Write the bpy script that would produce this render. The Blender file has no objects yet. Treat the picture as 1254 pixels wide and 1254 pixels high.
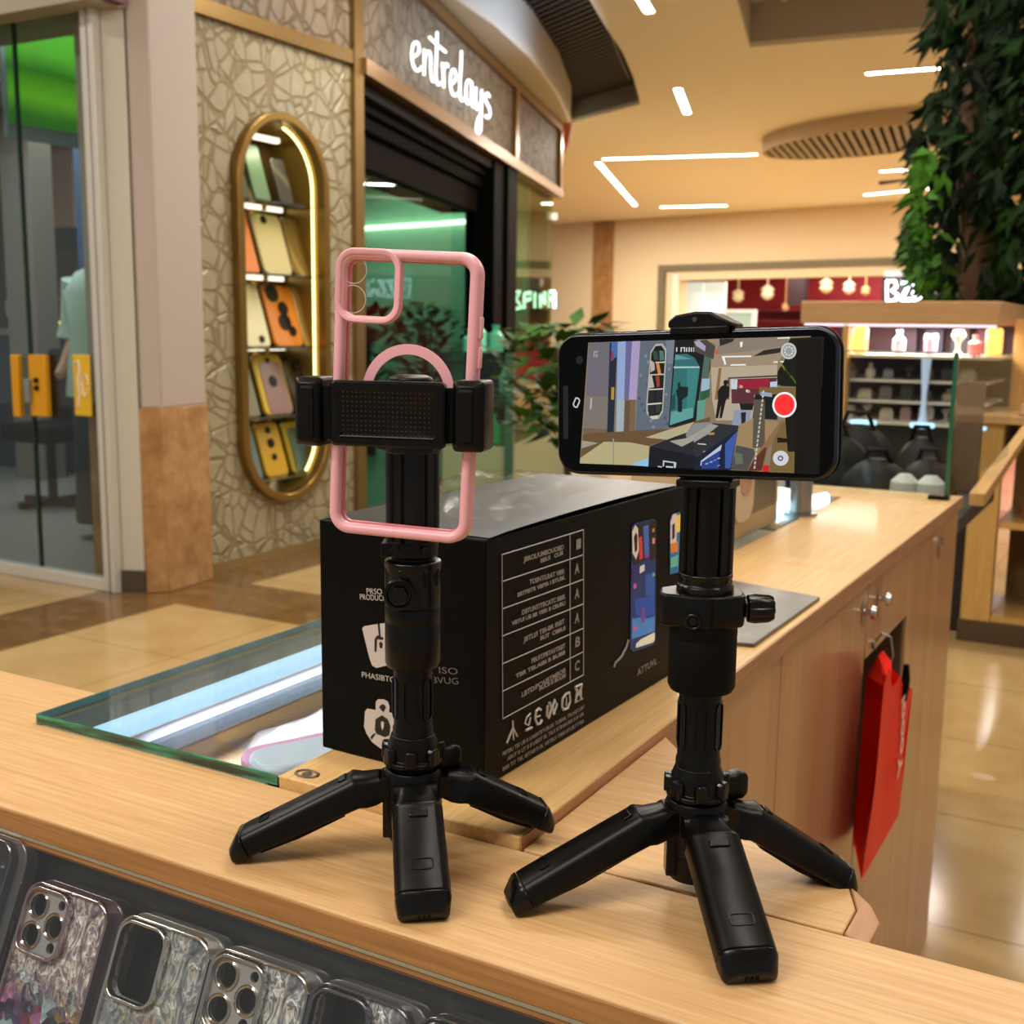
import bpy, bmesh, math, random
from mathutils import Vector as V, Matrix as Mx
RN = random.Random(11)
T = 0.9                      # height of the front board above the mall floor (m)
PI = math.pi
scene = bpy.context.scene
COL = scene.collection
# ------------------------------------------------------------------ camera model (also used to measure the place)
FPX, YAW, PIT, ROL, CH = 1421.67, -.51115, .159186, .0125647, .32
def _axes():
    f = V((math.sin(YAW)*math.cos(PIT), math.cos(YAW)*math.cos(PIT), -math.sin(PIT)))
    r = V((math.cos(YAW), -math.sin(YAW), 0)); u = r.cross(f)
    c, s = math.cos(ROL), math.sin(ROL)
    return c*r+s*u, -s*r+c*u, f
CR, CU, CF = _axes()
CP = V((0, 0, T+CH))
def ray(x, y): return (x-627)/FPX*CR-(y-627)/FPX*CU+CF
def onp(x, y, p, n):
    d = ray(x, y); n = V(n); return CP+d*(n.dot(V(p)-CP)/n.dot(d))
def onz(x, y, z): return onp(x, y, (0, 0, z), (0, 0, 1))
def onx(x, y, X): return onp(x, y, (X, 0, 0), (1, 0, 0))
def ony(x, y, Y): return onp(x, y, (0, Y, 0), (0, 1, 0))
def atd(x, y, t): return CP+ray(x, y)*t
HF = V((math.sin(YAW), math.cos(YAW), 0))
def zax(x, y, p): return onp(x, y, (p[0], p[1], 0), HF).z     # height of a picture row on a vertical axis
# ------------------------------------------------------------------ mesh helpers
RM = {}
def rootof(o):
    while o.parent: o = o.parent
    return o
class B:
    def __init__(s, M=None):
        s.bm = bmesh.new(); s.M = M.copy() if M else Mx()
    def add(s, verts, faces, mi=0, M=None):
        m = s.M@M if M else s.M
        vs = [s.bm.verts.new(m@V(v)) for v in verts]
        for f in faces:
            try:
                fc = s.bm.faces.new([vs[i] for i in f]); fc.material_index = mi
            except ValueError: pass
        return s
    def box(s, c, d, mi=0, M=None):
        x, y, z = [k/2 for k in d]; cx, cy, cz = c
        v = [(cx+a*x, cy+b*y, cz+e*z) for a in (-1, 1) for b in (-1, 1) for e in (-1, 1)]
        return s.add(v, [(0, 1, 3, 2), (4, 6, 7, 5), (0, 4, 5, 1), (2, 3, 7, 6), (0, 2, 6, 4), (1, 5, 7, 3)], mi, M)
    def bb(s, a, b, mi=0, M=None):
        return s.box([(a[i]+b[i])/2 for i in range(3)], [abs(a[i]-b[i]) for i in range(3)], mi, M)
    def loft(s, rings, mi=0, cap=True, M=None, closed=False, loop=True):
        n = len(rings[0]); v = [p for r in rings for p in r]; f = []
        k = len(rings)
        for i in range(k if closed else k-1):
            a, b = i*n, ((i+1) % k)*n
            for j in range(n if loop else n-1):
                f.append((a+j, a+(j+1) % n, b+(j+1) % n, b+j))
        if cap and not closed:
            f.append(tuple(range(n-1, -1, -1))); f.append(tuple((k-1)*n+j for j in range(n)))
        return s.add(v, f, mi, M)
    def prism(s, pts, z0, z1, mi=0, M=None):
        return s.loft([[(p[0], p[1], z0) for p in pts], [(p[0], p[1], z1) for p in pts]], mi, True, M)
    def lathe(s, prof, n=40, mi=0, M=None, cap=True, lobes=None):
        rr = []
        for r, z in prof:
            rr.append([(r*math.cos(2*PI*j/n), r*math.sin(2*PI*j/n), z) for j in range(n)])
        return s.loft(rr, mi, cap, M)
    def cyl(s, p, q, r, r2=None, n=24, mi=0, M=None):
        p, q = V(p), V(q); d = q-p
        K = Mx.Translation(p)@d.to_track_quat('Z', 'Y').to_matrix().to_4x4()
        return s.lathe([(r, 0), (r if r2 is None else r2, d.length)], n, mi, M@K if M else K)
    def tube(s, pts, r, n=8, closed=False, mi=0, M=None, flat=1.0):
        pts = [V(p) for p in pts]; k = len(pts); rings = []; up = None
        for i in range(k):
            a = pts[(i-1) % k] if (closed or i) else pts[0]; b = pts[(i+1) % k] if (closed or i < k-1) else pts[-1]
            t = (b-a).normalized()
            if up is None:
                up = V((0, 0, 1)) if abs(t.z) < .9 else V((0, 1, 0))
            u = (up-t*up.dot(t)).normalized(); w = t.cross(u); up = u
            ri = r[i] if isinstance(r, (list, tuple)) else r
            rings.append([pts[i]+u*(math.cos(2*PI*j/n)*ri)+w*(math.sin(2*PI*j/n)*ri*flat) for j in range(n)])
        return s.loft(rings, mi, True, M, closed)
    def ring(s, outer, inner, z0, z1, mi=0, M=None):
        rr = [[(p[0], p[1], z) for p in l] for l, z in ((outer, z0), (outer, z1), (inner, z1), (inner, z0))]
        return s.loft(rr, mi, False, M, True)
    def plate(s, outer, holes, z0, z1, mi=0, M=None):
        m = s.M@M if M else s.M
        b = bmesh.new(); es = []
        for L in [outer]+holes:
            vs = [b.verts.new((p[0], p[1], z0)) for p in L]
            es += [b.edges.new((vs[i], vs[(i+1) % len(vs)])) for i in range(len(vs))]
        g = bmesh.ops.triangle_fill(b, use_beauty=True, use_dissolve=False, edges=es)
        fs = [f for f in b.faces]
        if z1 != z0:
            e = bmesh.ops.extrude_face_region(b, geom=fs)
            for x in e['geom']:
                if isinstance(x, bmesh.types.BMVert): x.co.z += z1-z0
        b.verts.index_update()
        s.add([v.co[:] for v in b.verts], [[v.index for v in f.verts] for f in b.faces], mi, M); b.free()
        return s
    def text(s, txt, size, M, mi=0, thick=0.0, width=None, align='LEFT', bold=0.0):
        cu = bpy.data.curves.new('lettering', 'FONT'); cu.body = txt; cu.size = size; cu.extrude = thick
        cu.align_x = align; cu.offset = bold; cu.resolution_u = 3
        o = bpy.data.objects.new('lettering', cu); COL.objects.link(o)
        dg = bpy.context.evaluated_depsgraph_get(); dg.update()
        me = o.evaluated_get(dg).to_mesh()
        k = 1.0
        if width and me.vertices:
            xs = [v.co.x for v in me.vertices]; k = width/max(1e-6, max(xs)-min(xs))
        S = Mx.Diagonal((k, 1, 1, 1))
        s.add([S@v.co for v in me.vertices], [list(p.vertices) for p in me.polygons], mi, M)
        o.evaluated_get(dg).to_mesh_clear(); bpy.data.objects.remove(o); bpy.data.curves.remove(cu)
        return s
    def paint(s, pts, col):
        L = s.bm.loops.layers.float_color.get('tint') or s.bm.loops.layers.float_color.new('tint')
        vs = [s.bm.verts.new(s.M@V(p)) for p in pts]
        f = s.bm.faces.new(vs)
        for l in f.loops: l[L] = (*hx(col), 1)
        return s
    def obj(s, name, mats, parent=None, bevel=0, seg=2, ang=35, keep=False, loc=None, sub=0):
        if not keep: bmesh.ops.recalc_face_normals(s.bm, faces=s.bm.faces[:])
        if parent:
            W = RM[rootof(parent).name]
        else:
            if loc is None:
                xs = [v.co for v in s.bm.verts]
                lo = [min(v[i] for v in xs) for i in range(3)]; hi = [max(v[i] for v in xs) for i in range(3)]
                loc = ((lo[0]+hi[0])/2, (lo[1]+hi[1])/2, lo[2])
            W = Mx.Translation(V(loc))
        s.bm.transform(W.inverted())
        me = bpy.data.meshes.new(name); s.bm.to_mesh(me); s.bm.free()
        for m in (mats if isinstance(mats, (list, tuple)) else [mats]): me.materials.append(m)
        me.shade_smooth(); me.set_sharp_from_angle(angle=math.radians(ang))
        o = bpy.data.objects.new(name, me); COL.objects.link(o)
        if parent: o.parent = parent
        else: o.location = loc; RM[o.name] = W
        if bevel:
            b = o.modifiers.new('bevel', 'BEVEL'); b.width = bevel; b.segments = seg; b.limit_method = 'ANGLE'; b.angle_limit = math.radians(ang)
            b.harden_normals = False
        if sub:
            b = o.modifiers.new('smooth', 'SUBSURF'); b.levels = sub; b.render_levels = sub
        return o
def thing(name, label, cat, loc=(0, 0, 0), rz=0, group=None, M=None):
    o = bpy.data.objects.new(name, None); COL.objects.link(o); o.empty_display_size = .05
    W = M if M else Mx.Translation(V(loc))@Mx.Rotation(rz, 4, 'Z')
    o.matrix_world = W; RM[o.name] = W.copy()
    o['label'] = label; o['category'] = cat
    if group: o['group'] = group
    return o
def tag(o, label, cat, group=None, kind=None):
    o['label'] = label; o['category'] = cat
    if group: o['group'] = group
    if kind: o['kind'] = kind
    return o
def struct(o, label=None, cat=None):
    o['kind'] = 'structure'
    if label: o['label'] = label
    if cat: o['category'] = cat
    return o
def rrect(w, h, r, n=6, c=(0, 0)):
    out = []
    for k, (sx, sy) in enumerate(((1, 1), (-1, 1), (-1, -1), (1, -1))):
        for i in range(n+1):
            a = PI/2*k+PI/2*i/n
            out.append((c[0]+sx*(w/2-r)+r*math.cos(a), c[1]+sy*(h/2-r)+r*math.sin(a)))
    return out
def frame(o, x, y, z=None):
    """matrix with given origin and x, y axes"""
    x = V(x).normalized(); y = V(y); y = (y-x*x.dot(y)).normalized(); z = x.cross(y)
    m = Mx((x, y, z)).transposed().to_4x4(); m.translation = V(o); return m
# ------------------------------------------------------------------ materials
def hx(c):
    if not isinstance(c, str): return tuple(c)[:3]
    c = c.lstrip('#'); o = []
    for i in (0, 2, 4):
        v = int(c[i:i+2], 16)/255
        o.append(v/12.92 if v <= .04045 else ((v+.055)/1.055)**2.4)
    return tuple(o)
def P(name, col, rough=.5, metal=0, emit=None, es=0, coat=0, spec=.5, trans=0, alpha=1):
    m = bpy.data.materials.new(name); m.use_nodes = True
    b = m.node_tree.nodes['Principled BSDF']; i = b.inputs
    i['Base Color'].default_value = (*hx(col), 1); i['Roughness'].default_value = rough; i['Metallic'].default_value = metal
    i['Specular IOR Level'].default_value = spec; i['Coat Weight'].default_value = coat; i['Coat Roughness'].default_value = .08
    i['Transmission Weight'].default_value = trans; i['Alpha'].default_value = alpha
    if emit: i['Emission Color'].default_value = (*hx(emit), 1); i['Emission Strength'].default_value = es
    return m
class G:
    """small node-graph writer"""
    def __init__(s, m): s.m = m; s.t = m.node_tree; s.b = s.t.nodes.get('Principled BSDF')
    def n(s, ty, ins=None, **kw):
        d = s.t.nodes.new('ShaderNode'+ty)
        for k, v in kw.items(): setattr(d, k, v)
        for k, v in (ins or {}).items():
            if hasattr(v, 'is_output') or isinstance(v, bpy.types.NodeSocket): s.t.links.new(v, d.inputs[k])
            else: d.inputs[k].default_value = v
        return d
    def l(s, a, b): s.t.links.new(a, b)
    def pos(s, scale=(1, 1, 1), rot=(0, 0, 0)):
        g = s.n('NewGeometry'); return s.n('Mapping', {'Vector': g.outputs['Position'], 'Scale': scale, 'Rotation': rot}).outputs[0]
    def ob(s, scale=(1, 1, 1), rot=(0, 0, 0)):
        g = s.n('TexCoord'); return s.n('Mapping', {'Vector': g.outputs['Object'], 'Scale': scale, 'Rotation': rot}).outputs[0]
    def ramp(s, fac, stops, interp='LINEAR'):
        d = s.n('ValToRGB', {'Fac': fac}); e = d.color_ramp; e.interpolation = interp
        while len(e.elements) < len(stops): e.elements.new(.5)
        for k, (p, c) in zip(e.elements, stops): k.position = p; k.color = (*hx(c), 1)
        return d.outputs[0]
    def noise(s, vec, sc, det=4, rough=.6, dist=0): return s.n('TexNoise', {'Vector': vec, 'Scale': sc, 'Detail': det, 'Roughness': rough, 'Distortion': dist})
    def mix(s, f, a, b, mode='MIX'):
        d = s.t.nodes.new('ShaderNodeMix'); d.data_type = 'RGBA'; d.blend_type = mode
        for k, v in ((0, f), (6, a), (7, b)):
            if isinstance(v, bpy.types.NodeSocket): s.l(v, d.inputs[k])
            elif k == 0: d.inputs[0].default_value = v
            else: d.inputs[k].default_value = (*hx(v), 1)
        return d.outputs[2]
    def col(s, c): s.l(c, s.b.inputs['Base Color']); return s
    def bump(s, h, st=.3, dist=.01):
        d = s.n('Bump', {'Height': h, 'Strength': st, 'Distance': dist}); s.l(d.outputs[0], s.b.inputs['Normal']); return s
    def math(s, op, a, b=0.0):
        d = s.t.nodes.new('ShaderNodeMath'); d.operation = op
        for k, v in ((0, a), (1, b)):
            if isinstance(v, bpy.types.NodeSocket): s.l(v, d.inputs[k])
            else: d.inputs[k].default_value = v
        return d.outputs[0]
def wood(name, c1, c2, c3, along='X', rough=.38, coat=.15, sc=1.0, dark=.5, plank=0):
    m = P(name, c1, rough, coat=coat); g = G(m)
    a, b = 8*sc, 230*sc
    s = {'X': (a, b, b), 'Y': (b, a, b), 'Z': (b, b, a)}[along]
    p = g.pos(s); n1 = g.noise(p, 1.0, 5, .65)
    s2 = tuple(k*.1 for k in s); n2 = g.noise(g.pos(s2), 1.0, 3, .5)
    s3 = tuple(k*(3.2 if k > 10 else 2.0) for k in s); n3 = g.noise(g.pos(s3), 1.0, 2, .5)
    c = g.ramp(n1.outputs[0], [(.3, c2), (.55, c1), (.75, c3)])
    c = g.mix(g.math('MULTIPLY', n2.outputs[0], .55), c, c2)
    pores = g.ramp(n3.outputs[0], [(.30, (1, 1, 1)), (.42, (0, 0, 0))])
    c = g.mix(g.math('MULTIPLY', pores, dark*.35), c, tuple(k*.45 for k in hx(c2)))
    if plank:
        gp = g.n('NewGeometry'); sx = g.n('SeparateXYZ', {'Vector': gp.outputs['Position']})
        fl_ = g.math('FLOOR', g.math('MULTIPLY', g.math('ADD', sx.outputs[1], g.math('MULTIPLY', sx.outputs[0], .35)), 1/plank)); wn = g.n('TexWhiteNoise', {'W': fl_}, noise_dimensions='1D')
        c = g.mix(g.math('MULTIPLY', wn.outputs[0], .5), c, 'b08468'); wn2 = g.n('TexWhiteNoise', {'W': g.math('ADD', fl_, 31.7)}, noise_dimensions='1D'); c = g.mix(g.math('MULTIPLY', wn2.outputs[0], .4), c, 'd2ad86')
    g.col(c); g.bump(n1.outputs[0], .06, .002)
    return m
def glass(name, tint=(1, 1, 1), refl=.1, rough=.01, cap=.9):
    m = bpy.data.materials.new(name); m.use_nodes = True; t = m.node_tree; t.nodes.clear(); g = G(m)
    o = g.n('OutputMaterial'); tr = g.n('BsdfTransparent', {'Color': (*hx(tint), 1)}); gl = g.n('BsdfGlossy', {'Roughness': rough, 'Color': (1, 1, 1, 1)})
    ge = g.n('NewGeometry'); dt = g.n('VectorMath', {0: ge.outputs['Normal'], 1: ge.outputs['Incoming']}, operation='DOT_PRODUCT')
    f = g.math('POWER', g.math('SUBTRACT', 1.0, g.math('ABSOLUTE', dt.outputs['Value'])), 5.0)
    f = g.math('MINIMUM', g.math('MULTIPLY', g.math('ADD', g.math('MULTIPLY', f, .96), .04), refl/.04), cap)
    mx = g.n('MixShader'); g.l(f, mx.inputs[0]); g.l(tr.outputs[0], mx.inputs[1]); g.l(gl.outputs[0], mx.inputs[2]); g.l(mx.outputs[0], o.inputs[0])
    return m
def tintmat(name, rough=.4, glow=0, gain=1):
    m = P(name, 'ffffff', rough); g = G(m); a = g.n('VertexColor', layer_name='tint')
    if glow:
        g.b.inputs['Base Color'].default_value = (.01, .01, .01, 1)
        g.b.inputs['Specular IOR Level'].default_value = .08; g.l(a.outputs[0], g.b.inputs['Emission Color']); g.b.inputs['Emission Strength'].default_value = glow
    else: g.col(g.mix(1.0, a.outputs[0], (gain, gain, gain), 'MULTIPLY'))
    return m
def lamp(name, col, s): return P(name, '202020', .5, emit=col, es=s)
W_BOARD = wood('oak_board', 'c9a473', 'b78e5c', 'd8ba8c', 'X', rough=.46, coat=0, dark=.8)
W_TOP = wood('oak_worktop', 'd2ae74', 'c1985e', 'debf8a', 'Y', rough=.46, coat=.06)
W_EDGE = wood('oak_edge', 'b78860', '9c6d47', 'c89c74', 'Y', rough=.45)
W_EDGEX = wood('oak_front_edge', 'b5824f', '96663b', 'c4935f', 'X', rough=.45)
W_DOOR = wood('maple_door', 'c1926b', 'ad7c55', 'cfa37d', 'Z', rough=.3, coat=.2, sc=.3, dark=.25, plank=.06)
W_PALE = wood('pale_ply', 'c8a05c', 'b58a48', 'd4b070', 'Z', rough=.45, sc=.6, dark=.3)
W_BEAM = wood('beam_ply', 'c29a66', 'ae8450', 'cfab78', 'X', rough=.45, sc=.6, dark=.3)
BLK = P('black_plastic', '060606', .33, spec=.2)
BLK2 = P('black_satin', '050505', .24, spec=.28)
BLKM = P('black_matt', '050505', .6, spec=.12)
BLKR = P('black_rubber', '060606', .6, spec=.15)
CHROME = P('chrome', 'd8d8d8', .18, 1)
STEEL = P('brushed_steel', 'a9a9a6', .35, 1)
GOLD = P('brass_trim', '947748', .38, .8)
GOLD2 = P('bright_brass', 'b98f45', .25, .9)
WHITE = P('white_paint', 'e8e4dc', .5)
CLEAR = glass('clear_glass', 'f6fbf8', .08)
CLEAR2 = glass('clear_plastic', 'f2f2f2', .14, .06)
# ================================================================== THE SETTING
CZ = T+2.6
fl = P('mall_floor', 'c9a96c', .15, spec=.4); g = G(fl)
geo = g.n('NewGeometry'); sp = g.n('SeparateXYZ', {'Vector': geo.outputs['Position']})
def band(ax, lo, hi):
    return g.math('MULTIPLY', g.math('GREATER_THAN', sp.outputs[ax], lo), g.math('LESS_THAN', sp.outputs[ax], hi))
bands = g.math('MAXIMUM', g.math('MAXIMUM', band(0, -4.17, -3.70), g.math('MULTIPLY', band(1, 3.60, 4.07), g.math('LESS_THAN', sp.outputs[0], -1.6))), g.math('MAXIMUM', band(1, 8.1, 8.6), g.math('LESS_THAN', sp.outputs[0], -7.6)))
nz = g.noise(g.pos((1, 1, 1)), 2.3, 6, .65); nz2 = g.noise(g.pos((1, 1, 1)), 9, 5, .7)
beige = g.ramp(nz.outputs[0], [(.3, 'a88a58'), (.5, 'b89b68'), (.75, 'c6ac7a')])
brown = g.ramp(nz2.outputs[0], [(.3, '5c4224'), (.5, '725430'), (.7, '86683e')])
c = g.mix(bands, beige, brown)
fx = g.math('ABSOLUTE', g.math('SUBTRACT', g.math('FRACT', g.math('ADD', g.math('DIVIDE', sp.outputs[0], .6), 10.17)), .5))
fy = g.math('ABSOLUTE', g.math('SUBTRACT', g.math('FRACT', g.math('ADD', g.math('DIVIDE', sp.outputs[1], .6), 10.0)), .5))
seam = g.math('GREATER_THAN', g.math('MAXIMUM', fx, fy), .4935)
c = g.mix(g.math('MULTIPLY', seam, .55), c, '6a4d28'); g.col(c)
struct(B().bb((-17, -4, -.06), (5, 30, 0)).obj('floor', fl))
# ceiling with the louvre recess and the coffer left open
ceil = P('ceiling_paint', 'f4e6ce', .6)
HC = V((0, 0, CZ))
def cz(x, y, z=None): p = onz(x, y, CZ if z is None else z); return (p.x, p.y)
louv_r = [cz(*q) for q in ((690, -60), (722, 0), (741, 32), (763, 65), (776, 95), (784, 127))]
louv_l = [cz(*q) for q in ((697, 151), (690, 120), (672, 80), (640, 35), (604, 0), (540, -60))]
louvre = louv_r+louv_l
coffer = [cz(*q) for q in ((890, -60), (902, 0), (918, 58), (1135, 39), (1330, 20), (1330, -60))]
b = B(); b.plate([(-17, -4), (5, -4), (5, 30), (-17, 30)], [louvre, coffer], CZ, CZ+.04)
struct(b.obj('ceiling', ceil))
b = B(); b.loft([[(*p, CZ+.04) for p in louvre], [(*p, CZ+.26) for p in louvre]], cap=False)
lw = b.obj('trim_1', P('recess_grey', '8d8474', .7)); struct(lw)
# louvre grille inside the recess
lt = thing('louvre_grille', 'black slatted louvre grille curving through the ceiling above the shop sign', 'grille', (*louv_l[2], CZ+.2))
xs = [p[0] for p in louvre]; ys = [p[1] for p in louvre]
b = B(); b.prism(louvre, CZ+.262, CZ+.30); b.obj('backing', BLKM, lt)
dirv = (V((*louv_r[-1], 0))-V((*louv_l[0], 0))).normalized(); nrm = V((-dirv.y, dirv.x, 0))
def clip_line(poly, p, d):
    hits = []
    for i in range(len(poly)):
        a, e = V((*poly[i], 0)), V((*poly[(i+1) % len(poly)], 0)); s = e-a
        den = d.x*s.y-d.y*s.x
        if abs(den) < 1e-9: continue
        w = a-p; t = (w.x*s.y-w.y*s.x)/den; u = (w.x*d.y-w.y*d.x)/den
        if 0 <= u <= 1: hits.append(t)
    hits.sort(); return hits
o0 = V((*louv_l[0], 0)); b = B(); k = .1
while k < 6:
    p = o0-nrm*k; h = clip_line(louvre, p, dirv)
    if len(h) >= 2 and h[-1]-h[0] > .1:
        a, e = p+dirv*(h[0]+.01), p+dirv*(h[-1]-.01); M = frame(a, dirv, nrm)
        b.bb((0, -.012, CZ+.19), ((e-a).length, .012, CZ+.255), M=Mx.Translation(V((0, 0, -0)))@M)
    k += .085
b.obj('slats', P('louvre_slat', '2b2724', .5), lt)
b = B(); b.tube([V((*cz(*q), CZ+.17)) for q in ((712, 0), (724, 22), (738, 42), (746, 62), (752, 80), (764, 105), (770, 118))], .012, 6)
b.obj('cable', P('grey_cable', '6d665c', .6), lt)
# coffer above
b = B(); b.loft([[(*p, CZ+.04) for p in coffer], [(*p, CZ+.36) for p in coffer]], cap=False)
struct(b.obj('trim_2', P('coffer_wall', 'b9b0a4', .6)))
b = B(); b.prism(coffer, CZ+.362, CZ+.40); struct(b.obj('trim_3', P('coffer_top', 'cbb78c', .6)))
b = B()
for q in ((985, 22), (1072, 14)):
    p = V((*cz(*q, z=CZ+.33), CZ+.345)); b.box(p, (.05, 2.2, .03))
struct(b.obj('trim_4', WHITE))
# LED strips
LEDW = lamp('led_white', 'fff2dc', 24)
def strip(name, q0, q1, label, z=None, w=.075, grp='recessed light strips in the ceiling'):
    z = z or CZ
    a, e = onz(*q0, z), onz(*q1, z); d = e-a
    t = thing(name, label, 'ceiling light', (a+e)/2, 0, grp)
    M = frame(a, d, V((-d.y, d.x, 0)))
    b = B(M); b.prism(rrect(d.length, w, w*.45, 4, (d.length/2, 0)), -.012, -.004); b.obj('diffuser', LEDW, t)
    b = B(M); b.ring(rrect(d.length+.03, w+.03, w*.5, 4, (d.length/2, 0)), rrect(d.length, w, w*.45, 4, (d.length/2, 0)), -.012, .01); b.obj('housing', WHITE, t)
strip('ceiling_light', (738, 194), (928, 188), 'longest white ceiling light strip, upper arm of the V shape')
strip('ceiling_light', (732, 198), (778, 251), 'slanting white ceiling light strip, lower arm of the V shape')
strip('ceiling_light', (808, 253), (891, 251), 'short white ceiling light strip right above the back wall, under the V shape')
strip('ceiling_light', (830, 107), (842, 138), 'short steep ceiling light strip alone in the middle of the ceiling')
strip('ceiling_light', (778, -16), (796, 14), 'ceiling light strip cut by the top edge of the picture')
strip('ceiling_light', (1060, 89), (1162, 81), 'bright ceiling light strip beside the top of the leafy column')
strip('ceiling_light', (1077, 209), (1140, 206), 'thin ceiling light strip just below the slatted drum, by the leaves')
strip('ceiling_light', (1058, 238), (1140, 230), 'ceiling light strip lowest by the leaves, near the back wall')
# slatted drum hanging below the ceiling
zd = CZ-.17
L_, F_, N_ = onz(934, 190, zd), onz(1075, 190, zd), onz(1060, 157, zd)
c0 = (F_+N_)/2; ax1 = L_-c0; ax2 = (N_-F_)/2
ell = [(c0+ax1*math.cos(2*PI*i/48)+ax2*math.sin(2*PI*i/48)) for i in range(48)]
dt = thing('ceiling_drum', 'oval drum with a slatted dark underside hanging from the beige ceiling', 'ceiling fixture', (c0.x, c0.y, zd))
el2 = [(p.x, p.y) for p in ell]; eli = [((p.x-c0.x)*.97+c0.x, (p.y-c0.y)*.97+c0.y) for p in ell]
b = B(); b.ring(el2, eli, zd, CZ+.005); b.obj('rim', P('drum_paint', 'c8ad8b', .6), dt)
b = B(); b.prism(eli, zd+.10, zd+.12); b.obj('backing', BLKM, dt)
b = B(); d = ax2.normalized(); d.z = 0; e = V((ax1.x, ax1.y, 0)).normalized()
for i in range(-13, 14):
    p = V((c0.x, c0.y, 0))+e*(i/13.5*ax1.length); h = clip_line(eli, p, d)
    if len(h) >= 2: a, q = p+d*h[0], p+d*h[-1]; M = frame(a, d, V((-d.y, d.x, 0))); b.bb((0, -.028, zd+.005), ((q-a).length, .028, zd+.03), M=M)
b.obj('slats', P('drum_slat', 'a89883', .6), dt)
b = B(); p, q = onz(1078, 223, CZ-.005), onz(1118, 219, CZ-.005); b.cyl(p, q, .045, .02); tag(b.obj('ceiling_vent', P('vent_dark', '3a2e22', .7)), 'thin dark slot vent in the ceiling between two light strips', 'vent')
# back wall with the shop opening
sc_ = (CZ-T-CH)/2.08
A0 = V((-11.33*sc_, 21.98*sc_, 0)); B0 = V((-3.89*sc_, (19.96-.32*0)*sc_, 0))
du = (B0-A0).normalized(); dn = V((-du.y, du.x, 0))
WM = frame(A0, du, (0, 0, 1))          # x along the wall, y up, z towards the viewer
def wl(x, y, off=0.0):
    p = onp(x, y, A0+dn*(-off), dn); q = p-A0; return (q.dot(du), p.z)
u0, z0 = wl(833, 345); u1 = u0+8.3; zt = wl(833, 343)[1]
b = B(WM); b.plate([(-6, 0), (16, 0), (16, CZ), (-6, CZ)], [[(u0, .02), (u1, .02), (u1, zt), (u0, zt)]], -.25, 0)
struct(b.obj('wall_back', P('wall_cream', 'dcc39a', .55)))
fo, fz = wl(808, 325); fi, fzi = wl(816, 341)[0], fz-.19
b = B(WM); b.bb((fo, 0, 0), (fi, fz, .06)); b.bb((fi, fzi+.06, 0), (u1+.6, fz, .06)); struct(b.obj('trim_5', P('olive_trim', '6d6345', .6)))
b = B(WM); b.bb((u0-.16, 0, 0), (u0-.02, zt+.12, .04)); struct(b.obj('trim_6', P('white_reveal', 'e9ddc4', .5)))
pa, pb = wl(728, 300)[0], wl(752, 300)[0]
pm = P('pilaster_stone', '9c6f3c', .2); gg = G(pm); gn = gg.noise(gg.pos((3, 3, 1.5)), 2.2, 6, .7); gg.col(gg.ramp(gn.outputs[0], [(.3, '87592c'), (.55, 'a4763f'), (.75, 'b78b55')]))
b = B(WM); b.bb((pa, 0, 0), (pb, CZ-.02, .05)); tag(b.obj('pilaster', pm), 'polished brown stone pilaster on the cream back wall', 'pilaster')
# red shop behind the opening
DEP = 3.0
b = B(WM); b.bb((u0-1.6, 0, -DEP-.1), (u1+.4, zt+.8, -DEP)); struct(b.obj('wall_shop_back', P('shop_red', '9c1420', .5)))
b = B(WM); b.bb((u0-1.7, 0, -DEP), (u0-1.6, zt+.8, -.25)); b.bb((u1+.4, 0, -DEP), (u1+.5, zt+.8, -.25)); struct(b.obj('wall_shop_sides', WHITE))
b = B(WM); b.bb((u0-1.7, zt+.5, -DEP), (u1+.5, zt+.55, -.25)); struct(b.obj('ceiling_shop', P('shop_ceiling', '2a2220', .7)))
# left: storefront side of the mall
# things in the red shop far behind
def wq(x0, y0, x1, y1, off): a = wl(x0, y0, off); c_ = wl(x1, y1, off); return a, c_
b = B(WM); a, c_ = wq(834, 346, 884, 460, -.8); b.bb((a[0], a[1], -.85), (c_[0], max(.01, c_[1]), -.8)); b.bb(((a[0]+c_[0])/2-.02, a[1], -.8), ((a[0]+c_[0])/2+.02, max(.01, c_[1]), -.78))
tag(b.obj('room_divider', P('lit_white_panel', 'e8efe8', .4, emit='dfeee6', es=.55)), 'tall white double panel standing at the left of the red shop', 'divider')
GL_ = [('d8b887', 'cream'), ('e4c9a0', 'ivory'), ('b98c5c', 'tan'), ('f0dcc0', 'pale')]
k = 0
for (x, y, s_, w_) in [(904, 362, 8, 'upper left'), (940, 358, 9, 'upper middle'), (962, 376, 5, 'low in the middle'), (972, 348, 7, 'top middle'), (1012, 350, 9, 'upper right'), (1040, 352, 8, 'far right'), (1060, 356, 6, 'rightmost')]:
    p = onp(x, y, A0+dn*2.0, dn); r_ = s_/FPX*(p-CP).dot(CF)
    b = B(); pr = [(.1, -1.0), (.55, -.8), (.9, -.35), (.7, .1), (.95, .4), (.5, .8), (.12, 1.0)]
    b.lathe([(q*r_, z_*r_) for q, z_ in pr], 14, M=Mx.Translation(p))
    b.cyl(p+V((0, 0, r_*.95)), (p.x, p.y, zt+.5), .012, n=6)
    tag(b.obj('hanging_lantern', P('lantern_'+str(k), GL_[k % 4][0], .5, emit=GL_[k % 4][0], es=.5)), 'blurred %s lantern hanging %s in the far red shop' % (GL_[k % 4][1], w_), 'lantern', 'lanterns in the red shop'); k += 1
b = B(WM)
for yy in (379, 392): a, c_ = wq(905, yy, 1110, yy+1.4, -2.2); b.bb((a[0], a[1]-.03, -2.95), (c_[0], a[1], -2.3))
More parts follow.
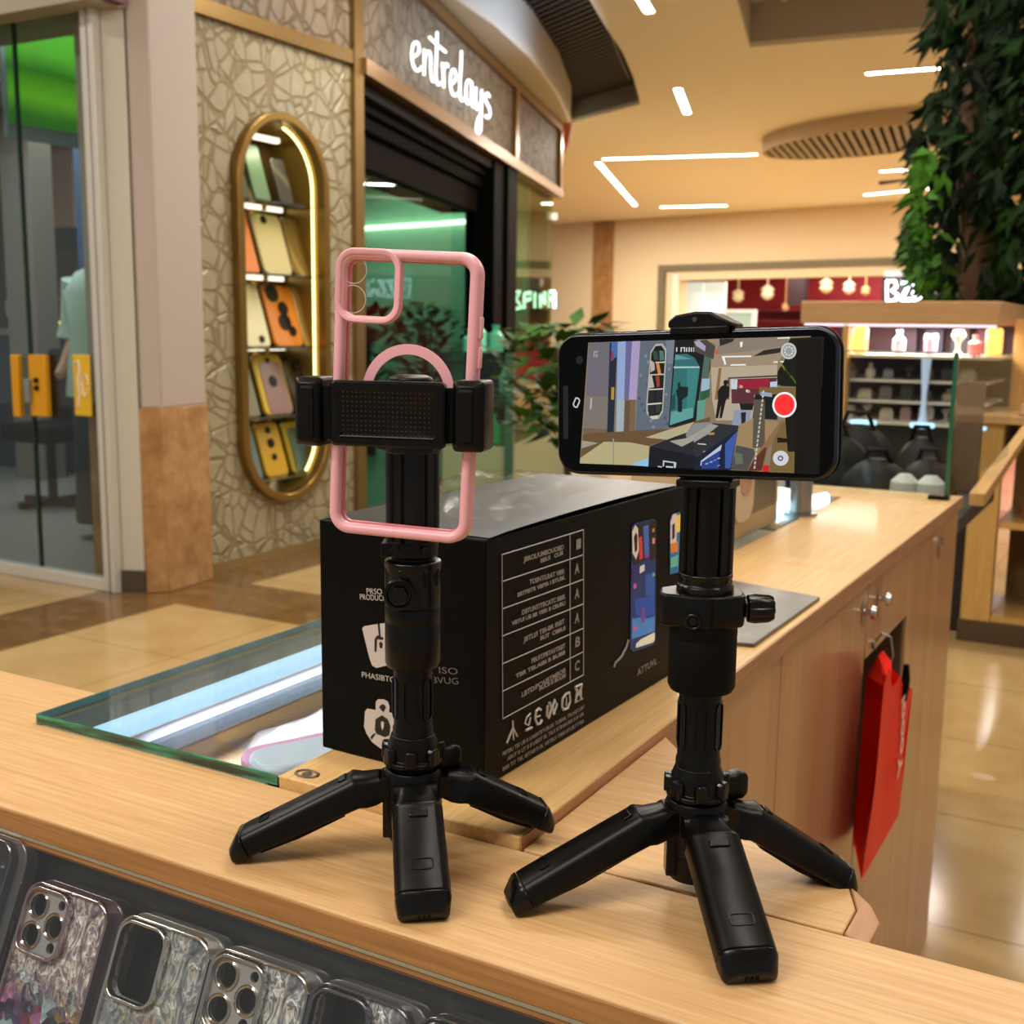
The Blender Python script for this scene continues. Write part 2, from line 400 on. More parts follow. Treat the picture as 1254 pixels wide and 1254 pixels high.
tag(b.obj('wall_shelf', P('shelf_red', '6e1018', .5)), 'dark red shelf rail running across the back of the red shop', 'shelf')
b = B(WM); a, c_ = wq(966, 338, 984, 374, -1.6); b.bb((a[0], a[1], -1.75), (c_[0], c_[1], -1.6)); tag(b.obj('hanging_banner', P('banner_dark', '2a0d12', .6)), 'dark hanging banner in the middle of the red shop', 'banner')
t = thing('framed_picture', 'white framed picture standing just left of the wooden beam in the red shop', 'picture', A0+du*wl(905, 390, -.6)[0]-dn*-.6+V((0, 0, wl(905, 406, -.6)[1])))
b = B(WM); a, c_ = wq(885, 379, 923, 412, -.6); b.ring([(a[0], c_[1]), (c_[0], c_[1]), (c_[0], a[1]), (a[0], a[1])], [(a[0]+.07, c_[1]+.07), (c_[0]-.07, c_[1]+.07), (c_[0]-.07, a[1]-.07), (a[0]+.07, a[1]-.07)], -.68, -.6); b.obj('frame', WHITE, t)
b = B(WM); b.bb((a[0]+.06, c_[1]+.06, -.67), (c_[0]-.06, a[1]-.06, -.64)); b.obj('print', P('print_teal', '9fb9b4', .5), t)
# blurred lit sign over the red shop
st = thing('shop_sign', 'blurred glowing white letters of the shop sign partly behind the leaves', 'sign', onp(1112, 355, A0-dn*.3, dn))
LEDS = lamp('sign_cool_white', 'dff4ff', 9)
def stroke(b, pts, w, plane, scale=1, ofs=(0, 0), n=8, flat=.5):
    ps = [onp(ofs[0]+x*scale, ofs[1]+y*scale, *plane) for x, y in pts]
    d_ = (ps[0]-CP).dot(CF); b.tube(ps, w*scale/FPX*d_, n, flat=flat)
pl = (A0-dn*.25, dn); b = B()
for L in ([(1086, 344), (1086, 369), (1097, 367), (1099, 360), (1092, 356), (1098, 351), (1096, 344), (1086, 344)],
          [(1104, 346), (1114, 345), (1104, 368), (1115, 367)], [(1118, 348), (1127, 345), (1119, 358), (1119, 368), (1128, 366), (1127, 358)],
          [(1135, 344), (1135, 350)], [(1133, 357), (1137, 367)], [(1141, 346), (1140, 368)]):
    stroke(b, L, 2.3, pl)
b.obj('letters', LEDS, st)
b = B(WM); a, c_ = wq(1083, 331, 1160, 337, .2); b.bb((a[0], a[1], .1), (c_[0], c_[1], .22)); b.obj('rail', P('sign_rail', 'cfd8e0', .4), st)
b = B(WM); a, c_ = wq(1080, 338, 1165, 373, .16); b.bb((a[0], a[1], .08), (c_[0], c_[1], .14)); b.obj('backing', P('sign_backing', '3a1418', .5), st)
# ------------------------------------------------------------------ pillar with marble foot
GREY = P('pillar_white', 'b9b0a4', .5); GREYD = P('pillar_pink_paint', 'b4a8a0', .5)
mb = P('marble_brown', 'a98156', .22); gg = G(mb); gn = gg.noise(gg.pos((1, 1, 1)), 6, 7, .72); gg.col(gg.ramp(gn.outputs[0], [(.3, '8a6138'), (.5, 'a87f52'), (.65, 'bd9768'), (.8, 'cfae82')]))
pp = [(-4.14, 3.70), (-3.956, 3.686), (-3.894, 3.745), (-3.93, 4.06), (-4.32, 4.06), (-4.32, 3.70)]
t = thing('pillar', 'mall pillar in pinkish paint with a brown marble foot left of the patterned wall', 'pillar', (-4.1, 3.85, 0))
zb = onx(220, 498, -3.9).z
b = B(); b.prism([pp[1], pp[2], pp[3], pp[4], (-4.32, 3.715), (-4.06, 3.715)], zb, CZ-.01); b.obj('shaft', GREYD, t, bevel=.006)
k_ = .012; b = B(); b.prism([(pp[1][0]+k_*.3, pp[1][1]-k_), (pp[2][0]+k_, pp[2][1]-k_*.5), (pp[3][0]+k_, pp[3][1]+.0), pp[4], (-4.32, 3.70), (-4.06, 3.70)], 0, zb); b.obj('marble_foot', mb, t, bevel=.004)
t = thing('door_post', 'whitish flat post between the glass shopfront frame and the pillar', 'post', (-4.05, 3.64, 0))
ztop = ony(130, 9, 3.63).z
b = B(); b.prism([(-4.062, 3.636), (-3.962, 3.676), (-4.0, 3.69), (-4.062, 3.69)], .1, ztop); b.obj('panel', P('post_white', 'c3bfb2', .45), t, bevel=.004)
b = B(); b.prism([(-4.062, 3.626), (-3.955, 3.666), (-4.0, 3.692), (-4.062, 3.692)], 0, .1); b.obj('plinth', P('plinth_dark', '4a4030', .5), t)
# lintel above
b = B(); b.bb((-6.6, 3.50, ztop), (-3.97, 3.9, ztop+.5)); struct(b.obj('trim_7', P('lintel_beige', 'a39888', .6)))
b = B(); b.prism([(-4.05, 3.53), (-3.93, 3.58), (-3.93, 3.66), (-4.05, 3.66)], ztop+.01, ztop+.4); tag(b.obj('sign_band', P('dark_red_band', '5a0f1c', .5)), 'dark red band end at the very top beside the pillar', 'sign')
# ------------------------------------------------------------------ glass shopfront (left)
SY = 3.63
ALU = P('aluminium_white', 'cfcdc6', .35, .2)
def sx(x, y): p = ony(x, y, SY); return (p.x, p.z)
xf0, xf1 = ony(121, 600, SY-.035).x, ony(135, 600, SY-.035).x
t = thing('shopfront_frame', 'white aluminium frame around the glass shopfront at the left', 'frame', (-4.6, SY, 0))
b = B(); b.bb((xf0, SY-.03, 0), (xf0+.035, SY+.04, ztop)); b.bb((xf0+.05, SY-.035, 0), (xf0+.082, SY+.04, ztop)); b.obj('jamb', ALU, t, bevel=.003)
b = B(); b.bb((xf0+.035, SY-.015, 0), (xf0+.05, SY+.03, ztop)); b.obj('seal', BLKM, t)
zr = sx(60, 703)[1]
b = B(); b.bb((-6.6, SY-.03, 0), (xf0, SY+.04, .055)); b.obj('sill', ALU, t, bevel=.003)
xg = ony(40, 500, SY).x
GLD = glass('shop_glass', 'e0e8e4', .05); GEDGE = P('glass_edge_dark', '143028', .15)
t = thing('glass_door', 'glass door pane at the left edge with a dark green upright edge', 'glass door', (-5.3, SY, .06))
b = B(); b.bb((-6.5, SY-.006, .06), (xg, SY+.006, ztop)); b.obj('pane', GLD, t)
b = B(); b.bb((xg, SY-.008, .06), (xg+.014, SY+.008, ztop)); b.obj('pane_edge', GEDGE, t)
t = thing('fixed_window', 'fixed glass pane between the door edge and the white frame', 'window', (xg+.2, SY, .06))
b = B(); b.bb((xg+.03, SY-.005, .06), (xf0, SY+.005, ztop)); b.obj('pane', glass('shop_glass_clear', 'e6ece9', .05), t)
YEL = P('yellow_sticker', 'd89a10', .45); YEL2 = P('yellow_sticker_bright', 'e0b520', .45)
for (x0, x1, mt, lb, nm, off) in ((20, 33, YEL, 'narrow amber handle plate on the glass door, leftmost of the yellow plates', 'handle_plate', -.03), (42, 66, YEL, 'wide amber handle plate with lock beside the glass door edge', 'handle_plate', -.03), (92, 116, YEL2, 'bright yellow sticker with white swirl on the pane by the frame', 'door_sticker', -.012)):
    a, c_ = sx(x0, 434), sx(x1, 510)
    if nm == 'door_sticker': c_ = (min(c_[0], xf0-.004), c_[1])
    t = thing(nm, lb, 'handle plate' if nm == 'handle_plate' else 'sticker', ((a[0]+c_[0])/2, SY+off, c_[1]))
    b = B(); b.bb((a[0], SY+off-.006, c_[1]), (c_[0], SY+(-.008), a[1])); b.obj('plate', mt, t, bevel=.004)
    if x0 == 42:
        b = B(); b.bb((a[0]-.012, SY+off-.03, c_[1]+.06), (a[0]+.02, SY+off-.006, c_[1]+.17)); b.obj('pull', P('pull_grey', '8f9a97', .3, .5), t, bevel=.004)
        b = B(); [b.cyl((a[0]+.055, SY+off-.006, c_[1]+z_), (a[0]+.055, SY+off-.018, c_[1]+z_), .012, n=14) for z_ in (.13, .165)]; b.obj('lock', BLK, t)
    if x0 == 92:
        b = B(); M = frame((a[0]+.05, SY+off-.007, c_[1]+.14), (1, 0, 0), (0, 0, 1))
        b.tube([(-.028, .09, 0), (-.01, .11, 0), (.0, .07, 0), (-.012, .02, 0), (-.004, -.04, 0), (-.02, -.1, 0)], .011, 6, M=M, flat=.3)
        b.tube([(.03+.02*math.cos(i*.5), .0+.05*math.sin(i*.5), 0) for i in range(13)], .007, 6, M=M, flat=.3); b.obj('swirl', WHITE, t)
# interior of the left shop
PLAN = [(-12, SY+.06), (-4.37, SY+.06), (-4.37, 4.86), (-8.15, 8.14), (-8.2, 9), (-12, 9)]
b = B(); b.prism(PLAN, .002, .012); struct(b.obj('floor_shop_left', P('grey_shop_floor', '8b8a88', .35)))
b = B(); b.bb((-12, 9, 0), (-8.2, 9.1, CZ)); struct(b.obj('wall_shop_left_back', P('shop_wall_tan', 'a98d78', .6)))
b = B(); b.bb((-4.36, 4.07, 0), (-4.31, 4.9, CZ)); struct(b.obj('wall_shop_left_side', P('shop_wall_side', '3d3a3c', .6)))
b = B(); b.bb((-12.1, SY+.06, 0), (-12, 9, CZ)); struct(b.obj('wall_shop_left_far', P('shop_wall_far', '5c4a48', .6)))
b = B(); b.prism(PLAN, 2.75, 2.8); struct(b.obj('ceiling_shop_left', P('shop_ceiling_brown', '5a4538', .6)))
# green monitor
a1, a2 = atd(8, 168, 5.75), atd(108, 193, 6.15)
xx = a2-a1; xx.z = 0; L = xx.length
t = thing('wall_screen', 'large screen of green stripes hanging behind the shopfront glass', 'screen', a1)
M = frame((a1.x, a1.y, a1.z), xx, (0, 0, 1))
b = B(M); b.bb((0, 0, -.02), (L*1.6, 1.25, 0)); b.obj('casing', P('screen_bezel', 'b4cfe2', .4), t, bevel=.006)
sm = P('screen_green', '101010', .2); gg = G(sm); tc = gg.n('TexCoord'); mp = gg.n('Mapping', {'Vector': tc.outputs['Object'], 'Scale': (0, 0, 1)})
xo = gg.n('SeparateXYZ', {'Vector': tc.outputs['Object']})
n_ = gg.noise(tc.outputs['Object'], 3, 3)
zz = gg.math('ADD', gg.math('ADD', xo.outputs[2], gg.math('MULTIPLY', xo.outputs[0], .10)), gg.math('MULTIPLY', n_.outputs[0], .07))
zz = gg.math('DIVIDE', zz, .76)
em = gg.ramp(zz, [(.04, '0a4a10'), (.22, '1f5c12'), (.34, '4f9018'), (.44, '3b7a14'), (.50, '1e6216'), (.62, '4fa02c'), (.76, '58b038'), (.80, '2f7a2a'), (.83, '0c5c50'), (.98, '0b5f58')])
gg.l(em, gg.b.inputs['Emission Color']); gg.b.inputs['Emission Strength'].default_value = 1.5
b = B(M); b.bb((.02, .075, .001), (L*1.6-.02, 1.23, .004)); so = b.obj('display', sm, t)
b = B(M); b.bb((L*.8-.04, 1.25, -.018), (L*.8+.04, 1.25+.25, -.002)); b.obj('mount', BLK, t)
# shelf unit and goods inside the shop
t = thing('shelf_unit', 'dim wall shelf with glassware seen through the shopfront', 'shelf', (-9.6, 7.6, 0))
zs = ony(50, 403, 6.2).z
b = B(); b.bb((-11, 6.2, zs-.05), (-7.0, 6.75, zs)); b.obj('board', P('shelf_grey', '8f8a84', .4), t)
b = B(); b.bb((-10.9, 6.3, .012), (-7.1, 6.74, zs-.051)); b.obj('cabinet', P('cabinet_blue', '2b3a4c', .4), t)
for i, (x, y, w_, lb, cc) in enumerate(((20, 395, 9, 'sparkling glass goblet on the dim shop shelf, by the door edge', 'c9c4b4'), (56, 392, 8, 'small pale bowl on the dim shop shelf', 'b7a890'), (78, 396, 7, 'dark red jar on the dim shop shelf, nearest the frame', '7a3028'))):
    p = ony(x, 402, 6.4); p.z = zs; b = B(); s_ = .05+.006*w_
    b.lathe([(s_*.5, 0), (s_*.6, .02), (s_*.2, .05), (s_*.7, .1), (s_*.8, .2), (s_*.6, .24)], 20, M=Mx.Translation(p)); tag(b.obj(('goblet', 'bowl', 'jar')[i], P('shelfware%d' % i, cc, .2, .2)), lb, ('goblet', 'bowl', 'jar')[i])
b = B(); p = ony(58, 385, 6.55); b.lathe([(.02, 0), (.14, .02), (.17, .1), (.1, .2), (.03, .26)], 20, M=Mx.Translation((p.x, p.y, zs)))
tag(b.obj('table_lamp', P('amber_glow', 'c89030', .4, emit='ffc050', es=3)), 'glowing amber lamp on the shelf behind the shopfront', 'lamp')
b = B(); a, c_ = ony(52, 225, 6.8), ony(91, 278, 6.8); b.bb((a.x, 6.8, c_.z), (c_.x, 7.1, 2.74)); tag(b.obj('hanging_cabinet', P('cabinet_tan', 'b4957c', .4)), 'tan wall cabinet high behind the shopfront glass', 'cabinet')
b = B(); a, c_ = ony(52, 279, 6.8), ony(92, 304, 6.8); b.bb((a.x, 6.8, c_.z), (c_.x, 7.1, a.z-.004)); tag(b.obj('range_hood', P('hood_dark', '0d1a22', .3)), 'dark teal box under the tan wall cabinet', 'box')
a, c_ = atd(91, 220, 7.6), atd(112, 300, 7.6)
b = B(); b.prism([(a.x, a.y), (a.x+.3, a.y), (a.x+.3, a.y+.3), (a.x, a.y+.3)], .013, 2.74); tag(b.obj('blue_column', P('blue_paint', '2c4a6c', .5)), 'dark blue column behind the shopfront beside the white frame', 'column')
b = B(); p = ony(24, 330, 5.9); b.bb((p.x-.16, 5.9, .013), (p.x+.16, 6.1, 2.74)); tag(b.obj('grey_column', P('grey_metal_panel', '8f887c', .3, .3)), 'grey metallic column behind the glass door', 'column')
p = atd(62, 545, 7.6); zc = .013
t = thing('swivel_chair', 'black low chair on the grey floor behind the glass door', 'chair', (p.x, p.y, zc))
b = B(); b.box((p.x, p.y, .5), (.45, .45, .12)); b.obj('seat', BLKM, t, bevel=.03)
b = B(); b.box((p.x, p.y+.22, .78), (.45, .08, .5)); b.obj('backrest', BLKM, t, bevel=.03)
b = B(); b.cyl((p.x, p.y, .05), (p.x, p.y, .45), .03); b.box((p.x, p.y, .04), (.5, .06, .04)); b.box((p.x, p.y, .04), (.06, .5, .04)); b.obj('base', BLK, t)
# person standing behind the shopfront, mostly hidden by the frame
def person(px, depth):
    fx = atd(px, 690, depth); bx, by = fx.x, fx.y
    t = thing('person', 'person in a pale teal top and dark wide trousers standing behind the shopfront frame', 'person', (bx, by, .012))
    bm = bmesh.new(); sk = bm.verts.layers.skin.verify()
    J = [((0, 0, .95), .13), ((0, 0, 1.15), .12), ((0, 0, 1.35), .15), ((0, 0, 1.48), .07), ((0, -.01, 1.56), .06), ((0, -.02, 1.66), .095), ((0, -.01, 1.74), .07),
         ((.09, 0, .88), .10), ((.10, .0, .50), .07), ((.10, .02, .1), .045), ((.10, -.13, .045), .04), ((-.09, 0, .88), .10), ((-.10, .03, .50), .07), ((-.10, .08, .1), .045), ((-.10, -.06, .045), .04),
         ((.19, 0, 1.41), .06), ((.24, .02, 1.15), .045), ((.23, -.1, .93), .035), ((.23, -.16, .86), .03), ((-.19, 0, 1.41), .06), ((-.24, .02, 1.15), .045), ((-.20, -.12, .95), .035), ((-.18, -.18, .9), .03)]
    vs = []
    for c, r in J:
        v = bm.verts.new((bx+c[0], by+c[1], .012+c[2])); v[sk].radius = (r, r*.85); vs.append(v)
    vs[0][sk].use_root = True
    for a, e in [(0, 1), (1, 2), (2, 3), (3, 4), (4, 5), (5, 6), (0, 7), (7, 8), (8, 9), (9, 10), (0, 11), (11, 12), (12, 13), (13, 14), (2, 15), (15, 16), (16, 17), (17, 18), (2, 19), (19, 20), (20, 21), (21, 22)]: bm.edges.new((vs[a], vs[e]))
    W = RM[t.name]; bm.transform(W.inverted()); me = bpy.data.meshes.new('body'); bm.to_mesh(me); bm.free(); me.materials.append(P('skin', 'b98a6c', .5))
    o = bpy.data.objects.new('body', me); COL.objects.link(o); o.parent = t; o.modifiers.new('skin', 'SKIN'); s_ = o.modifiers.new('sub', 'SUBSURF'); s_.levels = s_.render_levels = 1
    C_ = (bx, by, .012)
    b = B(Mx.Translation(C_)); b.loft([[(rx*math.cos(a_), ry*math.sin(a_), z) for a_ in [2*PI*i/20 for i in range(20)]] for z, rx, ry in ((.80, .25, .19), (.95, .23, .18), (1.15, .2, .16), (1.35, .25, .17), (1.46, .17, .12), (1.49, .08, .08))], cap=False)
    for s_ in (-1, 1): b.tube([(s_*.2, 0, 1.42), (s_*.26, .02, 1.2), (s_*.27, .0, 1.1)], [.085, .075, .08], 12)
    b.obj('shirt', P('teal_shirt', 'b9d4c8', .7), t)
    b = B(Mx.Translation(C_))
    for s_ in (-1, 1): b.tube([(s_*.08, .01, .98), (s_*.10, .01, .7), (s_*.12, .03, .4), (s_*.13, .05, .10)], [.135, .13, .13, .15], 16)
    b.obj('trousers', P('dark_trousers', '26323a', .8), t)
    b = B(Mx.Translation(C_)); b.lathe([(.02, 1.79), (.09, 1.77), (.115, 1.70), (.11, 1.62), (.09, 1.56)], 16, cap=False, M=Mx.Translation((0, .025, 0))); b.obj('hair', P('dark_hair', '17110d', .6), t)
person(141, 6.5)
# ================================================================== PATTERNED WALL, OVAL NICHE, SHOP FACADE
PX = -4.0
def crackle(name, base, line, sc=7.5, glossy=.35):
    m = P(name, base, glossy); g = G(m)
    p = g.pos(); n = g.noise(p, 2.2, 2); v = g.n('VectorMath', {0: n.outputs['Color'], 1: (.5, .5, .5)}, operation='SUBTRACT')
    v2 = g.n('VectorMath', {0: v.outputs[0]}, operation='SCALE'); v2.inputs['Scale'].default_value = .12
    q = g.n('VectorMath', {0: p, 1: v2.outputs[0]}, operation='ADD').outputs[0]
    mp = g.n('Mapping', {'Vector': q, 'Scale': (1, 1, .62)}).outputs[0]
    mp2 = g.n('Mapping', {'Vector': q, 'Scale': (1, .75, 1), 'Rotation': (.7, 0, .3), 'Location': (3.1, 1.7, .4)}).outputs[0]
    e1 = g.n('TexVoronoi', {'Vector': mp, 'Scale': sc}, feature='DISTANCE_TO_EDGE').outputs['Distance']
    e2 = g.n('TexVoronoi', {'Vector': mp2, 'Scale': sc*.62}, feature='DISTANCE_TO_EDGE').outputs['Distance']
    l1 = g.n('MapRange', {'Value': e1, 1: .02, 2: .06}).outputs[0]; l2 = g.n('MapRange', {'Value': e2, 1: .02, 2: .05}).outputs[0]
    h = g.math('MINIMUM', l1, l2)
    n2 = g.noise(p, 14, 4)
    basev = g.ramp(n2.outputs[0], [(.3, tuple(k*.82 for k in hx(base))), (.7, base)])
    g.col(g.mix(h, line, basev)); g.bump(h, .55, .02); return m
CRK = crackle('crackle_panel', 'aaa184', '8c7b58', 10.5)
CRK2 = crackle('crackle_fascia', '8a7a64', '66543c', 9, .6)
zg = T+1.70; YE = 5.34
oc, zc0 = 4.685, T+.375; ow, oh = .70, 1.96
def stad(w, h, n=16):
    r = w/2; return [(r*math.cos(a), (h/2-r)+r*math.sin(a)) for a in [PI*i/n for i in range(n+1)]]+[(r*math.cos(a), -(h/2-r)+r*math.sin(a)) for a in [PI+PI*i/n for i in range(n+1)]]
WX = frame((PX, 0, 0), (0, 1, 0), (0, 0, 1))       # x = along the wall (world Y), y = up, z = +X
hole = [(oc+p[0], zc0+p[1]) for p in stad(ow-.06, oh-.06)]
b = B(WX); b.plate([(4.06, .05), (YE-.05, .05), (YE-.05, zg), (4.06, zg)], [hole], -.05, 0); struct(b.obj('wall_left', CRK))
b = B(WX); b.bb((4.06, .0, -.05), (YE, .05, .004)); struct(b.obj('baseboard_left', P('skirting_tan', '8d7448', .4)))
b = B(WX); b.bb((4.06, zg+.07, -.05), (YE, CZ-.01, -.0)); struct(b.obj('wall_left_upper', CRK2))
b = B(WX); b.bb((4.06, zg, -.05), (YE, zg+.07, .03)); b.bb((YE-.06, 0, -.05), (YE+.02, CZ-.01, .035)); struct(b.obj('trim_8', GOLD))
b = B(WX); b.bb((4.055, 0.05, -.05), (4.075, zg, .006)); struct(b.obj('trim_9', GOLD))
# oval display niche
t = thing('display_niche', 'tall oval display niche with a brass rim and lit glass shelves in the patterned wall', 'niche', (PX, oc, zc0-oh/2))
off = Mx.Translation((oc, zc0, 0))
b = B(WX@off); b.ring(stad(ow, oh), stad(ow-.085, oh-.085), -.01, .05); b.obj('rim', P('rim_brass', '8f7038', .3, .8), t, bevel=.006)
ND = .24
b = B(WX@off); b.loft([[(*p, -.01) for p in stad(ow-.075, oh-.075)], [(*p, -ND) for p in stad(ow-.075, oh-.075)]], cap=False); b.obj('lining', P('niche_lining', '8a7034', .3, .6), t)
b = B(WX@off); b.prism(stad(ow-.06, oh-.06), -ND-.02, -ND); b.obj('back_panel', P('niche_mirror', '77643a', .12, .75), t)
NW = lamp('niche_cool', 'fff6dc', 1.7); NY = lamp('niche_warm', 'fff0a0', 3.2)
# right side LED following the curve
r_ = (ow-.10)/2; hh = (oh-.10)/2-r_
pts = [(r_*math.cos(a), hh+r_*math.sin(a)) for a in [PI*.42*(1-i/10) for i in range(11)]]+[(r_, hh-(2*hh)*i/10) for i in range(1, 11)]+[(r_*math.cos(a), -hh-r_*math.sin(a)) for a in [PI*.25*i/6 for i in range(1, 7)]]
b = B(WX@off); b.tube([(x, y, -.03) for x, y in pts], .0065, 6); b.obj('led_strip', NY, t)
shz = []
SH = [(246, 252), (333, 340), (422, 427), (507, 508), (583, 582)]
for i, (ya, yb) in enumerate(SH):
    z_ = onx(340, (ya+yb)/2, PX-.08).z; shz.append(z_)
    dz = z_-zc0; half = (ow-.09)/2
    if abs(dz) > hh: half = math.sqrt(max(.01, r_*r_-(abs(dz)-hh)**2))
    b = B(); b.bb((PX-ND+.004, oc-half, z_-.012), (PX-.02, oc+half, z_)); b.obj('glass_shelf', glass('shelf_glass%d' % i, 'd8e0c0', .14), t)
    b = B(); b.bb((PX-ND+.006, oc-half+.02, z_-.024), (PX-ND+.02, oc+half-.02, z_-.0135)); b.obj('shelf_glow', NW, t)
z_ = onx(330, 170, PX-.1).z; b = B(); b.bb((PX-.13, oc-.26, z_-.012), (PX-.10, oc+.13, z_+.012)); b.obj('shelf_glow', NW, t)
b = B()
for i, z_ in enumerate(shz[:-1]): b.cyl((PX-.1, oc, z_-.04), (PX-.1, oc, z_+.05), .013, n=8)
b.obj('shelf_clip', GOLD2, t)
# phone cases in the niche: bottom-left px, width, height, lean
def niche_case(row, xl, xr, ytop, col, label, rough=.35, metal=0, lens=None, inner=None, yb=None):
    z_ = shz[row]+.001; p0, p1 = onx(xl, 400, PX-.07).y, onx(xr, 400, PX-.07).y
    pt = onx((xl+xr)/2, ytop, PX-.14); h = (pt.z-z_); lean = .30
    t = thing('phone_case', label, 'phone case', (PX-.06, (p0+p1)/2, z_), 0, 'phone cases in the oval niche')
    M = frame((PX-.06-.02*row*0, (p0+p1)/2, z_), (0, 1, 0), (-math.sin(lean), 0, math.cos(lean)))
    w_ = min(abs(p1-p0), .23); L = h/math.cos(lean)
    b = B(M); b.prism(rrect(w_, L, w_*.16, 5, (0, L/2)), -.022, 0)
    b.obj('shell', P('niche_case', col, rough, metal), t, bevel=.005)
    if inner:
        b = B(M); b.prism(rrect(w_*.78, L*.86, w_*.1, 4, (w_*.05, L*.44)), 0.0005, .004); b.obj('back_plate', P('niche_case_back', inner, .3), t)
    if lens:
        b = B(M)
        for (lx, ly, lr) in lens: b.cyl((lx*w_, ly*L, .001), (lx*w_, ly*L, .007), lr*w_, n=14)
        b.obj('lens_hole', BLK, t)
    return t
niche_case(0, 299, 309, 200, '3c4a3c', 'dark grey-green phone case at the left end of the top niche shelf')
niche_case(0, 315, 334, 180, '5d7a58', 'sage green phone case in the middle of the top niche shelf')
niche_case(0, 346, 362, 198, '47443e', 'dark smoky phone case at the right of the top niche shelf', .15)
niche_case(1, 297, 319, 257, 'e0843c', 'plain orange phone case on the second niche shelf')
niche_case(1, 325, 359, 264, 'd3c48c', 'large cream phone case with one camera hole on the second niche shelf', lens=[(-.12, .9, .1)])
niche_case(1, 362, 380, 268, '8a733c', 'brown translucent phone case at the right of the second niche shelf', .2, .4)
niche_case(2, 300, 331, 347, 'e6dfae', 'ivory phone case with small marks on the third niche shelf', lens=[(-.3, .92, .08), (.15, .12, .1)])
niche_case(2, 336, 371, 350, 'd8801c', 'orange phone case with dark animal-like spots on the third niche shelf', lens=[(-.2, .86, .2), (.05, .62, .16), (.0, .4, .2), (.2, .25, .12)])
niche_case(2, 372, 383, 352, 'a98a4c', 'tan phone case beside the light strip on the third niche shelf', .2, .3)
niche_case(3, 298, 316, 437, '7c7a5c', 'grey-green phone case at the left of the fourth niche shelf')
niche_case(3, 322, 357, 434, 'd0ae28', 'yellow phone case with a mauve back on the fourth niche shelf', inner='8a6a62', lens=[(0, .9, .06), (0, .55, .14)])
niche_case(3, 359, 383, 440, '1c1512', 'black phone case on the fourth niche shelf', .25, lens=[(0, .85, .15)])
niche_case(4, 303, 318, 520, '6a7878', 'blue-grey phone case at the left of the lowest niche shelf')
niche_case(4, 322, 350, 517, 'c89c14', 'mustard phone case with three dark dots on the lowest niche shelf', lens=[(0, .86, .1), (0, .62, .14), (0, .36, .1)])
niche_case(4, 355, 381, 515, 'a8901c', 'olive phone case with a dark teal back on the lowest niche shelf', inner='2e4c4c')
# ------------------------------------------------------------------ facade of the sign shop (turned 17 degrees)
th = math.radians(-17); FD = V((math.sin(th), math.cos(th), 0)); FN = V((math.cos(th), -math.sin(th), 0))
F0 = V((PX, YE, 0)); FM = frame(F0, FD, (0, 0, 1))     # x along facade, y up, z = outward
def fa(x, y, off=0.0):
    p = onp(x, y, F0+FN*off, FN); q = p-F0; return q.dot(FD), p.z
zs0, zs1 = T+1.70, T+2.38
ue = fa(683, 231)[0]; um = fa(629, 150)[0]; ub0 = fa(604, 400)[0]; ub1 = fa(628, 400)[0]
b = B(FM); b.bb((.03, zs0+.04, -.1), (um-.06, zs1-.04, 0)); struct(b.obj('wall_fascia', CRK2))
b = B(FM); b.bb((um+.06, zs0+.04, -.1), (ue, zs1-.04, 0)); struct(b.obj('wall_fascia_end', CRK2))
b = B(FM); b.bb((0, zs0-.04, -.12), (ue+.03, zs0+.045, .06)); b.bb((0, zs1-.045, -.12), (ue+.03, zs1+.03, .04)); b.bb((um-.06, zs0, -.1), (um+.06, zs1, .04)); b.bb((ue-.04, zs0, -.12), (ue+.06, zs1, .04))
struct(b.obj('trim_10', P('fascia_brass', '8b6838', .3, .8)))
b = B(FM); b.bb((ue+.06, 0, -.3), (ue+.1, zs1, -.1)); struct(b.obj('trim_11', P('facade_end', '6b5b44', .5)))
# soffit and bulkhead
lip = [onz(x, y, T+2.44) for x, y in ((430, -95), (500, -45), (564, 0), (608, 30), (651, 70), (684, 115), (699, 150))]
base_ = [F0+FD*u for u in (ue, ue*.6, ue*.3, -.4)]
poly = [(p.x, p.y) for p in lip]+[(p.x, p.y) for p in base_]
b = B(); b.prism(poly, T+2.43, CZ+.22); struct(b.obj('trim_12', P('bulkhead_white', 'd8cdbb', .55), bevel=.03))
p = onp(690, 165, F0+FD*(ue+.3), FD); b = B(); pts = [(-.10, 0)]+[(-.10+.3*math.sin(a), .16-.46*(1-math.cos(a))*0-.44*math.cos(a)+.0) for a in [PI*.1*i/1 for i in range(0, 6)]]+[(-.10, .16)]
M = frame(onp(683, 185, F0+FD*(ue+.2), FD), FN, (0, 0, 1)); b.prism([(0, -.06), (.06, -.02), (.12, .10), (.14, .22), (.14, .36), (0, .36)], -.05, .0, M=M)
tag(b.obj('orange_sign', P('orange_panel', 'e8783c', .5)), 'orange rounded panel peeking out behind the end of the sign fascia', 'sign')
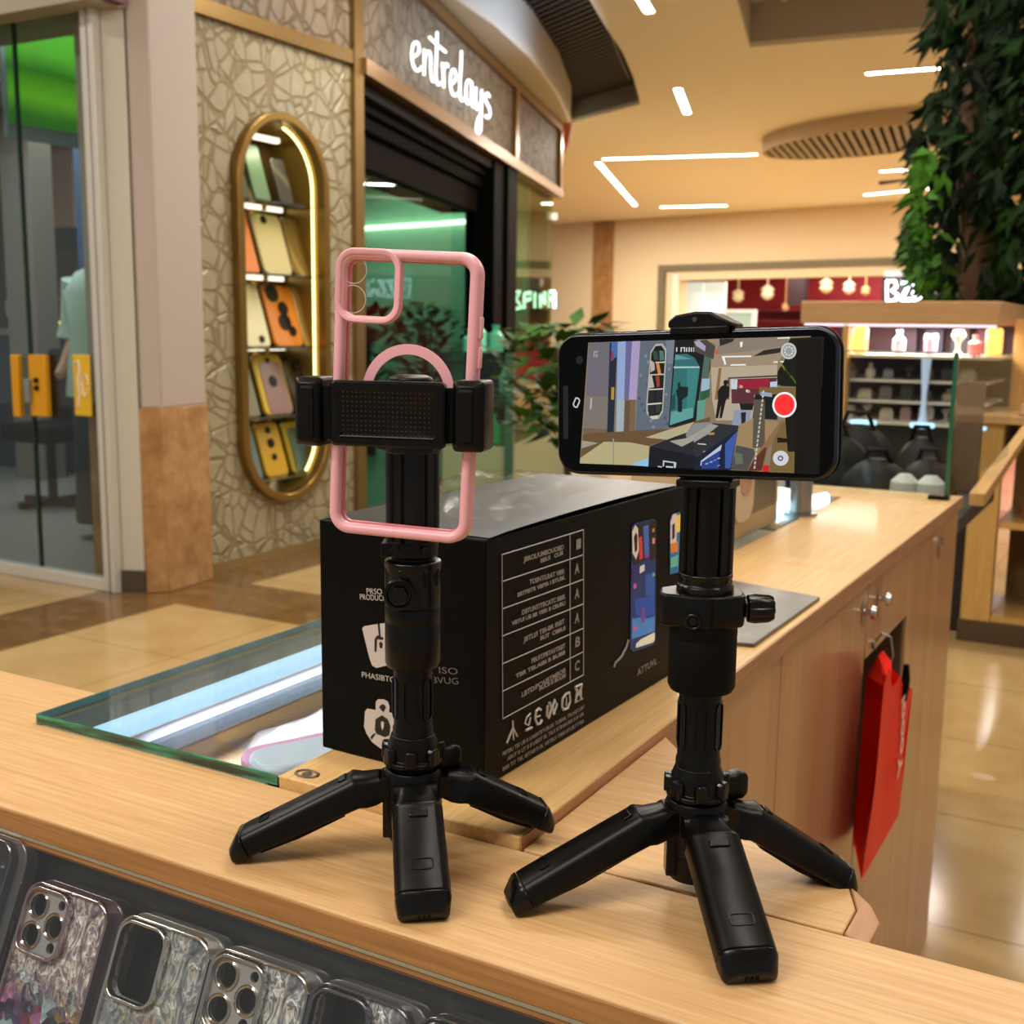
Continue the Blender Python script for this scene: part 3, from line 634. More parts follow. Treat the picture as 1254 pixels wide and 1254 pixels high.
# shop sign lettering
sg = thing('shop_sign', 'glowing white handwritten shop sign reading entrelays on the patterned fascia', 'sign', F0+FD*3+V((0, 0, zs0+.3)))
S1 = 130/1164; pl = (F0+FN*.07, FN)
LET = {
 'letter_e': [[(128, 360), (165, 345), (205, 300), (200, 215), (170, 195), (140, 230), (128, 330), (140, 430), (175, 500), (215, 495), (235, 465)]],
 'letter_n': [[(262, 270), (265, 400), (262, 555)], [(265, 400), (290, 310), (315, 295), (335, 340), (335, 480), (345, 590), (362, 625)]],
 'letter_t': [[(405, 80), (402, 250), (392, 480), (395, 610), (420, 660), (445, 640)], [(322, 140), (410, 225), (500, 302)]],
 'letter_r': [[(462, 420), (475, 560), (480, 695)], [(475, 520), (490, 450), (515, 435), (525, 465)]],
 'letter_e_second': [[(548, 640), (580, 640), (610, 590), (605, 520), (585, 495), (560, 525), (550, 620), (560, 720), (590, 775), (625, 770), (650, 735)]],
 'letter_l': [[(672, 290), (668, 450), (655, 650), (660, 790), (680, 835), (705, 815)]],
 'letter_a': [[(780, 640), (755, 612), (730, 640), (722, 740), (728, 840), (750, 865), (775, 820), (785, 700), (785, 630)], [(785, 700), (785, 830), (800, 900), (815, 890)]],
 'letter_y': [[(832, 690), (825, 820), (840, 920), (865, 920), (885, 850)], [(893, 715), (890, 900), (885, 1060), (880, 1160), (860, 1190), (838, 1150), (845, 1070), (870, 1010), (890, 980)]],
 'letter_s': [[(978, 790), (955, 755), (930, 790), (945, 850), (980, 920), (985, 990), (962, 1022), (935, 1000)]],
}
SGN = lamp('sign_white', 'f4fbff', 2.6)
def smooth(pts, n=4):
    out = []; k = len(pts)
    for i in range(k-1):
        p0, p1, p2, p3 = pts[max(0, i-1)], pts[i], pts[i+1], pts[min(k-1, i+2)]
        for j in range(n):
            t_ = j/n; out.append(tuple(.5*((2*p1[q])+(-p0[q]+p2[q])*t_+(2*p0[q]-5*p1[q]+4*p2[q]-p3[q])*t_*t_+(-p0[q]+3*p1[q]-3*p2[q]+p3[q])*t_**3) for q in range(len(p1))))
    return out+[pts[-1]]
for nm, strokes in LET.items():
    b = B()
    for sk in strokes: stroke(b, smooth(sk), 14, pl, S1, (490, 30), flat=.9)
    b.obj(nm.replace('_second', ''), SGN, sg)
# rolled shutter box and black frame around the glass
t = thing('shutter_box', 'black rolled shutter housing above the teal glass shop window', 'shutter', F0+FD*1.5+V((0, 0, T+1.3)))
BR = P('shutter_brown', '0b0807', .7, spec=.04)
for i, (ya, yb, zf, mt) in enumerate(((0, .07, .02, BLKM), (.075, .13, -.03, BR), (.14, .22, -.06, BR), (.23, .42, -.10, P('shutter_lower', '120d0a', .7, spec=.04)))):
    b = B(FM); b.bb((.03, zs0-.045-yb, -.45), (ub0-.012, zs0-.045-ya, zf-.04)); b.obj('slat', mt, t, bevel=.008)
t = thing('window_frame', 'thick black upright frame at the right of the teal shop window', 'frame', F0+FD*ub0)
b = B(FM); b.bb((ub0, 0, -.25), (ub0+(ub1-ub0)*.45, zs0-.04, .0)); b.bb((ub0+(ub1-ub0)*.5, 0, -.2), (ub1, zs0-.04, .03)); b.obj('post', P('black_frame', '050505', .6, spec=.04), t, bevel=.01)
TEAL = glass('teal_glass', 'a6c4b2', .006, .02)
b = B(FM); b.bb((.03, .03, -.2), (ub0-.005, zs0-.48, -.185)); tag(b.obj('shop_window', TEAL), 'large teal tinted shop window under the glowing sign', 'window')
b = B(FM); b.bb((.03, 0, -.22), (ub0, .03, -.15)); struct(b.obj('trim_13', GOLD))
OLV = glass('olive_glass', 'c4d2b0', .02, .02)
t = thing('side_window', 'olive tinted glass panel beyond the black frame, with round fixings', 'window', F0+FD*((ub1+ue)/2))
b = B(FM); b.bb((ub1+.05, .02, -.06), (ue-.03, zs0-.04, -.045)); b.obj('pane', OLV, t)
for x, y in ((629, 265), (682, 265)):
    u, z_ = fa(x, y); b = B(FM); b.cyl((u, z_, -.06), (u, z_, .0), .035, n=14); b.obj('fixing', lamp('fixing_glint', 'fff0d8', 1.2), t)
# interior of the sign shop: teal room
PW0, PWd = V((-4.40, 4.93, 0)), V((-.755, .655, 0)).normalized()
b = B(FM); b.prism([(.0, 0), (ue+.0, 0), (ue+.0, -3.6), (4.3, -3.6)], 0, .01, M=Mx.Translation((0, 0, -.25))@Mx(((1, 0, 0, 0), (0, 0, 1, 0), (0, 1, 0, 0), (0, 0, 0, 1)))); struct(b.obj('floor_sign_shop', P('pale_shop_floor', 'b8d0c0', .25)))
TW = P('teal_wall', 'b4d4c4', .5)
b = B(FM); b.bb((4.2, 0, -3.95), (ue+.1, zs0+.16, -3.85)); struct(b.obj('wall_sign_shop_back', TW))
b = B(FM); b.bb((ue-.1, 0, -3.85), (ue-.0, zs0+.12, -.3)); struct(b.obj('wall_sign_shop_end', TW))
b = B(frame(PW0, PWd, (0, 0, 1))); b.bb((0, 0, -.04), (4.9, 2.9, .04)); struct(b.obj('wall_partition', P('partition_grey', '55504c', .6)))
b = B(FM); b.prism([(.3, -.55), (ue+.1, -.55), (ue+.1, -3.85), (4.4, -3.85)], 0, .04, M=Mx.Translation((0, zs0+.12, 0))@Mx(((1, 0, 0, 0), (0, 0, 1, 0), (0, 1, 0, 0), (0, 0, 0, 1)))); struct(b.obj('ceiling_sign_shop', P('shop_ceiling_teal', 'b0ccbe', .6)))
TL = lamp('shop_strip', 'fff0e0', 14)
def shopl(q0, q1, d, lb):
    a, e = onp(*q0, F0+FD*(ue-.16), FD), onp(*q1, F0+FD*(ue-.16), FD); b = B(); b.cyl(a, e, .02, n=8); tag(b.obj('strip_light', TL), lb, 'strip light', 'lights inside the teal shop')
shopl((440, 280), (536, 274), 3.2, 'long thin light line across the teal shop window, left part')
shopl((537, 274), (588, 270), 3.2, 'short thin light line across the teal shop window, right part')
for (x, y, r_, lb) in ((444, 182, .16, 'big bright round lamp at the left top of the teal window'), (458, 213, .09, 'small bright lamp below the big round lamp in the teal window'), (517, 220, .13, 'bright flat lamp in the middle of the teal window'), (631+8, 210, .1, 'bright lamp at the top of the olive glass panel')):
    p = onp(x, y, F0+FD*(ue-.5), FD) if x < 600 else onp(x, y, F0-FN*.4, FN)
    b = B(); b.lathe([(.02, -.03), (r_, -.02), (r_, .019), (.012, .03), (.012, max(.05, zs0+.119-p.z))], 16, M=Mx.Translation(p)); tag(b.obj('round_lamp', lamp('lamp_glow', 'f8ffe8', 10)), lb, 'lamp', 'lights inside the teal shop')
# glowing letters built as a sign reflection in the olive glass
st = thing('sign_reflection', 'blurred bluish white letters modelled as a sign reflection in the olive glass panel', 'sign', onp(655, 368, F0-FN*.12, FN))
b = B(); pl2 = (F0-FN*.12, FN)
for L in ([(631, 358), (637, 357), (632, 366), (639, 377), (631, 378)], [(642, 360), (642, 378)], [(642, 360), (650, 358), (650, 366), (643, 368)], [(655, 358), (655, 377)], [(662, 377), (662, 361), (667, 372), (667, 357)], [(672, 377), (672, 357), (679, 357), (679, 377)], [(672, 367), (679, 366)]):
    stroke(b, L, 2.1, pl2)
b.obj('letters', lamp('reflection_blue', 'bfe6ff', 7), st)
# leafy plants inside the teal window and at the glass cabinet
def leaf(b, p, d, L, w, mi=0, up=V((0, 0, 1))):
    d = d.normalized(); s = d.cross(up); s = s.normalized() if s.length > .01 else V((1, 0, 0)); n = s.cross(d)
    a = p; m1 = p+d*L*.4+n*L*.06; t_ = p+d*L-n*L*.12
    b.add([a, m1+s*w*.5, t_, m1-s*w*.5, m1-n*L*.03], [(0, 1, 4), (1, 2, 4), (2, 3, 4), (3, 0, 4)], mi)
def leafmat(name, c1, c2):
    m = P(name, c1, .55, spec=.2); g = G(m); n = g.noise(g.pos(), 5, 3); g.col(g.ramp(n.outputs[0], [(.35, c2), (.65, c1)])); return m
LF = leafmat('leaf_green', '3f6a1c', '24460f'); LFD = leafmat('leaf_dark', '24401a', '142810')
def bush(name, label, c, h, r, n, mt, pot=None, seed=1, leafL=.16):
    rr = random.Random(seed); t = thing(name, label, 'plant', c)
    zb = pot or .25
    b = B(); b.lathe([(r*.35, 0), (r*.45, zb), (r*.38, zb), (r*.36, zb-.03)], 20, M=Mx.Translation(c)); b.obj('pot', P('pot_dark', '2c332c', .5), t)
    b = B(); 
    for i in range(7):
        a = rr.random()*6.28; q = r*.5*rr.random(); b.tube([V(c)+V((0, 0, zb-.03)), V(c)+V((q*math.cos(a)*.5, q*math.sin(a)*.5, zb+(h-zb)*.5)), V(c)+V((q*math.cos(a), q*math.sin(a), h*.9))], .008, 5)
    b.obj('stem', P('stem_brown', '4a3a22', .7), t)
    b = B()
    for i in range(n):
        a = rr.random()*6.28; k = rr.random()**.5; e = rr.uniform(-.9, 1)
        p = V(c)+V((r*k*math.cos(a)*math.sqrt(1-e*e*.8), r*k*math.sin(a)*math.sqrt(1-e*e*.8), zb+(h-zb)*(.62+.38*e)))
        leaf(b, p, V((math.cos(a+rr.uniform(-.7, .7)), math.sin(a+rr.uniform(-.7, .7)), rr.uniform(-.3, .8))), leafL*rr.uniform(.7, 1.2), leafL*.5)
    b.obj('foliage', mt, t, keep=True)
p = onp(520, 440, F0+FD*(ue-1.0), FD); bush('potted_plant', 'dark leafy potted plant behind the teal shop window', (p.x, p.y, .01), T+.50, .42, 260, LFD, seed=3, leafL=.2)
p = onp(450, 445, F0+FD*(ue-2.2), FD); bush('potted_plant', 'narrow potted plant at the left behind the teal shop window', (p.x, p.y, .01), T+.42, .2, 120, LFD, seed=4, leafL=.2)
# glass cabinet in front of the olive panel
gc = onp(660, 435, F0+FN*.75, FN); ztp = onp(650, 432, F0+FN*.75, FN).z
u0_, u1_ = fa(622, 440, .75)[0], fa(702, 440, .75)[0]
t = thing('glass_cabinet', 'greenish glass display cabinet standing before the olive glass panel', 'cabinet', F0+FD*((u0_+u1_)/2)+FN*.6)
GC = glass('cabinet_glass', 'b8d8c6', .03, cap=.25)
b = B(FM); b.bb((u0_, .5, .75), (u1_, ztp, .76)); b.bb((u0_, .5, .35), (u0_+.01, ztp, .75)); b.bb((u1_-.01, .5, .35), (u1_, ztp, .75)); b.bb((u0_, ztp, .35), (u1_, ztp+.012, .76)); b.obj('panes', GC, t)
b = B(FM); b.bb((u0_, 0, .35), (u1_, .5, .76)); b.obj('base', P('cabinet_base', '8fa078', .4), t)
b = B(FM); zsh = .5+(ztp-.5)*.45; b.bb((u0_+.02, zsh, .37), (u1_-.02, zsh+.015, .74)); b.obj('shelf', GC, t)
b = B(FM); b.bb((u0_-.02, 0, .74), (u0_+.03, ztp+.01, .79)); b.obj('edge_post', P('cabinet_edge', '2e5c48', .3), t)
rr = random.Random(5); tealc = ['7fe0b8', '4fae88', 'bff0dc', '2f6f58', '5fc89c']
for i in range(12):
    z_ = .502 if i < 5 else (zsh+.016 if i < 9 else ztp+.013); u = u0_+.1+(u1_-u0_-.2)*((i % 5)+.3)/5 if i < 9 else u0_+.12+(i-9)*.13
    rw = rr.uniform(.03, .05); hh_ = rr.uniform(.12, .2)
    b = B(FM); q = rr.uniform(.45, .65); b.lathe([(rw, 0), (rw, hh_*.6), (rw*.45, hh_*.75), (rw*.45, hh_*.92), (rw*.6, hh_)], 16, M=Mx.Translation((u, z_, q))@Mx.Rotation(-PI/2, 4, 'X'))
    pos_ = ('on the lower floor', 'on the middle shelf', 'on top')[0 if i < 5 else 1 if i < 9 else 2]; od = ('first', 'second', 'third', 'fourth', 'fifth')[(i if i < 5 else i-5 if i < 9 else i-9)]
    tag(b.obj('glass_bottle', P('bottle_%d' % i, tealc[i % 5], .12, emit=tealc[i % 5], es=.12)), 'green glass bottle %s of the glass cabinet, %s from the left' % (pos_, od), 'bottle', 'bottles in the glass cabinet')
p = onp(697, 430, F0+FN*1.3, FN); bush('potted_plant', 'bright leafy potted plant half behind the upright phone, by the glass cabinet', (p.x, p.y, 0.0), T+.33, .36, 320, LF, pot=.45, seed=8, leafL=.17)
# ================================================================== FRONT COUNTER
YF, YS = .4735, .5935            # front edge and back seam of the front board
t = thing('counter_board', 'front oak counter board on which the two black tripods stand', 'counter', (-.4, .53, T-.022))
b = B(); b.prism([(-1.3, YF), (.25, YF), (.25, YS-.0008), (-.7695, YS-.0008), (-.7695, .672), (-1.3, .672)], T-.016, T); b.obj('board', W_BOARD, t, bevel=.0015)
b = B(); b.bb((-1.3, YF-.0007, T-.0157), (.25, YF+.0004, T-.0022)); b.obj('front_edge', W_EDGEX, t)
b = B(); b.bb((-1.3, YF-.0005, T-.0185), (.25, YF+.012, T-.0162)); b.obj('edge_strip', P('edge_track', 'a8a48f', .35, .3), t)
b = B(); b.bb((-1.3, YF+.0005, T-.0225), (.25, YF+.012, T-.0187)); b.obj('lower_edge', W_EDGEX, t)
# worktop of the long counter, left wing around the glass
t = thing('worktop', 'long oak worktop carrying the black box and running back to the glass partition', 'worktop', (-.42, 1.4, T-.012))
b = B(); b.prism([(-.5172, YS), (-.3245, YS), (-.3245, 2.345), (-.62, 2.345), (-.62, 2.31), (-.5172, 1.9)], T-.010, T+.008); b.obj('board', W_TOP, t, bevel=.0012)
b = B(); b.bb((-.3245, YS+.0005, T-.0145), (-.3235, 2.345, T+.0072)); b.obj('edge_band', W_EDGE, t)
b = B(); b.tube([(-.5015+.009*math.cos(a), .6055+.006*math.sin(a), T+.0081) for a in [2*PI*i/10 for i in range(10)]], .0012, 5, True); b.cyl((-.5015, .6055, T+.008), (-.5015, .6055, T+.0084), .004, n=10); b.obj('cam_cap', P('cam_cap', '4d4436', .4), t)
# flap board to the right
t = thing('corner_board', 'small lower oak board with a chamfered end under the right tripod', 'board', (-.22, .65, T-.03))
b = B(); b.prism([(-.3232, YS+.0022), (-.1265, YS+.0022), (-.1265, .625), (-.137, .652), (-.24, .735), (-.3232, .83)], T-.026, T-.0004); b.obj('board', W_BOARD, t, bevel=.001)
b = B(); b.loft([[(-.1260, YS+.0022, z), (-.1125, YS+.0022, z-o), (-.1125, .625, z-o), (-.121, .640, z-o*.6), (-.1365, .6525, z), (-.1260, .625, z)] for z, o in ((T-.05, 0), (T-.0004, .0045))]); b.obj('end_block', wood('oak_end', 'a87848', '8f6238', 'b98a58', 'Y', .35), t, bevel=.001)
b = B(); b.prism([(-.3225, YS+.004), (-.15, YS+.004), (-.15, .63), (-.245, .725), (-.3225, .815)], 0, T-.0262); b.obj('support', W_DOOR, t)
# inset glass of the display case
t = thing('display_case', 'glass topped oak display case with a bright light tube left of the black box', 'display case', (-.64, .9, T-.2))
b = B(); b.bb((-.767, YS+.001, T), (-.5182, 2.2, T+.008)); gt = b.obj('glass_top', glass('glass_top', 'f4faf8', .022), t)
GE = P('green_glass_edge', '06382c', .12, coat=.5); gg = G(GE); n_ = gg.noise(gg.pos((14, 60, 200)), 1.0, 2); gg.col(gg.ramp(n_.outputs[0], [(.4, '04302a'), (.52, '0b6a52'), (.62, '1d9a78'), (.68, '063c30')]))
GE2 = P('pale_glass_edge', '5f8f7c', .2)
b = B(); b.bb((-.7672, YS-.0002, T+.0004), (-.5182, YS+.0009, T+.0078)); b.obj('front_edge', GE, t)
b = B(); b.bb((-.7686, YS, T+.0004), (-.7671, 2.2, T+.0078)); b.obj('left_edge', P('grey_glass_edge', '4f6a60', .2), t)
b = B(); b.bb((-.7668, YS+.001, T-.012), (-.5182, YS+.0155, T-.0003)); b.bb((-.5285, YS+.001, T-.012), (-.5182, 2.2, T-.0003)); b.obj('bearing_ledge', P('ledge_pale', 'e0dcc0', .5), t)
b = B(); b.bb((-.767, YS+.012, T-.08), (-.5182, 2.2, T-.07)); b.obj('base_board', wood('case_base_board', 'c4a284', 'b08c6c', 'd0b094', 'X', .5), t)
b = B(); b.bb((-.7685, YS, T-.07), (-.763, 2.2, T-.0005)); b.obj('outer_side', P('case_side_grey', '7a7262', .5), t)
b = B(); b.bb((-.7685, YS, 0), (-.5182, 2.2, T-.0805)); b.obj('cabinet_body', W_DOOR, t)
b = B(); b.bb((-.763, YS-.0, T-.07), (-.5182, YS+.004, T-.0125)); b.bb((-.522, YS+.004, T-.07), (-.5182, 2.2, T-.0125)); b.obj('side_board', P('case_inner', 'c2b49c', .5), t)
b = B(); b.cyl((-.726, YS+.025, T-.0165), (-.726, 2.15, T-.0165), .0135, n=16); tb = b.obj('light_tube', lamp('case_tube', 'b4dcff', 1.25), t)
b = B(); b.bb((-.743, YS+.017, T-.034), (-.7055, 2.18, T-.0305)); b.bb((-.7082, YS+.017, T-.034), (-.7055, 2.18, T-.012)); b.obj('tube_tray', P('tray_white', 'c4cbe4', .3), t)
b = B(); b.bb((-.7052, YS+.017, T-.034), (-.6965, 2.18, T-.022)); b.obj('tray_lip', P('tray_dark', '2b3540', .4), t)
# plastic packs and gadgets in the case
def crumple(b, c, w, d, h, seed, nx=14, ny=10, M=None):
    rr = random.Random(seed); g_ = [[0]*(ny+1) for _ in range(nx+1)]
    vs, fs = [], []
    bumps = [(rr.random(), rr.random(), rr.uniform(.08, .3), rr.uniform(-.6, 1)) for _ in range(16)]
    for i in range(nx+1):
        for j in range(ny+1):
            u, v = i/nx, j/ny; e = min(u, 1-u, v, 1-v)*6; e = min(1, e)
            z = sum(a*max(0, 1-math.hypot(u-x, v-y)/r) for x, y, r, a in bumps)
            vs.append((c[0]+(u-.5)*w+rr.uniform(-1, 1)*w*.012, c[1]+(v-.5)*d+rr.uniform(-1, 1)*d*.012, c[2]+max(0.0004, h*(.35+.4*z)*e+rr.uniform(0, h*.12)*e)))
    for i in range(nx):
        for j in range(ny):
            a = i*(ny+1)+j; fs += [(a, a+ny+1, a+1), (a+1, a+ny+1, a+ny+2)]
    b.add(vs, fs, 0, M)
zin = T-.0698
for i, (x, y, w_, d_, lb, cc) in enumerate(((-.645, .86, .15, .2, 'crumpled clear plastic pack in the display case, nearest the light tube', 'd8d4d6'), (-.59, 1.04, .12, .24, 'crumpled clear plastic pack in the display case, touching the edge of the black box', 'd2cdc8'), (-.665, 1.22, .14, .22, 'crumpled clear pack deepest in the display case', 'dcd8da'))):
    b = B(Mx.Translation((x, y, zin))@Mx.Rotation(.3*i-.2, 4, 'Z')); crumple(b, (0, 0, 0), w_, d_, .032, 20+i)
    tag(b.obj('plastic_pack', P('pack_%d' % i, cc, .22, alpha=.6, coat=.6), ang=20), lb, 'plastic pack', 'plastic packs in the display case')
t = thing('gadget', 'pale blue rounded gadget with a pink rim in the display case', 'gadget', (-.565, .72, zin))
M = Mx.Translation((-.575, .70, zin))@Mx.Rotation(-.45, 4, 'Z')
b = B(M); b.prism(rrect(.052, .10, .022, 8), .002, .052); b.obj('body', P('pale_blue', 'cfd6f6', .3), t, bevel=.004)
b = B(M@Mx.Translation((-.016, 0, 0))); b.prism(rrect(.052, .10, .022, 8), 0, .048); b.obj('rim', P('pink_rim', 'e39ad0', .35), t, bevel=.003)
b = B(Mx.Translation((-.545, .86, zin))); b.prism(rrect(.04, .08, .015, 6), 0, .048); tag(b.obj('gadget', P('pale_lilac', 'd4cbe6', .3), bevel=.003), 'pale lilac gadget in the display case peeking from behind the black box edge', 'gadget')
# ------------------------------------------------------------------ slanted front display under the board
sp0 = V((0, .488, T-.020)); sd = V((0, -.407, -.914)).normalized(); sn = V((0, .914, -.407)).normalized()
DM = frame(sp0, (1, 0, 0), -sd)       # x right, y up the slope, z towards the viewer? checked below
t = thing('slanted_display', 'dark slanted display panel under the front counter board holding sparkling phone cases', 'display', (-.4, .42, T-.45))
dk = P('display_dark', '1d1b18', .3); gg = G(dk); n_ = gg.noise(gg.ob((1, 1, 1)), 9, 4); gg.col(gg.ramp(n_.outputs[0], [(.35, '171512'), (.6, '2c2925'), (.8, '403a33')]))
b = B(DM); b.bb((-1.3, -.42, -.012), (.25, .0, -.004)); b.obj('back_panel', dk, t)
b = B(DM); b.bb((-1.3, -.42, .032), (.25, -.004, .035)); b.obj('front_glass', glass('front_display_glass', 'f2f3f2', .04, .02), t)
b = B(); b.bb((-1.3, YF+.012, T-.0225), (.25, YS-.001, T-.0165)); b.obj('board_core', W_EDGEX, t)
b = B(); b.bb((-1.3, .50, 0), (.25, .56, T-.0228)); b.bb((-1.3, .30, .0), (.25, .5, .42)); b.obj('carcass', P('counter_black', '181715', .5), t)
def glitter(name, base, mode, sc):
    m = P(name, base, .28, .12, coat=.5); g = G(m); p = g.ob((1, 1, 1))
    v = g.n('TexVoronoi', {'Vector': p, 'Scale': sc}); s2 = g.n('SeparateColor', {'Color': v.outputs['Color']})
    xo = g.n('SeparateXYZ', {'Vector': p})
    pal = g.ramp(s2.outputs[0], {'purple': [(0, '2a1a3c'), (.15, '5a3c6e'), (.3, '2a4a58'), (.42, '7c2f48'), (.55, '8a6a3a'), (.68, '38305c'), (.8, '9fc0c8'), (.92, 'a8669c')],
        'silver': [(0, '6a7280'), (.3, '8f98a6'), (.55, 'b9bdc4'), (.72, '8a5a50'), (.82, '5a86b8'), (.92, 'c23a48'), (.97, 'd8b04a')],
        'ice': [(0, '5c6470'), (.35, '8790a0'), (.7, 'aab2be'), (.9, 'd8dce2')], 'black': [(0, '1a1a1b'), (.6, '2a2a2c'), (.9, '3c3c40')]}[mode], 'CONSTANT')
    n1 = g.noise(g.ob((1, .55, 1), (0, .3, .5)), 62, 3, .6, 2.2)
    shell = g.ramp(n1.outputs[0], {'purple': [(.3, '5a4a5e'), (.42, '9a8894'), (.5, 'f4ece6'), (.56, '7d6a80'), (.66, 'c8b8bc'), (.75, '54465c')], 'silver': [(.3, '50565e'), (.45, '8f959c'), (.52, 'd8d4ce'), (.6, '747c88'), (.75, 'b9bcc0')], 'ice': [(.3, '5a5e66'), (.43, '9a9ca4'), (.5, 'f6f2ee'), (.56, '6c707a'), (.68, 'c4c6ca')]}[mode] if mode != 'black' else [(.3, '131313'), (.7, '2c2c2e')])
    f = g.n('MapRange', {'Value': g.math('ADD', xo.outputs[1], g.math('MULTIPLY', n1.outputs[0], .03)), 1: .125, 2: .10})
    g.col(g.mix(f.outputs[0], shell, pal)); g.bump(g.math('ADD', v.outputs['Distance'], n1.outputs[0]), .6, .004); return m
CLR = P('clear_bumper', '57565a', .15, .1, coat=.8); CHR2 = P('case_chrome', 'c9c4c2', .12, 1)
CHR3 = P('case_dark_chrome', '80808a', .12, 1)
def show_case(u, v, w, lb, mode, cam, bump, rim, inner_dx=0.0):
    h = .158; c = DM@V((u, -v-h, 0))
    t = thing('phone_case', lb, 'phone case', M=frame(c, DM.to_3x3()@V((1, 0, 0)), DM.to_3x3()@V((0, 1, 0)))@Mx.Rotation(0, 4, 'Z'), group='sparkling phone cases in the front display')
    M = RM[t.name]; r = .0125
    oc_ = (0, h/2)
    b = B(M); b.ring(rrect(w+.007, h+.004, r+.002, 6, (.004, h/2)), rrect(w-.004, h-.006, r-.002, 6, oc_), .004, .015); b.obj('bumper', bump, t, bevel=.0015)
    b = B(M); b.ring(rrect(w, h, r, 7, oc_), rrect(w-.0035, h-.0035, r-.0015, 7, oc_), .014, .0215); b.obj('rim', rim, t, bevel=.0008)
    cw, ch = (.037, .038) if cam != 'cut' else (.036, .043)
    cc = (-w/2+.004+cw/2, h-.004-ch/2)
    bk = glitter('case_back_'+mode+str(RN.random())[2:5], 'a0a0a8', mode, 150 if mode == 'purple' else 120)
    L = rrect(w-.003, h-.003, r-.001, 6, oc_); H = [rrect(cw, ch, .009, 5, cc)]
    # object space of the back panel is laid upright so that its sparkle gathers low
    b = B(M); b.plate(L, H, .0145, .0185); o = b.obj('back_panel', bk, t)
    b = B(M); b.ring(rrect(cw+.003, ch+.003, .0105, 6, cc), rrect(cw-.001, ch-.001, .008, 6, cc), .0185, .0235); b.obj('camera_frame', rim, t, bevel=.0006)
    if cam == 'pro':
        holes = [[(cc[0]+x+.0072*math.cos(a), cc[1]+y+.0072*math.sin(a)) for a in [2*PI*i/20 for i in range(20)]] for x, y in ((-.0085, .0092), (-.0085, -.0092), (.0092, 0))]
        small = [[(cc[0]+x+r_*.0034*math.cos(a), cc[1]+y+.0034*r_*math.sin(a)) for a in [2*PI*i/12 for i in range(12)]] for x, y, r_ in ((.0105, .0130, .9), (.0105, -.0128, 1.0))]
        b = B(M); b.plate(rrect(cw-.001, ch-.001, .008, 5, cc), holes+small, .018, .0205); b.obj('camera_plate', P('camera_plate', 'bcb8b8', .25, .4), t)
        b = B(M)
        for hh in holes: 
            q = (sum(p[0] for p in hh)/20, sum(p[1] for p in hh)/20)
            b.tube([(q[0]+.0076*math.cos(a), q[1]+.0076*math.sin(a), .021) for a in [2*PI*i/24 for i in range(24)]], .0011, 6, True)
        b.obj('lens_ring', rim, t)
    for k0, k1 in ((.42, .60), (.64, .70)): b = B(M); b.bb((w/2+.0055, h*k0, .005), (w/2+.0085, h*k1, .012)); b.obj('button', P('button_dark', '30302e', .3), t, bevel=.001)
    return t
vv = .020
show_case(-.667, .008, .074, 'clear phone case cut by the left edge of the picture in the front display', 'black', 'cut', CLR, CHR3)
show_case(-.5715, vv+.004, .0735, 'purple glitter phone case with three lens rings, leftmost full case of the front display', 'purple', 'pro', P('mauve_bumper', '3f3039', .15, .1, coat=.8), P('rose_chrome', 'c4aeb0', .12, 1))
show_case(-.488, vv+.004, .0735, 'silver marbled phone case with one big dark camera cutout in the front display', 'silver', 'cut', P('grey_bumper', '6c6b69', .2, .1, coat=.6), P('pale_chrome', 'e0dcd8', .14, 1))
show_case(-.4145, vv+.004, .0715, 'silver shell phone case with three lens rings, right of the dark cutout case', 'ice', 'pro', CLR, CHR2)
show_case(-.3450, vv+.003, .0665, 'pale ice-blue glitter phone case with a tall camera cutout in the front display', 'ice', 'cut', CLR, CHR3)
show_case(-.2730, vv+.001, .072, 'nearly black phone case at the bottom edge, rightmost of the front display', 'black', 'pro', P('black_bumper', '1e1e1e', .15, 0, coat=.8), CHR3)
# ------------------------------------------------------------------ black printed box
BZ = T+.0081; bh = .1722; BL = .33
bt = thing('product_box', 'black printed cardboard product box standing on the worktop behind the left tripod', 'box', (-.454, .82, BZ))
bO = V((-.5255, .6524, BZ)); brot = math.radians(-2.0)
BM = Mx.Translation(bO)@Mx.Rotation(brot, 4, 'Z'); bw = .1432
CARD = P('black_card', '050505', .45, spec=.1)
b = B(BM); b.bb((0, 0, 0), (bw, BL, bh)); b.obj('carton', CARD, bt, bevel=.0012)
lid = P('card_lid', '15181c', .4, spec=.25)
b = B(BM)
nn = 14; vs, fs = [], []
for i in range(nn+1):
    for j in range(7):
        u, v = i/nn, j/6; z = bh+.0008+.0032*math.sin(PI*u)**.6*(v**.6)+.003*math.sin(v*5+u*3)*.3*u*(1-u)*2
        vs.append((bw*(.0+1.0*v), .004+u*(BL-.008), z))
for i in range(nn):
    for j in range(6): a = i*7+j; fs.append((a, a+7, a+8, a+1))
b.add(vs, fs); b.obj('lid_flap', lid, bt, keep=True)
tint = tintmat('box_print', .45, gain=1.9)
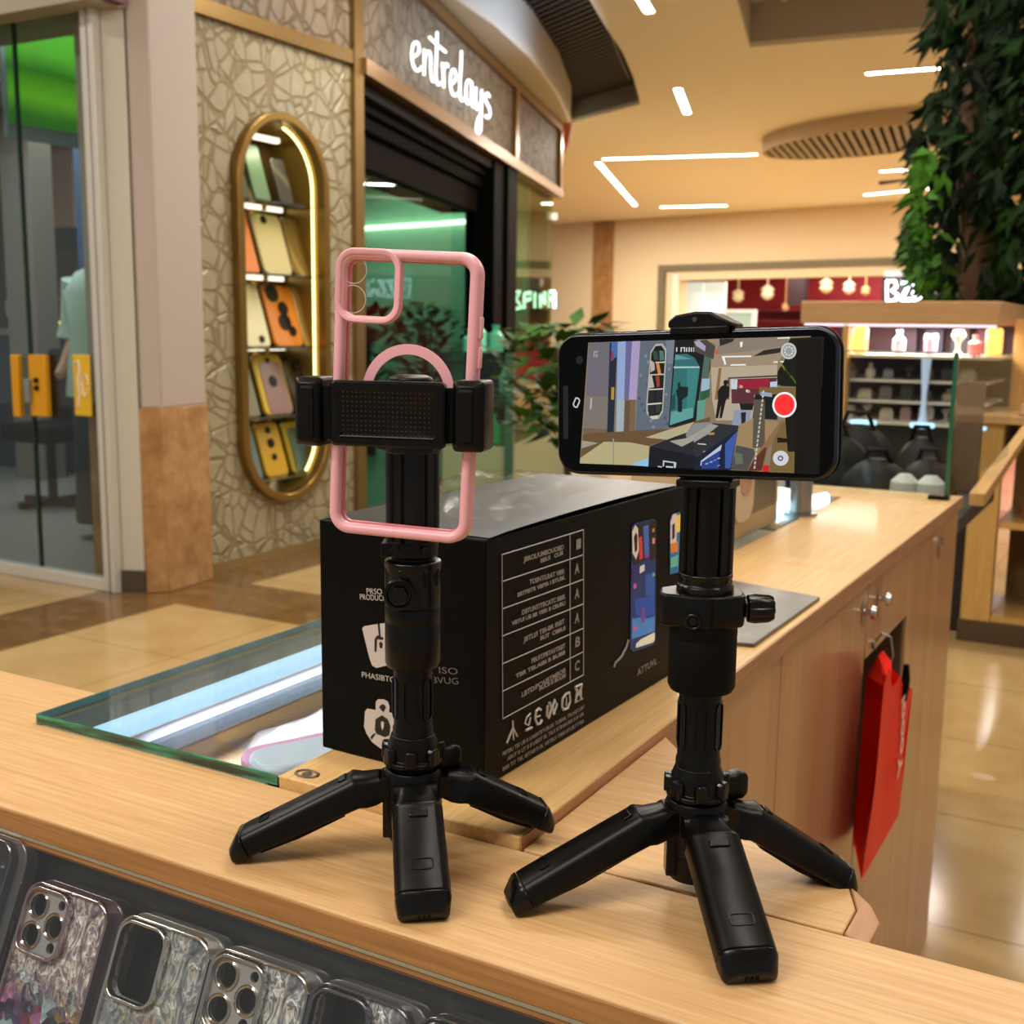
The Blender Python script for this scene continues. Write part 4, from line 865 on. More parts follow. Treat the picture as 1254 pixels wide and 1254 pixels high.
# front face print: local x right, z up -> frame on the face
FM_ = BM@frame((0, -.0004, 0), (1, 0, 0), (0, 0, 1))
def fpx(x, y): q = FM_.inverted()@onp(x, y, FM_.translation, FM_.to_3x3()@V((0, 0, 1))); return (q.x, q.y, .0003)
PRN = P('print_white', 'c6bdb8', .5); PRD = P('print_black', '0c0c0c', .5)
def tpx(b, txt, x, y, x2, y2, hpx, mapf, FMx, mi=0, bold=0):
    """lettering from pixel (x,y) to (x2,y2) lying on a face"""
    a, e = V(mapf(x, y)), V(mapf(x2, y2)); d = e-a; up = V(mapf(x, y-hpx))-a
    ang = math.atan2(d.y, d.x); size = up.length/.72
    b.text(txt, size, FMx@Mx.Translation((a.x, a.y, .0004))@Mx.Rotation(ang, 4, 'Z'), mi, 0, d.length, bold=bold)
b = B(); tpx(b, 'PRSO -', 449, 727, 473, 728, 7, fpx, FM_, bold=.0); tpx(b, 'PRODUCO', 441, 734, 474, 736, 7, fpx, FM_)
tpx(b, 'PHASIBTO', 443, 829, 484, 836, 7, fpx, FM_); b.obj('front_lettering', PRN, bt, keep=True)
b = B(); tpx(b, 'ISO', 537, 824, 560, 826, 8, fpx, FM_); tpx(b, 'BVUG', 529, 836, 561, 838, 8, fpx, FM_); b.obj('front_lettering', P('print_grey', '6b6664', .5), bt, keep=True)
def poly(b, pts, mapf, FMx, z=.0004, mi=0):
    q = [mapf(*p) for p in pts]; b.add([FMx@V((p[0], p[1], z)) for p in q], [tuple(range(len(q)))], mi)
b = B(); s_ = 200/1140
def zp(L): return [(400+x*s_, 700+y*s_) for x, y in L]
poly(b, zp([(250, 395), (265, 380), (300, 374), (460, 350), (470, 600), (440, 650), (350, 672), (320, 655), (300, 600)]), fpx, FM_)
b.obj('front_icon', PRN, bt, keep=True); b = B(); poly(b, zp([(345, 980), (345, 910), (360, 890), (400, 890), (430, 905), (442, 940), (438, 985)]), fpx, FM_)
b.obj('front_icon', PRN, bt, keep=True); b = B(); poly(b, zp([(270, 975), (285, 955), (490, 990), (490, 1200), (380, 1235), (320, 1190), (280, 1130), (262, 1080)]), fpx, FM_, .0003)
b.obj('front_icon', PRN, bt, keep=True)
b = B(); poly(b, zp([(360, 365), (374, 362), (380, 450), (400, 460), (396, 475), (355, 470), (350, 560), (338, 555), (338, 470), (355, 445), (368, 445)]), fpx, FM_, .0007)
b.obj('front_icon_detail', PRD, bt, keep=True); b = B(); poly(b, zp([(370, 500), (380, 485), (395, 500), (390, 535), (374, 530)]), fpx, FM_, .0007)
b.obj('front_icon_detail', PRD, bt, keep=True); b = B(); poly(b, zp([(370, 945), (385, 925), (405, 925), (418, 945), (398, 980)]), fpx, FM_, .0007)
b.obj('front_icon_detail', PRD, bt, keep=True); b = B(); poly(b, zp([(340, 1100), (345, 1030), (390, 1000), (430, 1030), (448, 1080), (440, 1140), (410, 1152), (350, 1130)]), fpx, FM_, .0007)
b.obj('front_icon_detail', PRD, bt, keep=True); b = B(); poly(b, zp([(308, 1155), (330, 1130), (345, 1128), (318, 1170)]), fpx, FM_, .0007); b.obj('front_icon_detail', PRD, bt, keep=True)
b = B(); poly(b, zp([(384, 1050), (395, 1040), (406, 1050), (404, 1085), (394, 1105), (386, 1080)]), fpx, FM_, .0009); b.obj('front_icon_dot', PRN, bt, keep=True)
# right face print
RM_ = BM@frame((bw+.0004, 0, 0), (0, 1, 0), (0, 0, 1))
def rpx(x, y): q = RM_.inverted()@onp(x, y, RM_.translation, RM_.to_3x3()@V((0, 0, 1))); return (q.x, q.y, .0003)
LN = P('print_line', 'b5b0ac', .5)
b = B(); s_ = 240/1254
def zr_(x, y): return (600+x*240/1254, 620+y*240/1254)
def line(b, L, w=.00045):
    b.tube([RM_@V((rpx(*zr_(*p))[0], rpx(*zr_(*p))[1], .0002)) for p in L], w, 4)
tops = [(310, 205), (482, 365), (658, 512), (832, 660), (1010, 815), (1186, 970)]
for i, (yl, ym) in enumerate(tops):
    yr = (150, 310, 467, 624, 780, 930)[i]
    line(b, [(75, yl), (510, yl+(yr-yl)*.83), (597, yr)])
line(b, [(75, 310), (80, 1360)]); line(b, [(597, 150), (597, 1075)]); line(b, [(510, 180), (512, 1115)]); line(b, [(80, 1360), (597, 1078)]); b.obj('table_lines', LN, bt)
b = B()
rows = [('JBROL/UMBOUOBD', 215, 355, 472, 272), ('TOBNT/LRAT VBIR', 250, 500, 475, 428), ('DBTUNT/TBCATC BBIR', 200, 695, 478, 590), ('JBTLI/I TBI-BR IRBT', 215, 868, 478, 745), ('PBUIT/PBTAVTRBT', 262, 1005, 478, 905), ('LBTD/PCAIBTMBOB', 200, 1222, 480, 1060)]
rows2 = [('BBUI   CUB', 320, 362, 465, 308), ('SBTPBTR VBPIR I BTUBL', 172, 580, 478, 464), ('VBTUI UB BR VBIR B CBUBU', 138, 762, 480, 628), ('BUT  CBBUI', 318, 858, 478, 790), ('TBR TBLAIBI B BUBB', 162, 1100, 480, 942), ('BUCB B BUUBI', 312, 1180, 480, 1092)]
for L, hp in ((rows, 6), (rows2, 5)):
    for s, x, y, x2, y2 in L: p, q = zr_(x, y), zr_(x2, y2); tpx(b, s, *p, *q, hp, rpx, RM_, bold=.0002)
for i, (s, x, y) in enumerate((('I', 540, 278), ('A', 540, 432), ('A', 540, 592), ('A', 540, 748), ('B', 540, 902), ('C', 538, 1055))):
    p = zr_(x, y); q = zr_(x+30, y-10); tpx(b, s, *p, *q, 12, rpx, RM_, bold=.0003)
b.obj('table_lettering', P('print_dim', '9a9592', .5), bt, keep=True)
s_ = 130/1164
def z4(x, y): return (600+x*130/1164, 820+y*130/1164)
b = B()
def ln4(L, w=.0007): b.tube([RM_@V((rpx(*z4(*p))[0], rpx(*z4(*p))[1], .0003)) for p in L], w, 5)
ln4([(245, 560), (245, 640), (180, 805)], .0008); ln4([(250, 640), (295, 730)], .0008); ln4([(245, 640), (255, 770)]); 
ln4([(440, 480), (400, 520), (380, 590), (420, 610), (440, 520)]); ln4([(385, 665), (455, 635)], .001)
ln4([(555, 440), (530, 425), (500, 455), (490, 540), (515, 600), (545, 590), (565, 550)], .001); ln4([(500, 520), (545, 505)])
ln4([(640, 530), (618, 500), (625, 400), (655, 360), (665, 430), (640, 530)], .001); ln4([(690, 490), (680, 420), (705, 330), (730, 380), (690, 490)], .001); ln4([(640, 360), (710, 480)])
ln4([(800, 440), (785, 400), (790, 320), (830, 265), (865, 250), (875, 350), (850, 420), (800, 440)], .001); ln4([(830, 400), (835, 300)])
ln4([(930, 190), (1005, 160)], .001); ln4([(950, 210), (935, 360), (990, 330), (990, 190)], .001); ln4([(930, 210), (1010, 320)]); ln4([(1005, 180), (930, 340)])
b.obj('mark_symbols', P('print_bright', 'cfcac6', .5), bt)
b = B()
for i, (s, x, y, x2, y2) in enumerate((('PBTBU TBI UB B UABRTBTUBLBR TUBRBL TBUABTUBT', 132, 950, 1030, 425), ('ABUT B UT B B UBIBT BL TBUI BTBABUIBR B B UBI', 185, 1000, 1022, 500), ('BBB TIT TBL IBTAIBTI BL VBTBUI TBBB BTUBTTTBR', 132, 1115, 1026, 580))):
    tpx(b, s, *z4(x, y), *z4(x2, y2), 5, rpx, RM_, bold=.0001)
b.obj('small_print', P('print_small', '8f8a86', .5), bt, keep=True)
# printed phone pictures
b = B(RM_)
def pp_(pts, col, z, s=240/1254): 
    q = [rpx(*zr_(*p)) for p in pts]; b.paint([(p[0], p[1], z) for p in q], col)
pp_([(905, 130), (925, 108), (1045, 80), (1062, 95), (1055, 870), (1040, 888), (915, 930), (895, 910)], '16306e', .0003)
pp_([(1030, 90), (1060, 95), (1058, 330), (1030, 350), (1018, 330), (1020, 120)], '0a0a10', .0005)
pp_([(925, 118), (1018, 96), (1018, 330), (920, 375), (906, 350), (906, 150)], '15121c', .0005)
pp_([(905, 160), (925, 118), (942, 140), (948, 280), (930, 340), (908, 300)], 'cfc6c4', .0007); pp_([(915, 200), (928, 165), (938, 190), (936, 280), (922, 295)], '101014', .0009)
pp_([(948, 200), (968, 190), (975, 330), (952, 345)], 'c03a3a', .0007); pp_([(975, 130), (1010, 115), (1015, 320), (985, 330)], '3f63b8', .0007); pp_([(990, 300), (1012, 295), (1012, 325), (990, 332)], '7b3fa8', .0009)
pp_([(955, 385), (985, 370), (985, 410), (955, 430)], 'cfd4da', .0006); pp_([(905, 400), (950, 380), (950, 470), (905, 480)], '28206a', .0005)
pp_([(990, 440), (1050, 420), (1050, 560), (990, 590)], '2552a8', .0005); pp_([(920, 600), (1050, 560), (1052, 700), (1000, 720), (930, 700)], '1d4cae', .0005)
pp_([(905, 720), (1052, 690), (1050, 800), (905, 850)], '3f7fd0', .0005); pp_([(930, 880), (960, 850), (1050, 805), (1050, 850), (1040, 870), (930, 905)], 'd8dcd4', .0007)
pp_([(912, 500), (930, 490), (932, 520), (914, 530)], 'c05a9a', .0007); pp_([(912, 770), (930, 755), (932, 790), (914, 800)], 'c05a9a', .0007); pp_([(960, 660), (985, 640), (985, 740), (965, 745)], '6a3fa0', .0007); pp_([(1035, 430), (1050, 425), (1050, 445), (1035, 450)], '50c07a', .0007)
pp_([(1035, 145), (1048, 138), (1048, 160), (1035, 166)], 'c08030', .0007); pp_([(1035, 205), (1050, 200), (1050, 235), (1035, 240)], 'e08a90', .0007)
pp_([(1150, 90), (1165, 50), (1215, 35), (1215, 420), (1150, 435)], '1c6fa8', .0003); pp_([(1152, 100), (1168, 52), (1190, 45), (1190, 230), (1152, 260)], 'd9c2c4', .0005); pp_([(1162, 120), (1178, 105), (1178, 200), (1162, 215)], '1a1418', .0007)
pp_([(1152, 240), (1200, 225), (1198, 290), (1152, 300)], 'd07a30', .0006); pp_([(1190, 60), (1215, 50), (1215, 160), (1190, 170)], 'e3cf5a', .0006); pp_([(1152, 330), (1200, 310), (1198, 380), (1152, 395)], '5fb0a0', .0006)
b.obj('phone_picture', tint, bt, keep=True)
b = B(); tpx(b, 'ATTUVL', *zr_(940, 1085), *zr_(1066, 1005), 8, rpx, RM_, bold=.0002)
b.tube([RM_@V((rpx(*zr_(*p))[0], rpx(*zr_(*p))[1], .0003)) for p in ((885, 855), (870, 900), (840, 960), (800, 1000), (792, 1030))], .0011, 5); b.obj('side_lettering', P('print_mid', '8a8684', .5), bt, keep=True)
# clear plastic sheet lying on the box
pm = bpy.data.materials.new('crinkled_plastic'); pm.use_nodes = True; pm.node_tree.nodes.clear(); gg = G(pm)
o_ = gg.n('OutputMaterial'); tr = gg.n('BsdfTransparent', {'Color': (.93, .92, .9, 1)}); gl = gg.n('BsdfGlossy', {'Roughness': .2, 'Color': (.55, .54, .52, 1)}); df = gg.n('BsdfDiffuse', {'Color': (.22, .21, .2, 1)})
nz_ = gg.noise(gg.pos((1, 1, 1)), 45, 5, .7); f1 = gg.n('MapRange', {'Value': nz_.outputs[0], 1: .5, 2: .75, 3: .03, 4: .26})
m1 = gg.n('MixShader', {0: .4}); gg.l(gl.outputs[0], m1.inputs[1]); gg.l(df.outputs[0], m1.inputs[2]); m2 = gg.n('MixShader'); gg.l(f1.outputs[0], m2.inputs[0]); gg.l(tr.outputs[0], m2.inputs[1]); gg.l(m1.outputs[0], m2.inputs[2]); gg.l(m2.outputs[0], o_.inputs[0])
b = B(BM@Mx.Translation((bw*.42, .15, bh+.0068))@Mx.Rotation(.12, 4, 'Z')); crumple(b, (0, 0, 0), .115, .25, .020, 77, 18, 26)
tag(b.obj('plastic_bag', pm, ang=50), 'crumpled clear plastic bag lying on top of the black product box', 'plastic bag')
# ------------------------------------------------------------------ things on the long worktop
ZW = T+.0081
mt = P('grey_mat', '5a5650', .35); gg = G(mt); n_ = gg.noise(gg.pos((1, 1, 1)), 14, 4); gg.col(gg.ramp(n_.outputs[0], [(.3, '4b4740'), (.6, '66625a'), (.8, '8a857b')])); gg.bump(n_.outputs[0], .3, .003)
b = B(); b.prism([(-.3345, 1.09), (-.3325, 1.33), (-.4575, 1.364), (-.475, 1.06)], ZW, ZW+.004); tag(b.obj('counter_mat', mt, bevel=.001), 'dark grey flat mat lying on the worktop behind the right tripod', 'mat')
t = thing('gadget_box', 'beige gadget box with a pale product picture behind the right tripod pole', 'box', (-.58, 1.72, ZW))
M = Mx.Translation((-.6, 1.72, ZW)); b = B(M); b.bb((-.06, -.20, 0), (.06, .13, .135)); b.obj('carton', P('box_beige', 'b39a72', .4), t, bevel=.002)
b = B(M); b.bb((.0602, -.195, .032), (.061, .115, .13)); b.obj('side_print', P('box_print_dark', '3d3a33', .3), t)
b = B(M); b.prism(rrect(.09, .105, .03, 5), 0, .001, M=frame((.0612, -.05, .078), (0, 1, 0), (0, 0, 1))); b.obj('picture', P('box_print_pale', 'c9b9a2', .4), t)
b = B(M); b.prism(rrect(.05, .05, .02, 5), 0, .001, M=frame((.0623, -.045, .09), (0, 1, 0), (0, 0, 1))); b.obj('picture_spot', P('box_print_pink', 'b98a78', .4), t)
b = B(M); b.prism(rrect(.02, .03, .008, 5), 0, .001, M=frame((.0634, -.03, .10), (0, 1, 0), (0, 0, 1))); b.obj('picture_leaf', P('box_print_green', '7f9a4c', .4), t)
b = B(); c_ = onz(980, 630, ZW); b.cyl(c_, (c_.x, c_.y, ZW+.13), .0185, n=24); b.cyl((c_.x, c_.y, ZW), (c_.x, c_.y, ZW+.004), .028, n=24); tag(b.obj('metal_post', P('post_steel', '8d8c8c', .3, .9)), 'grey metal post on the worktop under the right end of the upright phone', 'post')
t = thing('inset_light_panel', 'inset glass with pale blue light on the worktop behind the metal post', 'glass inset', (-.64, 2.1, T))
b = B(); b.prism([(-.80, 1.84), (-.535, 1.84), (-.54, 2.25), (-.80, 2.28)], T+.0005, T+.0078); b.obj('pane', P('inset_pale', 'a9cbe0', .1, emit='9fd0f0', es=.35), t)
b = B(); p0, p1 = onz(905, 634, T+.012), onz(1012, 612, T+.012); b.tube([p0, p1], .014, 8, flat=.5); b.obj('light_tube', lamp('inset_tube', 'c4ecff', 3), t)
b = B(); b.prism([(-.815, 1.82), (-.53, 1.82), (-.53, 1.838), (-.815, 1.838)], T+.0005, T+.0085); b.obj('rim', P('inset_rim', 'c8b48c', .4), t)
# glass partition at the far end of the worktop
ZG = T+.279
t = thing('glass_partition', 'upright clear glass partition with a green corner edge at the far end of the worktop', 'glass partition', (-.35, 2.3, ZW))
b = B(); b.bb((-.95, 2.282, ZW), (-.346, 2.288, ZG)); b.obj('front_pane', glass('partition_a', 'f4f8f6', .007, cap=.2), t)
b = B(); b.bb((-.348, 2.289, ZW), (-.342, 3.2, ZG-.01)); b.obj('side_pane', glass('partition_b', 'f2f7f5', .02, cap=.12), t)
b = B(); b.bb((-.349, 2.279, ZW), (-.341, 2.2885, ZG)); b.obj('corner_edge', P('green_edge', '1c5a3e', .15), t)
b = B(); b.bb((-.95, 2.2815, ZG), (-.342, 2.2885, ZG+.003)); b.obj('top_edge', P('grey_green_edge', '6f8f80', .2), t)
b = B(); b.bb((-.375, 2.262, ZW), (-.338, 2.279, ZW+.008)); b.obj('clamp_foot', BLK, t)
# ================================================================== TRIPODS
RZ = math.radians(29.3)
def tripod(label, ax, ay, feet, prof, pole, neck_z, base_label, lower_z, knob, seed):
    """feet: list of (world point) tips; prof: dict of picture rows -> heights"""
    t = thing('phone_tripod', label, 'tripod', (ax, ay, T), RZ)
    M = RM[t.name]; Mi = M.inverted(); L = prof
    # base tube between the legs
    b = B(M); b.lathe([(.0145, lower_z), (.0155, lower_z+.003), (.0155, lower_z+.014), (.0165, lower_z+.015), (.0165, L['hub0'])], 32); o = b.obj('base_tube', BLK, t)
    b = B(M); b.box((-.0145, -.004, lower_z+.016), (.006, .012, .026)); b.obj('base_clip', BLK2, o, bevel=.001)
    # hub with ears
    h0, h1 = L['hub0'], L['hub1']
    b = B(M); b.lathe([(.0155, h0-.012), (.0175, h0-.006), (.018, h1-.004), (.0165, h1)], 36); hub = b.obj('hub', BLK, t, bevel=.0006)
    b = B(M); b.lathe([(.0135, h1-.0005), (.0135, h1+.004)], 32); b.obj('hub_gap', BLKM, t)
    # lobed locking ring
    n = 72; r0, r1 = L['lobe_r'], L['lobe_r']*1.16
    b = B(M); z0, z1 = L['lobe0'], L['lobe1']
    b.lathe([(r0*.98, z0), (r0*1.10, z0+.0012), (r0*1.10, z0+.0036), (r0*.93, z0+.0044), (r0*.93, z1-.0055), (r0*.86, z1-.003), (r0*.80, z1)], 64); ring_ = b.obj('locking_ring', BLK, t, bevel=.0004)
    for a in range(7):
        K = Mx.Rotation(a*2*PI/7+.22, 4, 'Z'); b = B(M@K); w0 = r0*.24
        b.loft([[(x, y*s, z) for y, z in ((-w0, z0+.0020), (w0, z0+.0020), (w0, z1-.0085), (w0*.55, z1-.0062), (-w0*.55, z1-.0062), (-w0, z1-.0085))] for x, s in ((r0*.80, 1.05), (r0*1.08, 1.0), (r0*1.17, .74))]); b.obj('grip_lobe', BLK2, ring_, bevel=.0007)
    # thin tube with slots
    b = B(M); b.lathe([(L['thin_r']*1.06, z1-.001), (L['thin_r']*1.06, z1+.004), (L['thin_r'], z1+.0055), (L['thin_r'], L['thick0']+.001)], 40); o = b.obj('lower_tube', BLK, t)
    b = B(M); zc, hh = (z1+L['thick0'])/2+.002, (L['thick0']-z1)*.62
    for a in range(6):
        K = Mx.Rotation(a*PI/3-.1, 4, 'Z')@frame((0, -L['thin_r'], zc), (1, 0, 0), (0, 0, 1))
        b.ring(rrect(.0075, hh, .0035, 5), rrect(.0062, hh-.0013, .003, 5), -.001, .0005, M=K)
    b.obj('tube_groove', BLK2, o)
    # thick grip
    k0, k1 = L['thick0'], L['thick1']; R_ = L['thick_r']
    b = B(M); b.lathe([(R_*.93, k0), (R_, k0+.0025), (R_, k1-.0105), (R_*.985, k1-.010), (R_*.985, k1-.009), (R_, k1-.0085), (R_, k1-.001), (R_*.96, k1)], 48); grip = b.obj('grip', BLKM if seed == 2 else BLK, t)
    # fluted pole
    p0, p1 = pole; rp = L['pole_r']; n = 96; out = []
    for i in range(n):
        a = 2*PI*i/n+PI/4*0; f = rp*(1+.07*math.cos(4*a+PI)*-1)
        q = (a % (PI/2))/(PI/2)
        if any(abs(q-c) < .045 for c in (.30, .70)): f -= rp*.16
        out.append((f*math.cos(a), f*math.sin(a)))
    b = B(M@Mx.Rotation(.16 if seed == 1 else -.1, 4, 'Z')); b.prism(out, p0, p1); b.obj('pole', BLK, t, bevel=.0003)
    b = B(M); b.lathe([(rp*1.12, p1-.002), (rp*1.16, p1), (rp*1.16, p1+.004), (rp*.9, p1+.006)], 32); b.obj('pole_cap', BLK, t, bevel=.0005)
    # legs
    for i, (ft, wd, slot) in enumerate(feet):
        q = Mi@V(ft); az = math.atan2(q.y, q.x); rad = math.hypot(q.x, q.y)
        hz = h1-.011; hr = .0150
        zf = q.z; d = V((rad-hr, 0, zf-hz)); Ln = d.length
        K = Mx.Rotation(az, 4, 'Z')@frame((hr, 0, hz), d, (0, 1, 0)); LM = M@K      # x along leg, y across, z up
        # foot tip touches with its lower corner, so lift the axis by half the thickness
        def sec(x, w, tz, bz, rr=.0042):
            return [(x, -w/2, bz), (x, -w/2, tz-rr*1.2), (x, -w/2+rr*.5, tz-rr*.4), (x, -w/2+rr*1.3, tz), (x, w/2-rr*1.3, tz), (x, w/2-rr*.5, tz-rr*.4), (x, w/2, tz-rr*1.2), (x, w/2, bz), (x, w/2-.003, bz-.0012), (x, -w/2+.003, bz-.0012)]
        w = wd; b = B(LM)
        b.loft([sec(.001, w*.74, .0095, -.0055), sec(.011, w*.82, .0128, -.0055), sec(.0155, w*.95, .0152, -.0040), sec(.0165, w*.96, .0158, -.0035), sec(.0195, w*.97, .0152, -.002), sec(Ln*.6, w, .0150, .000), sec(Ln-.016, w*1.02, .0148, .001), sec(Ln-.0105, w*1.02, .0146, .001)])
        leg = b.obj('leg', BLK, t, bevel=.0009)
        b = B(LM); b.loft([sec(Ln-.0104, w*1.03, .0150, .001), sec(Ln-.0075, w*1.02, .0144, .001), sec(Ln-.0015, w*.95, .0098, .0010), sec(Ln+.0005, w*.88, .0084, .0016)]); b.obj('foot', BLK2, leg, bevel=.0008)
        b = B(LM)
        for s_ in (-1, 0, 1): b.box((Ln+.0002, s_*.0027, .0050), (.0014, .0016, .0030))
        b.obj('foot_slot', BLKM, leg)
        b = B(LM); b.ring([(p[0]*1.0, p[1]) for p in rrect(.007, w*.44, .002, 3, (Ln-.026, 0))], rrect(.0058, w*.44-.0014, .0015, 3, (Ln-.026, 0)), .0146, .0155); b.obj('leg_inset', BLK, leg)
        b = B(LM); b.box((.0230, 0, .0146), (.005, w*.36, .0036)); b.obj('leg_latch', BLK2, leg, bevel=.0006)
        b = B(LM); b.loft([[(x, -w*.36, -.001), (x, w*.36, -.001), (x, w*.30, -.0042 if .2 < x/Ln < .8 else -.002), (x, -w*.30, -.0042 if .2 < x/Ln < .8 else -.002)] for x in (Ln*.3, Ln*.34, Ln*.6, Ln*.84)]); b.obj('leg_underside', BLKM, leg)
        b = B(M@Mx.Rotation(az, 4, 'Z')); b.cyl((hr+.001, -w*.42, hz), (hr+.001, w*.42, hz), .0065, n=20); b.obj('hinge', BLK, t)
    # small wing knob on the hub
    b = B(M); b.cyl((knob[0]*.6, knob[1]*.6, h1-.004), (knob[0], knob[1], h1+.001), .0035, n=14); b.M = M@Mx.Translation((knob[0], knob[1], h1+.002))@Mx.Rotation(knob[2], 4, 'Z'); b.loft([[(x, y*s, z*s) for y, z in rrect(.012, .017, .004, 4)] for x, s in ((-.008, .6), (-.004, .9), (.004, 1), (.008, .8))]); b.obj('hub_knob', BLK, t, bevel=.0005)
    return t, M
# ---- left tripod (holds the pink case)
LX, LY = -.377, .554
zl = lambda y, x=505: zax(x, y, (LX, LY))-T
PL = dict(hub0=zl(985), hub1=zl(938), lobe0=zl(933), lobe1=zl(897), thick0=zl(814), thick1=zl(740), lobe_r=.0163, thin_r=.0115, thick_r=.0165, pole_r=.0146)
lf = [(onz(291, 1049, T), .0250, 1), (onz(519, 1128, T), .0300, 1), (onz(668, 1014, T+.008), .0250, 1)]
t1, M1 = tripod('left black phone tripod, holding an empty pink phone case upright in its side clamp', LX, LY, lf, PL, (zl(662), zl(549)), 0, '', zl(1024), (.0195, .010, .5), 1)
# collar, tilt joint and screw of the left tripod
b = B(M1); b.lathe([(.0165, PL['thick1']), (.0165, zl(722)), (.0160, zl(700)), (.0168, zl(692)), (.0168, zl(686)), (.0150, zl(684))], 40); b.obj('tilt_joint', BLK2, t1, bevel=.0005)
b = B(M1); b.loft([[(x*.0172*1.0, y*.0172, zl(r)) for x, y in [(math.cos(2*PI*i/8+.39), math.sin(2*PI*i/8+.39)) for i in range(8)]] for r in (716, 692)]); b.obj('joint_facets', BLK2, t1, bevel=.0008)
b = B(M1); b.lathe([(.0125, zl(686)), (.0125, zl(680)), (.0150, zl(679)), (.0150, zl(662)), (.0142, zl(660))], 40); b.bb((-.0178, -.009, zl(679)), (.012, .009, zl(663))); b.obj('collar', BLK, t1, bevel=.0008)
kz = zl(720); b = B(M1@frame((-.0062, -.0165, kz), (1, 0, 0), (0, 0, 1)))
b.lathe([(.0092, -.004), (.0092, .0012), (.0080, .0030), (.0072, .0030), (.0066, .0018), (.0052, .0018), (.0048, .0042), (.0042, .0052), (.0, .0052)][:-1], 28); b.obj('tilt_screw', BLK2, t1)
b = B(M1@frame((-.0062, -.0165, kz), (1, 0, 0), (0, 0, 1)))
b.tube([(.0085*math.cos(a), .0085*math.sin(a), .0026) for a in [2*PI*i/30 for i in range(30)]], .0007, 6, True); b.tube([(.0050*math.cos(a), .0050*math.sin(a), .0050) for a in [2*PI*i/6 for i in range(6)]], .0005, 6, True); b.obj('screw_ridge', BLK2, t1)
b = B(M1); b.cyl((-.0115, -.0150, zl(668)), (-.0115, -.0162, zl(668)), .0016, n=12); b.cyl((.0085, -.0128, zl(668)), (.0085, -.0152, zl(668)), .0022, n=12); b.obj('collar_screw', BLK2, t1)
# clamp frame of the left tripod, turned so that its right side comes forward
KM = M1@Mx.Rotation(math.radians(-14), 4, 'Z')
za, zb_ = zl(541), zl(464); zc_ = (za+zb_)/2; hp = zb_-za
PFr = lambda z0=0: frame((0, z0, zc_), (1, 0, 0), (0, 0, 1))     # local x right, y up, z toward the viewer (-y)
b = B(KM@PFr(-.029)); px0, px1 = -.0365, .0300; pc = (px0+px1)/2; pw = px1-px0
b.loft([[(x, y, z) for x, y in rrect(pw-s*2, hp-s*2, .003, 4, (pc, 0))] for z, s in ((0, .0006), (.001, 0), (.0052, 0), (.0066, .0012), (.0068, .0045), (.0060, .0055))]); b.obj('clamp_plate', BLK, t1)
b = B(KM@PFr(-.029))
for i in range(20):
    for j in range(10):
        x, y = pc+(i-9.5)*.00262, (j-4.5)*.00262; r_ = .0008
        b.add([(x-r_, y, .0061), (x, y-r_, .0061), (x+r_, y, .0061), (x, y+r_, .0061), (x, y, .0071)], [(0, 1, 4), (1, 2, 4), (2, 3, 4), (3, 0, 4)])
b.obj('pad_studs', P('pad_rubber', '2a2a2a', .5), t1)
b = B(KM@PFr(-.029)); b.tube([(px0+.0075, -hp/2+.0075, .0066), (px0+.006, -hp/2+.0055, .0068), (px1-.006, -hp/2+.0055, .0068), (px1-.0045, -hp/2+.0075, .0064)], .0006, 6); b.obj('pad_rim', BLK, t1)
def jaw(x0, x1, nm, s_):
    b = B(KM@PFr(-.0145)); w_ = x1-x0; c_ = (x0+x1)/2; H_ = .0385
    b.loft([[(x, y, z) for x, y in rrect(w_-s*2, H_-s*2, .0022, 3, (c_, 0))] for z, s in ((-.0045, .001), (-.003, 0), (.0165, 0), (.0185, .0012), (.0205, .0032))])
    o = b.obj('jaw', BLK, t1, bevel=.0005)
    b = B(KM@PFr(-.0145))
    b.loft([[(x, y, z) for x, y in rrect(w_*q, H_*k, .0015, 3, (c_-s_*w_*.03, 0))] for z, q, k in ((.0204, .50, .78), (.0216, .44, .70))]); b.obj('jaw_pad', BLKR, o, bevel=.0004)
    b = B(KM@PFr(-.0145)); e = 1 if c_ < 0 else -1
    xa, xb = (x1, px0+.002) if c_ < 0 else (px1-.002, x0)
    b.bb((xa-.003*(c_ < 0), -.0150, .0125), (xb+.003*(c_ > 0), .0150, .0165)); b.obj('jaw_arm', BLKM, t1, bevel=.0005)
jaw(-.0587, -.0420, 'jaw', -1); jaw(.0335, .0512, 'jaw', 1)
b = B(KM); b.bb((-.010, -.0285, zc_-.012), (.010, .004, zc_+.013)); b.obj('clamp_neck', BLK, t1, bevel=.001)
b = B(KM); b.bb((-.018, -.012, za-.004), (.016, .010, zc_+.016)); b.lathe([(.0125, zb_-.004), (.0125, zb_+.001), (.009, zb_+.0025)], 24, M=Mx.Translation((.001, -.006, 0))); b.obj('clamp_body', BLK, t1, bevel=.001)
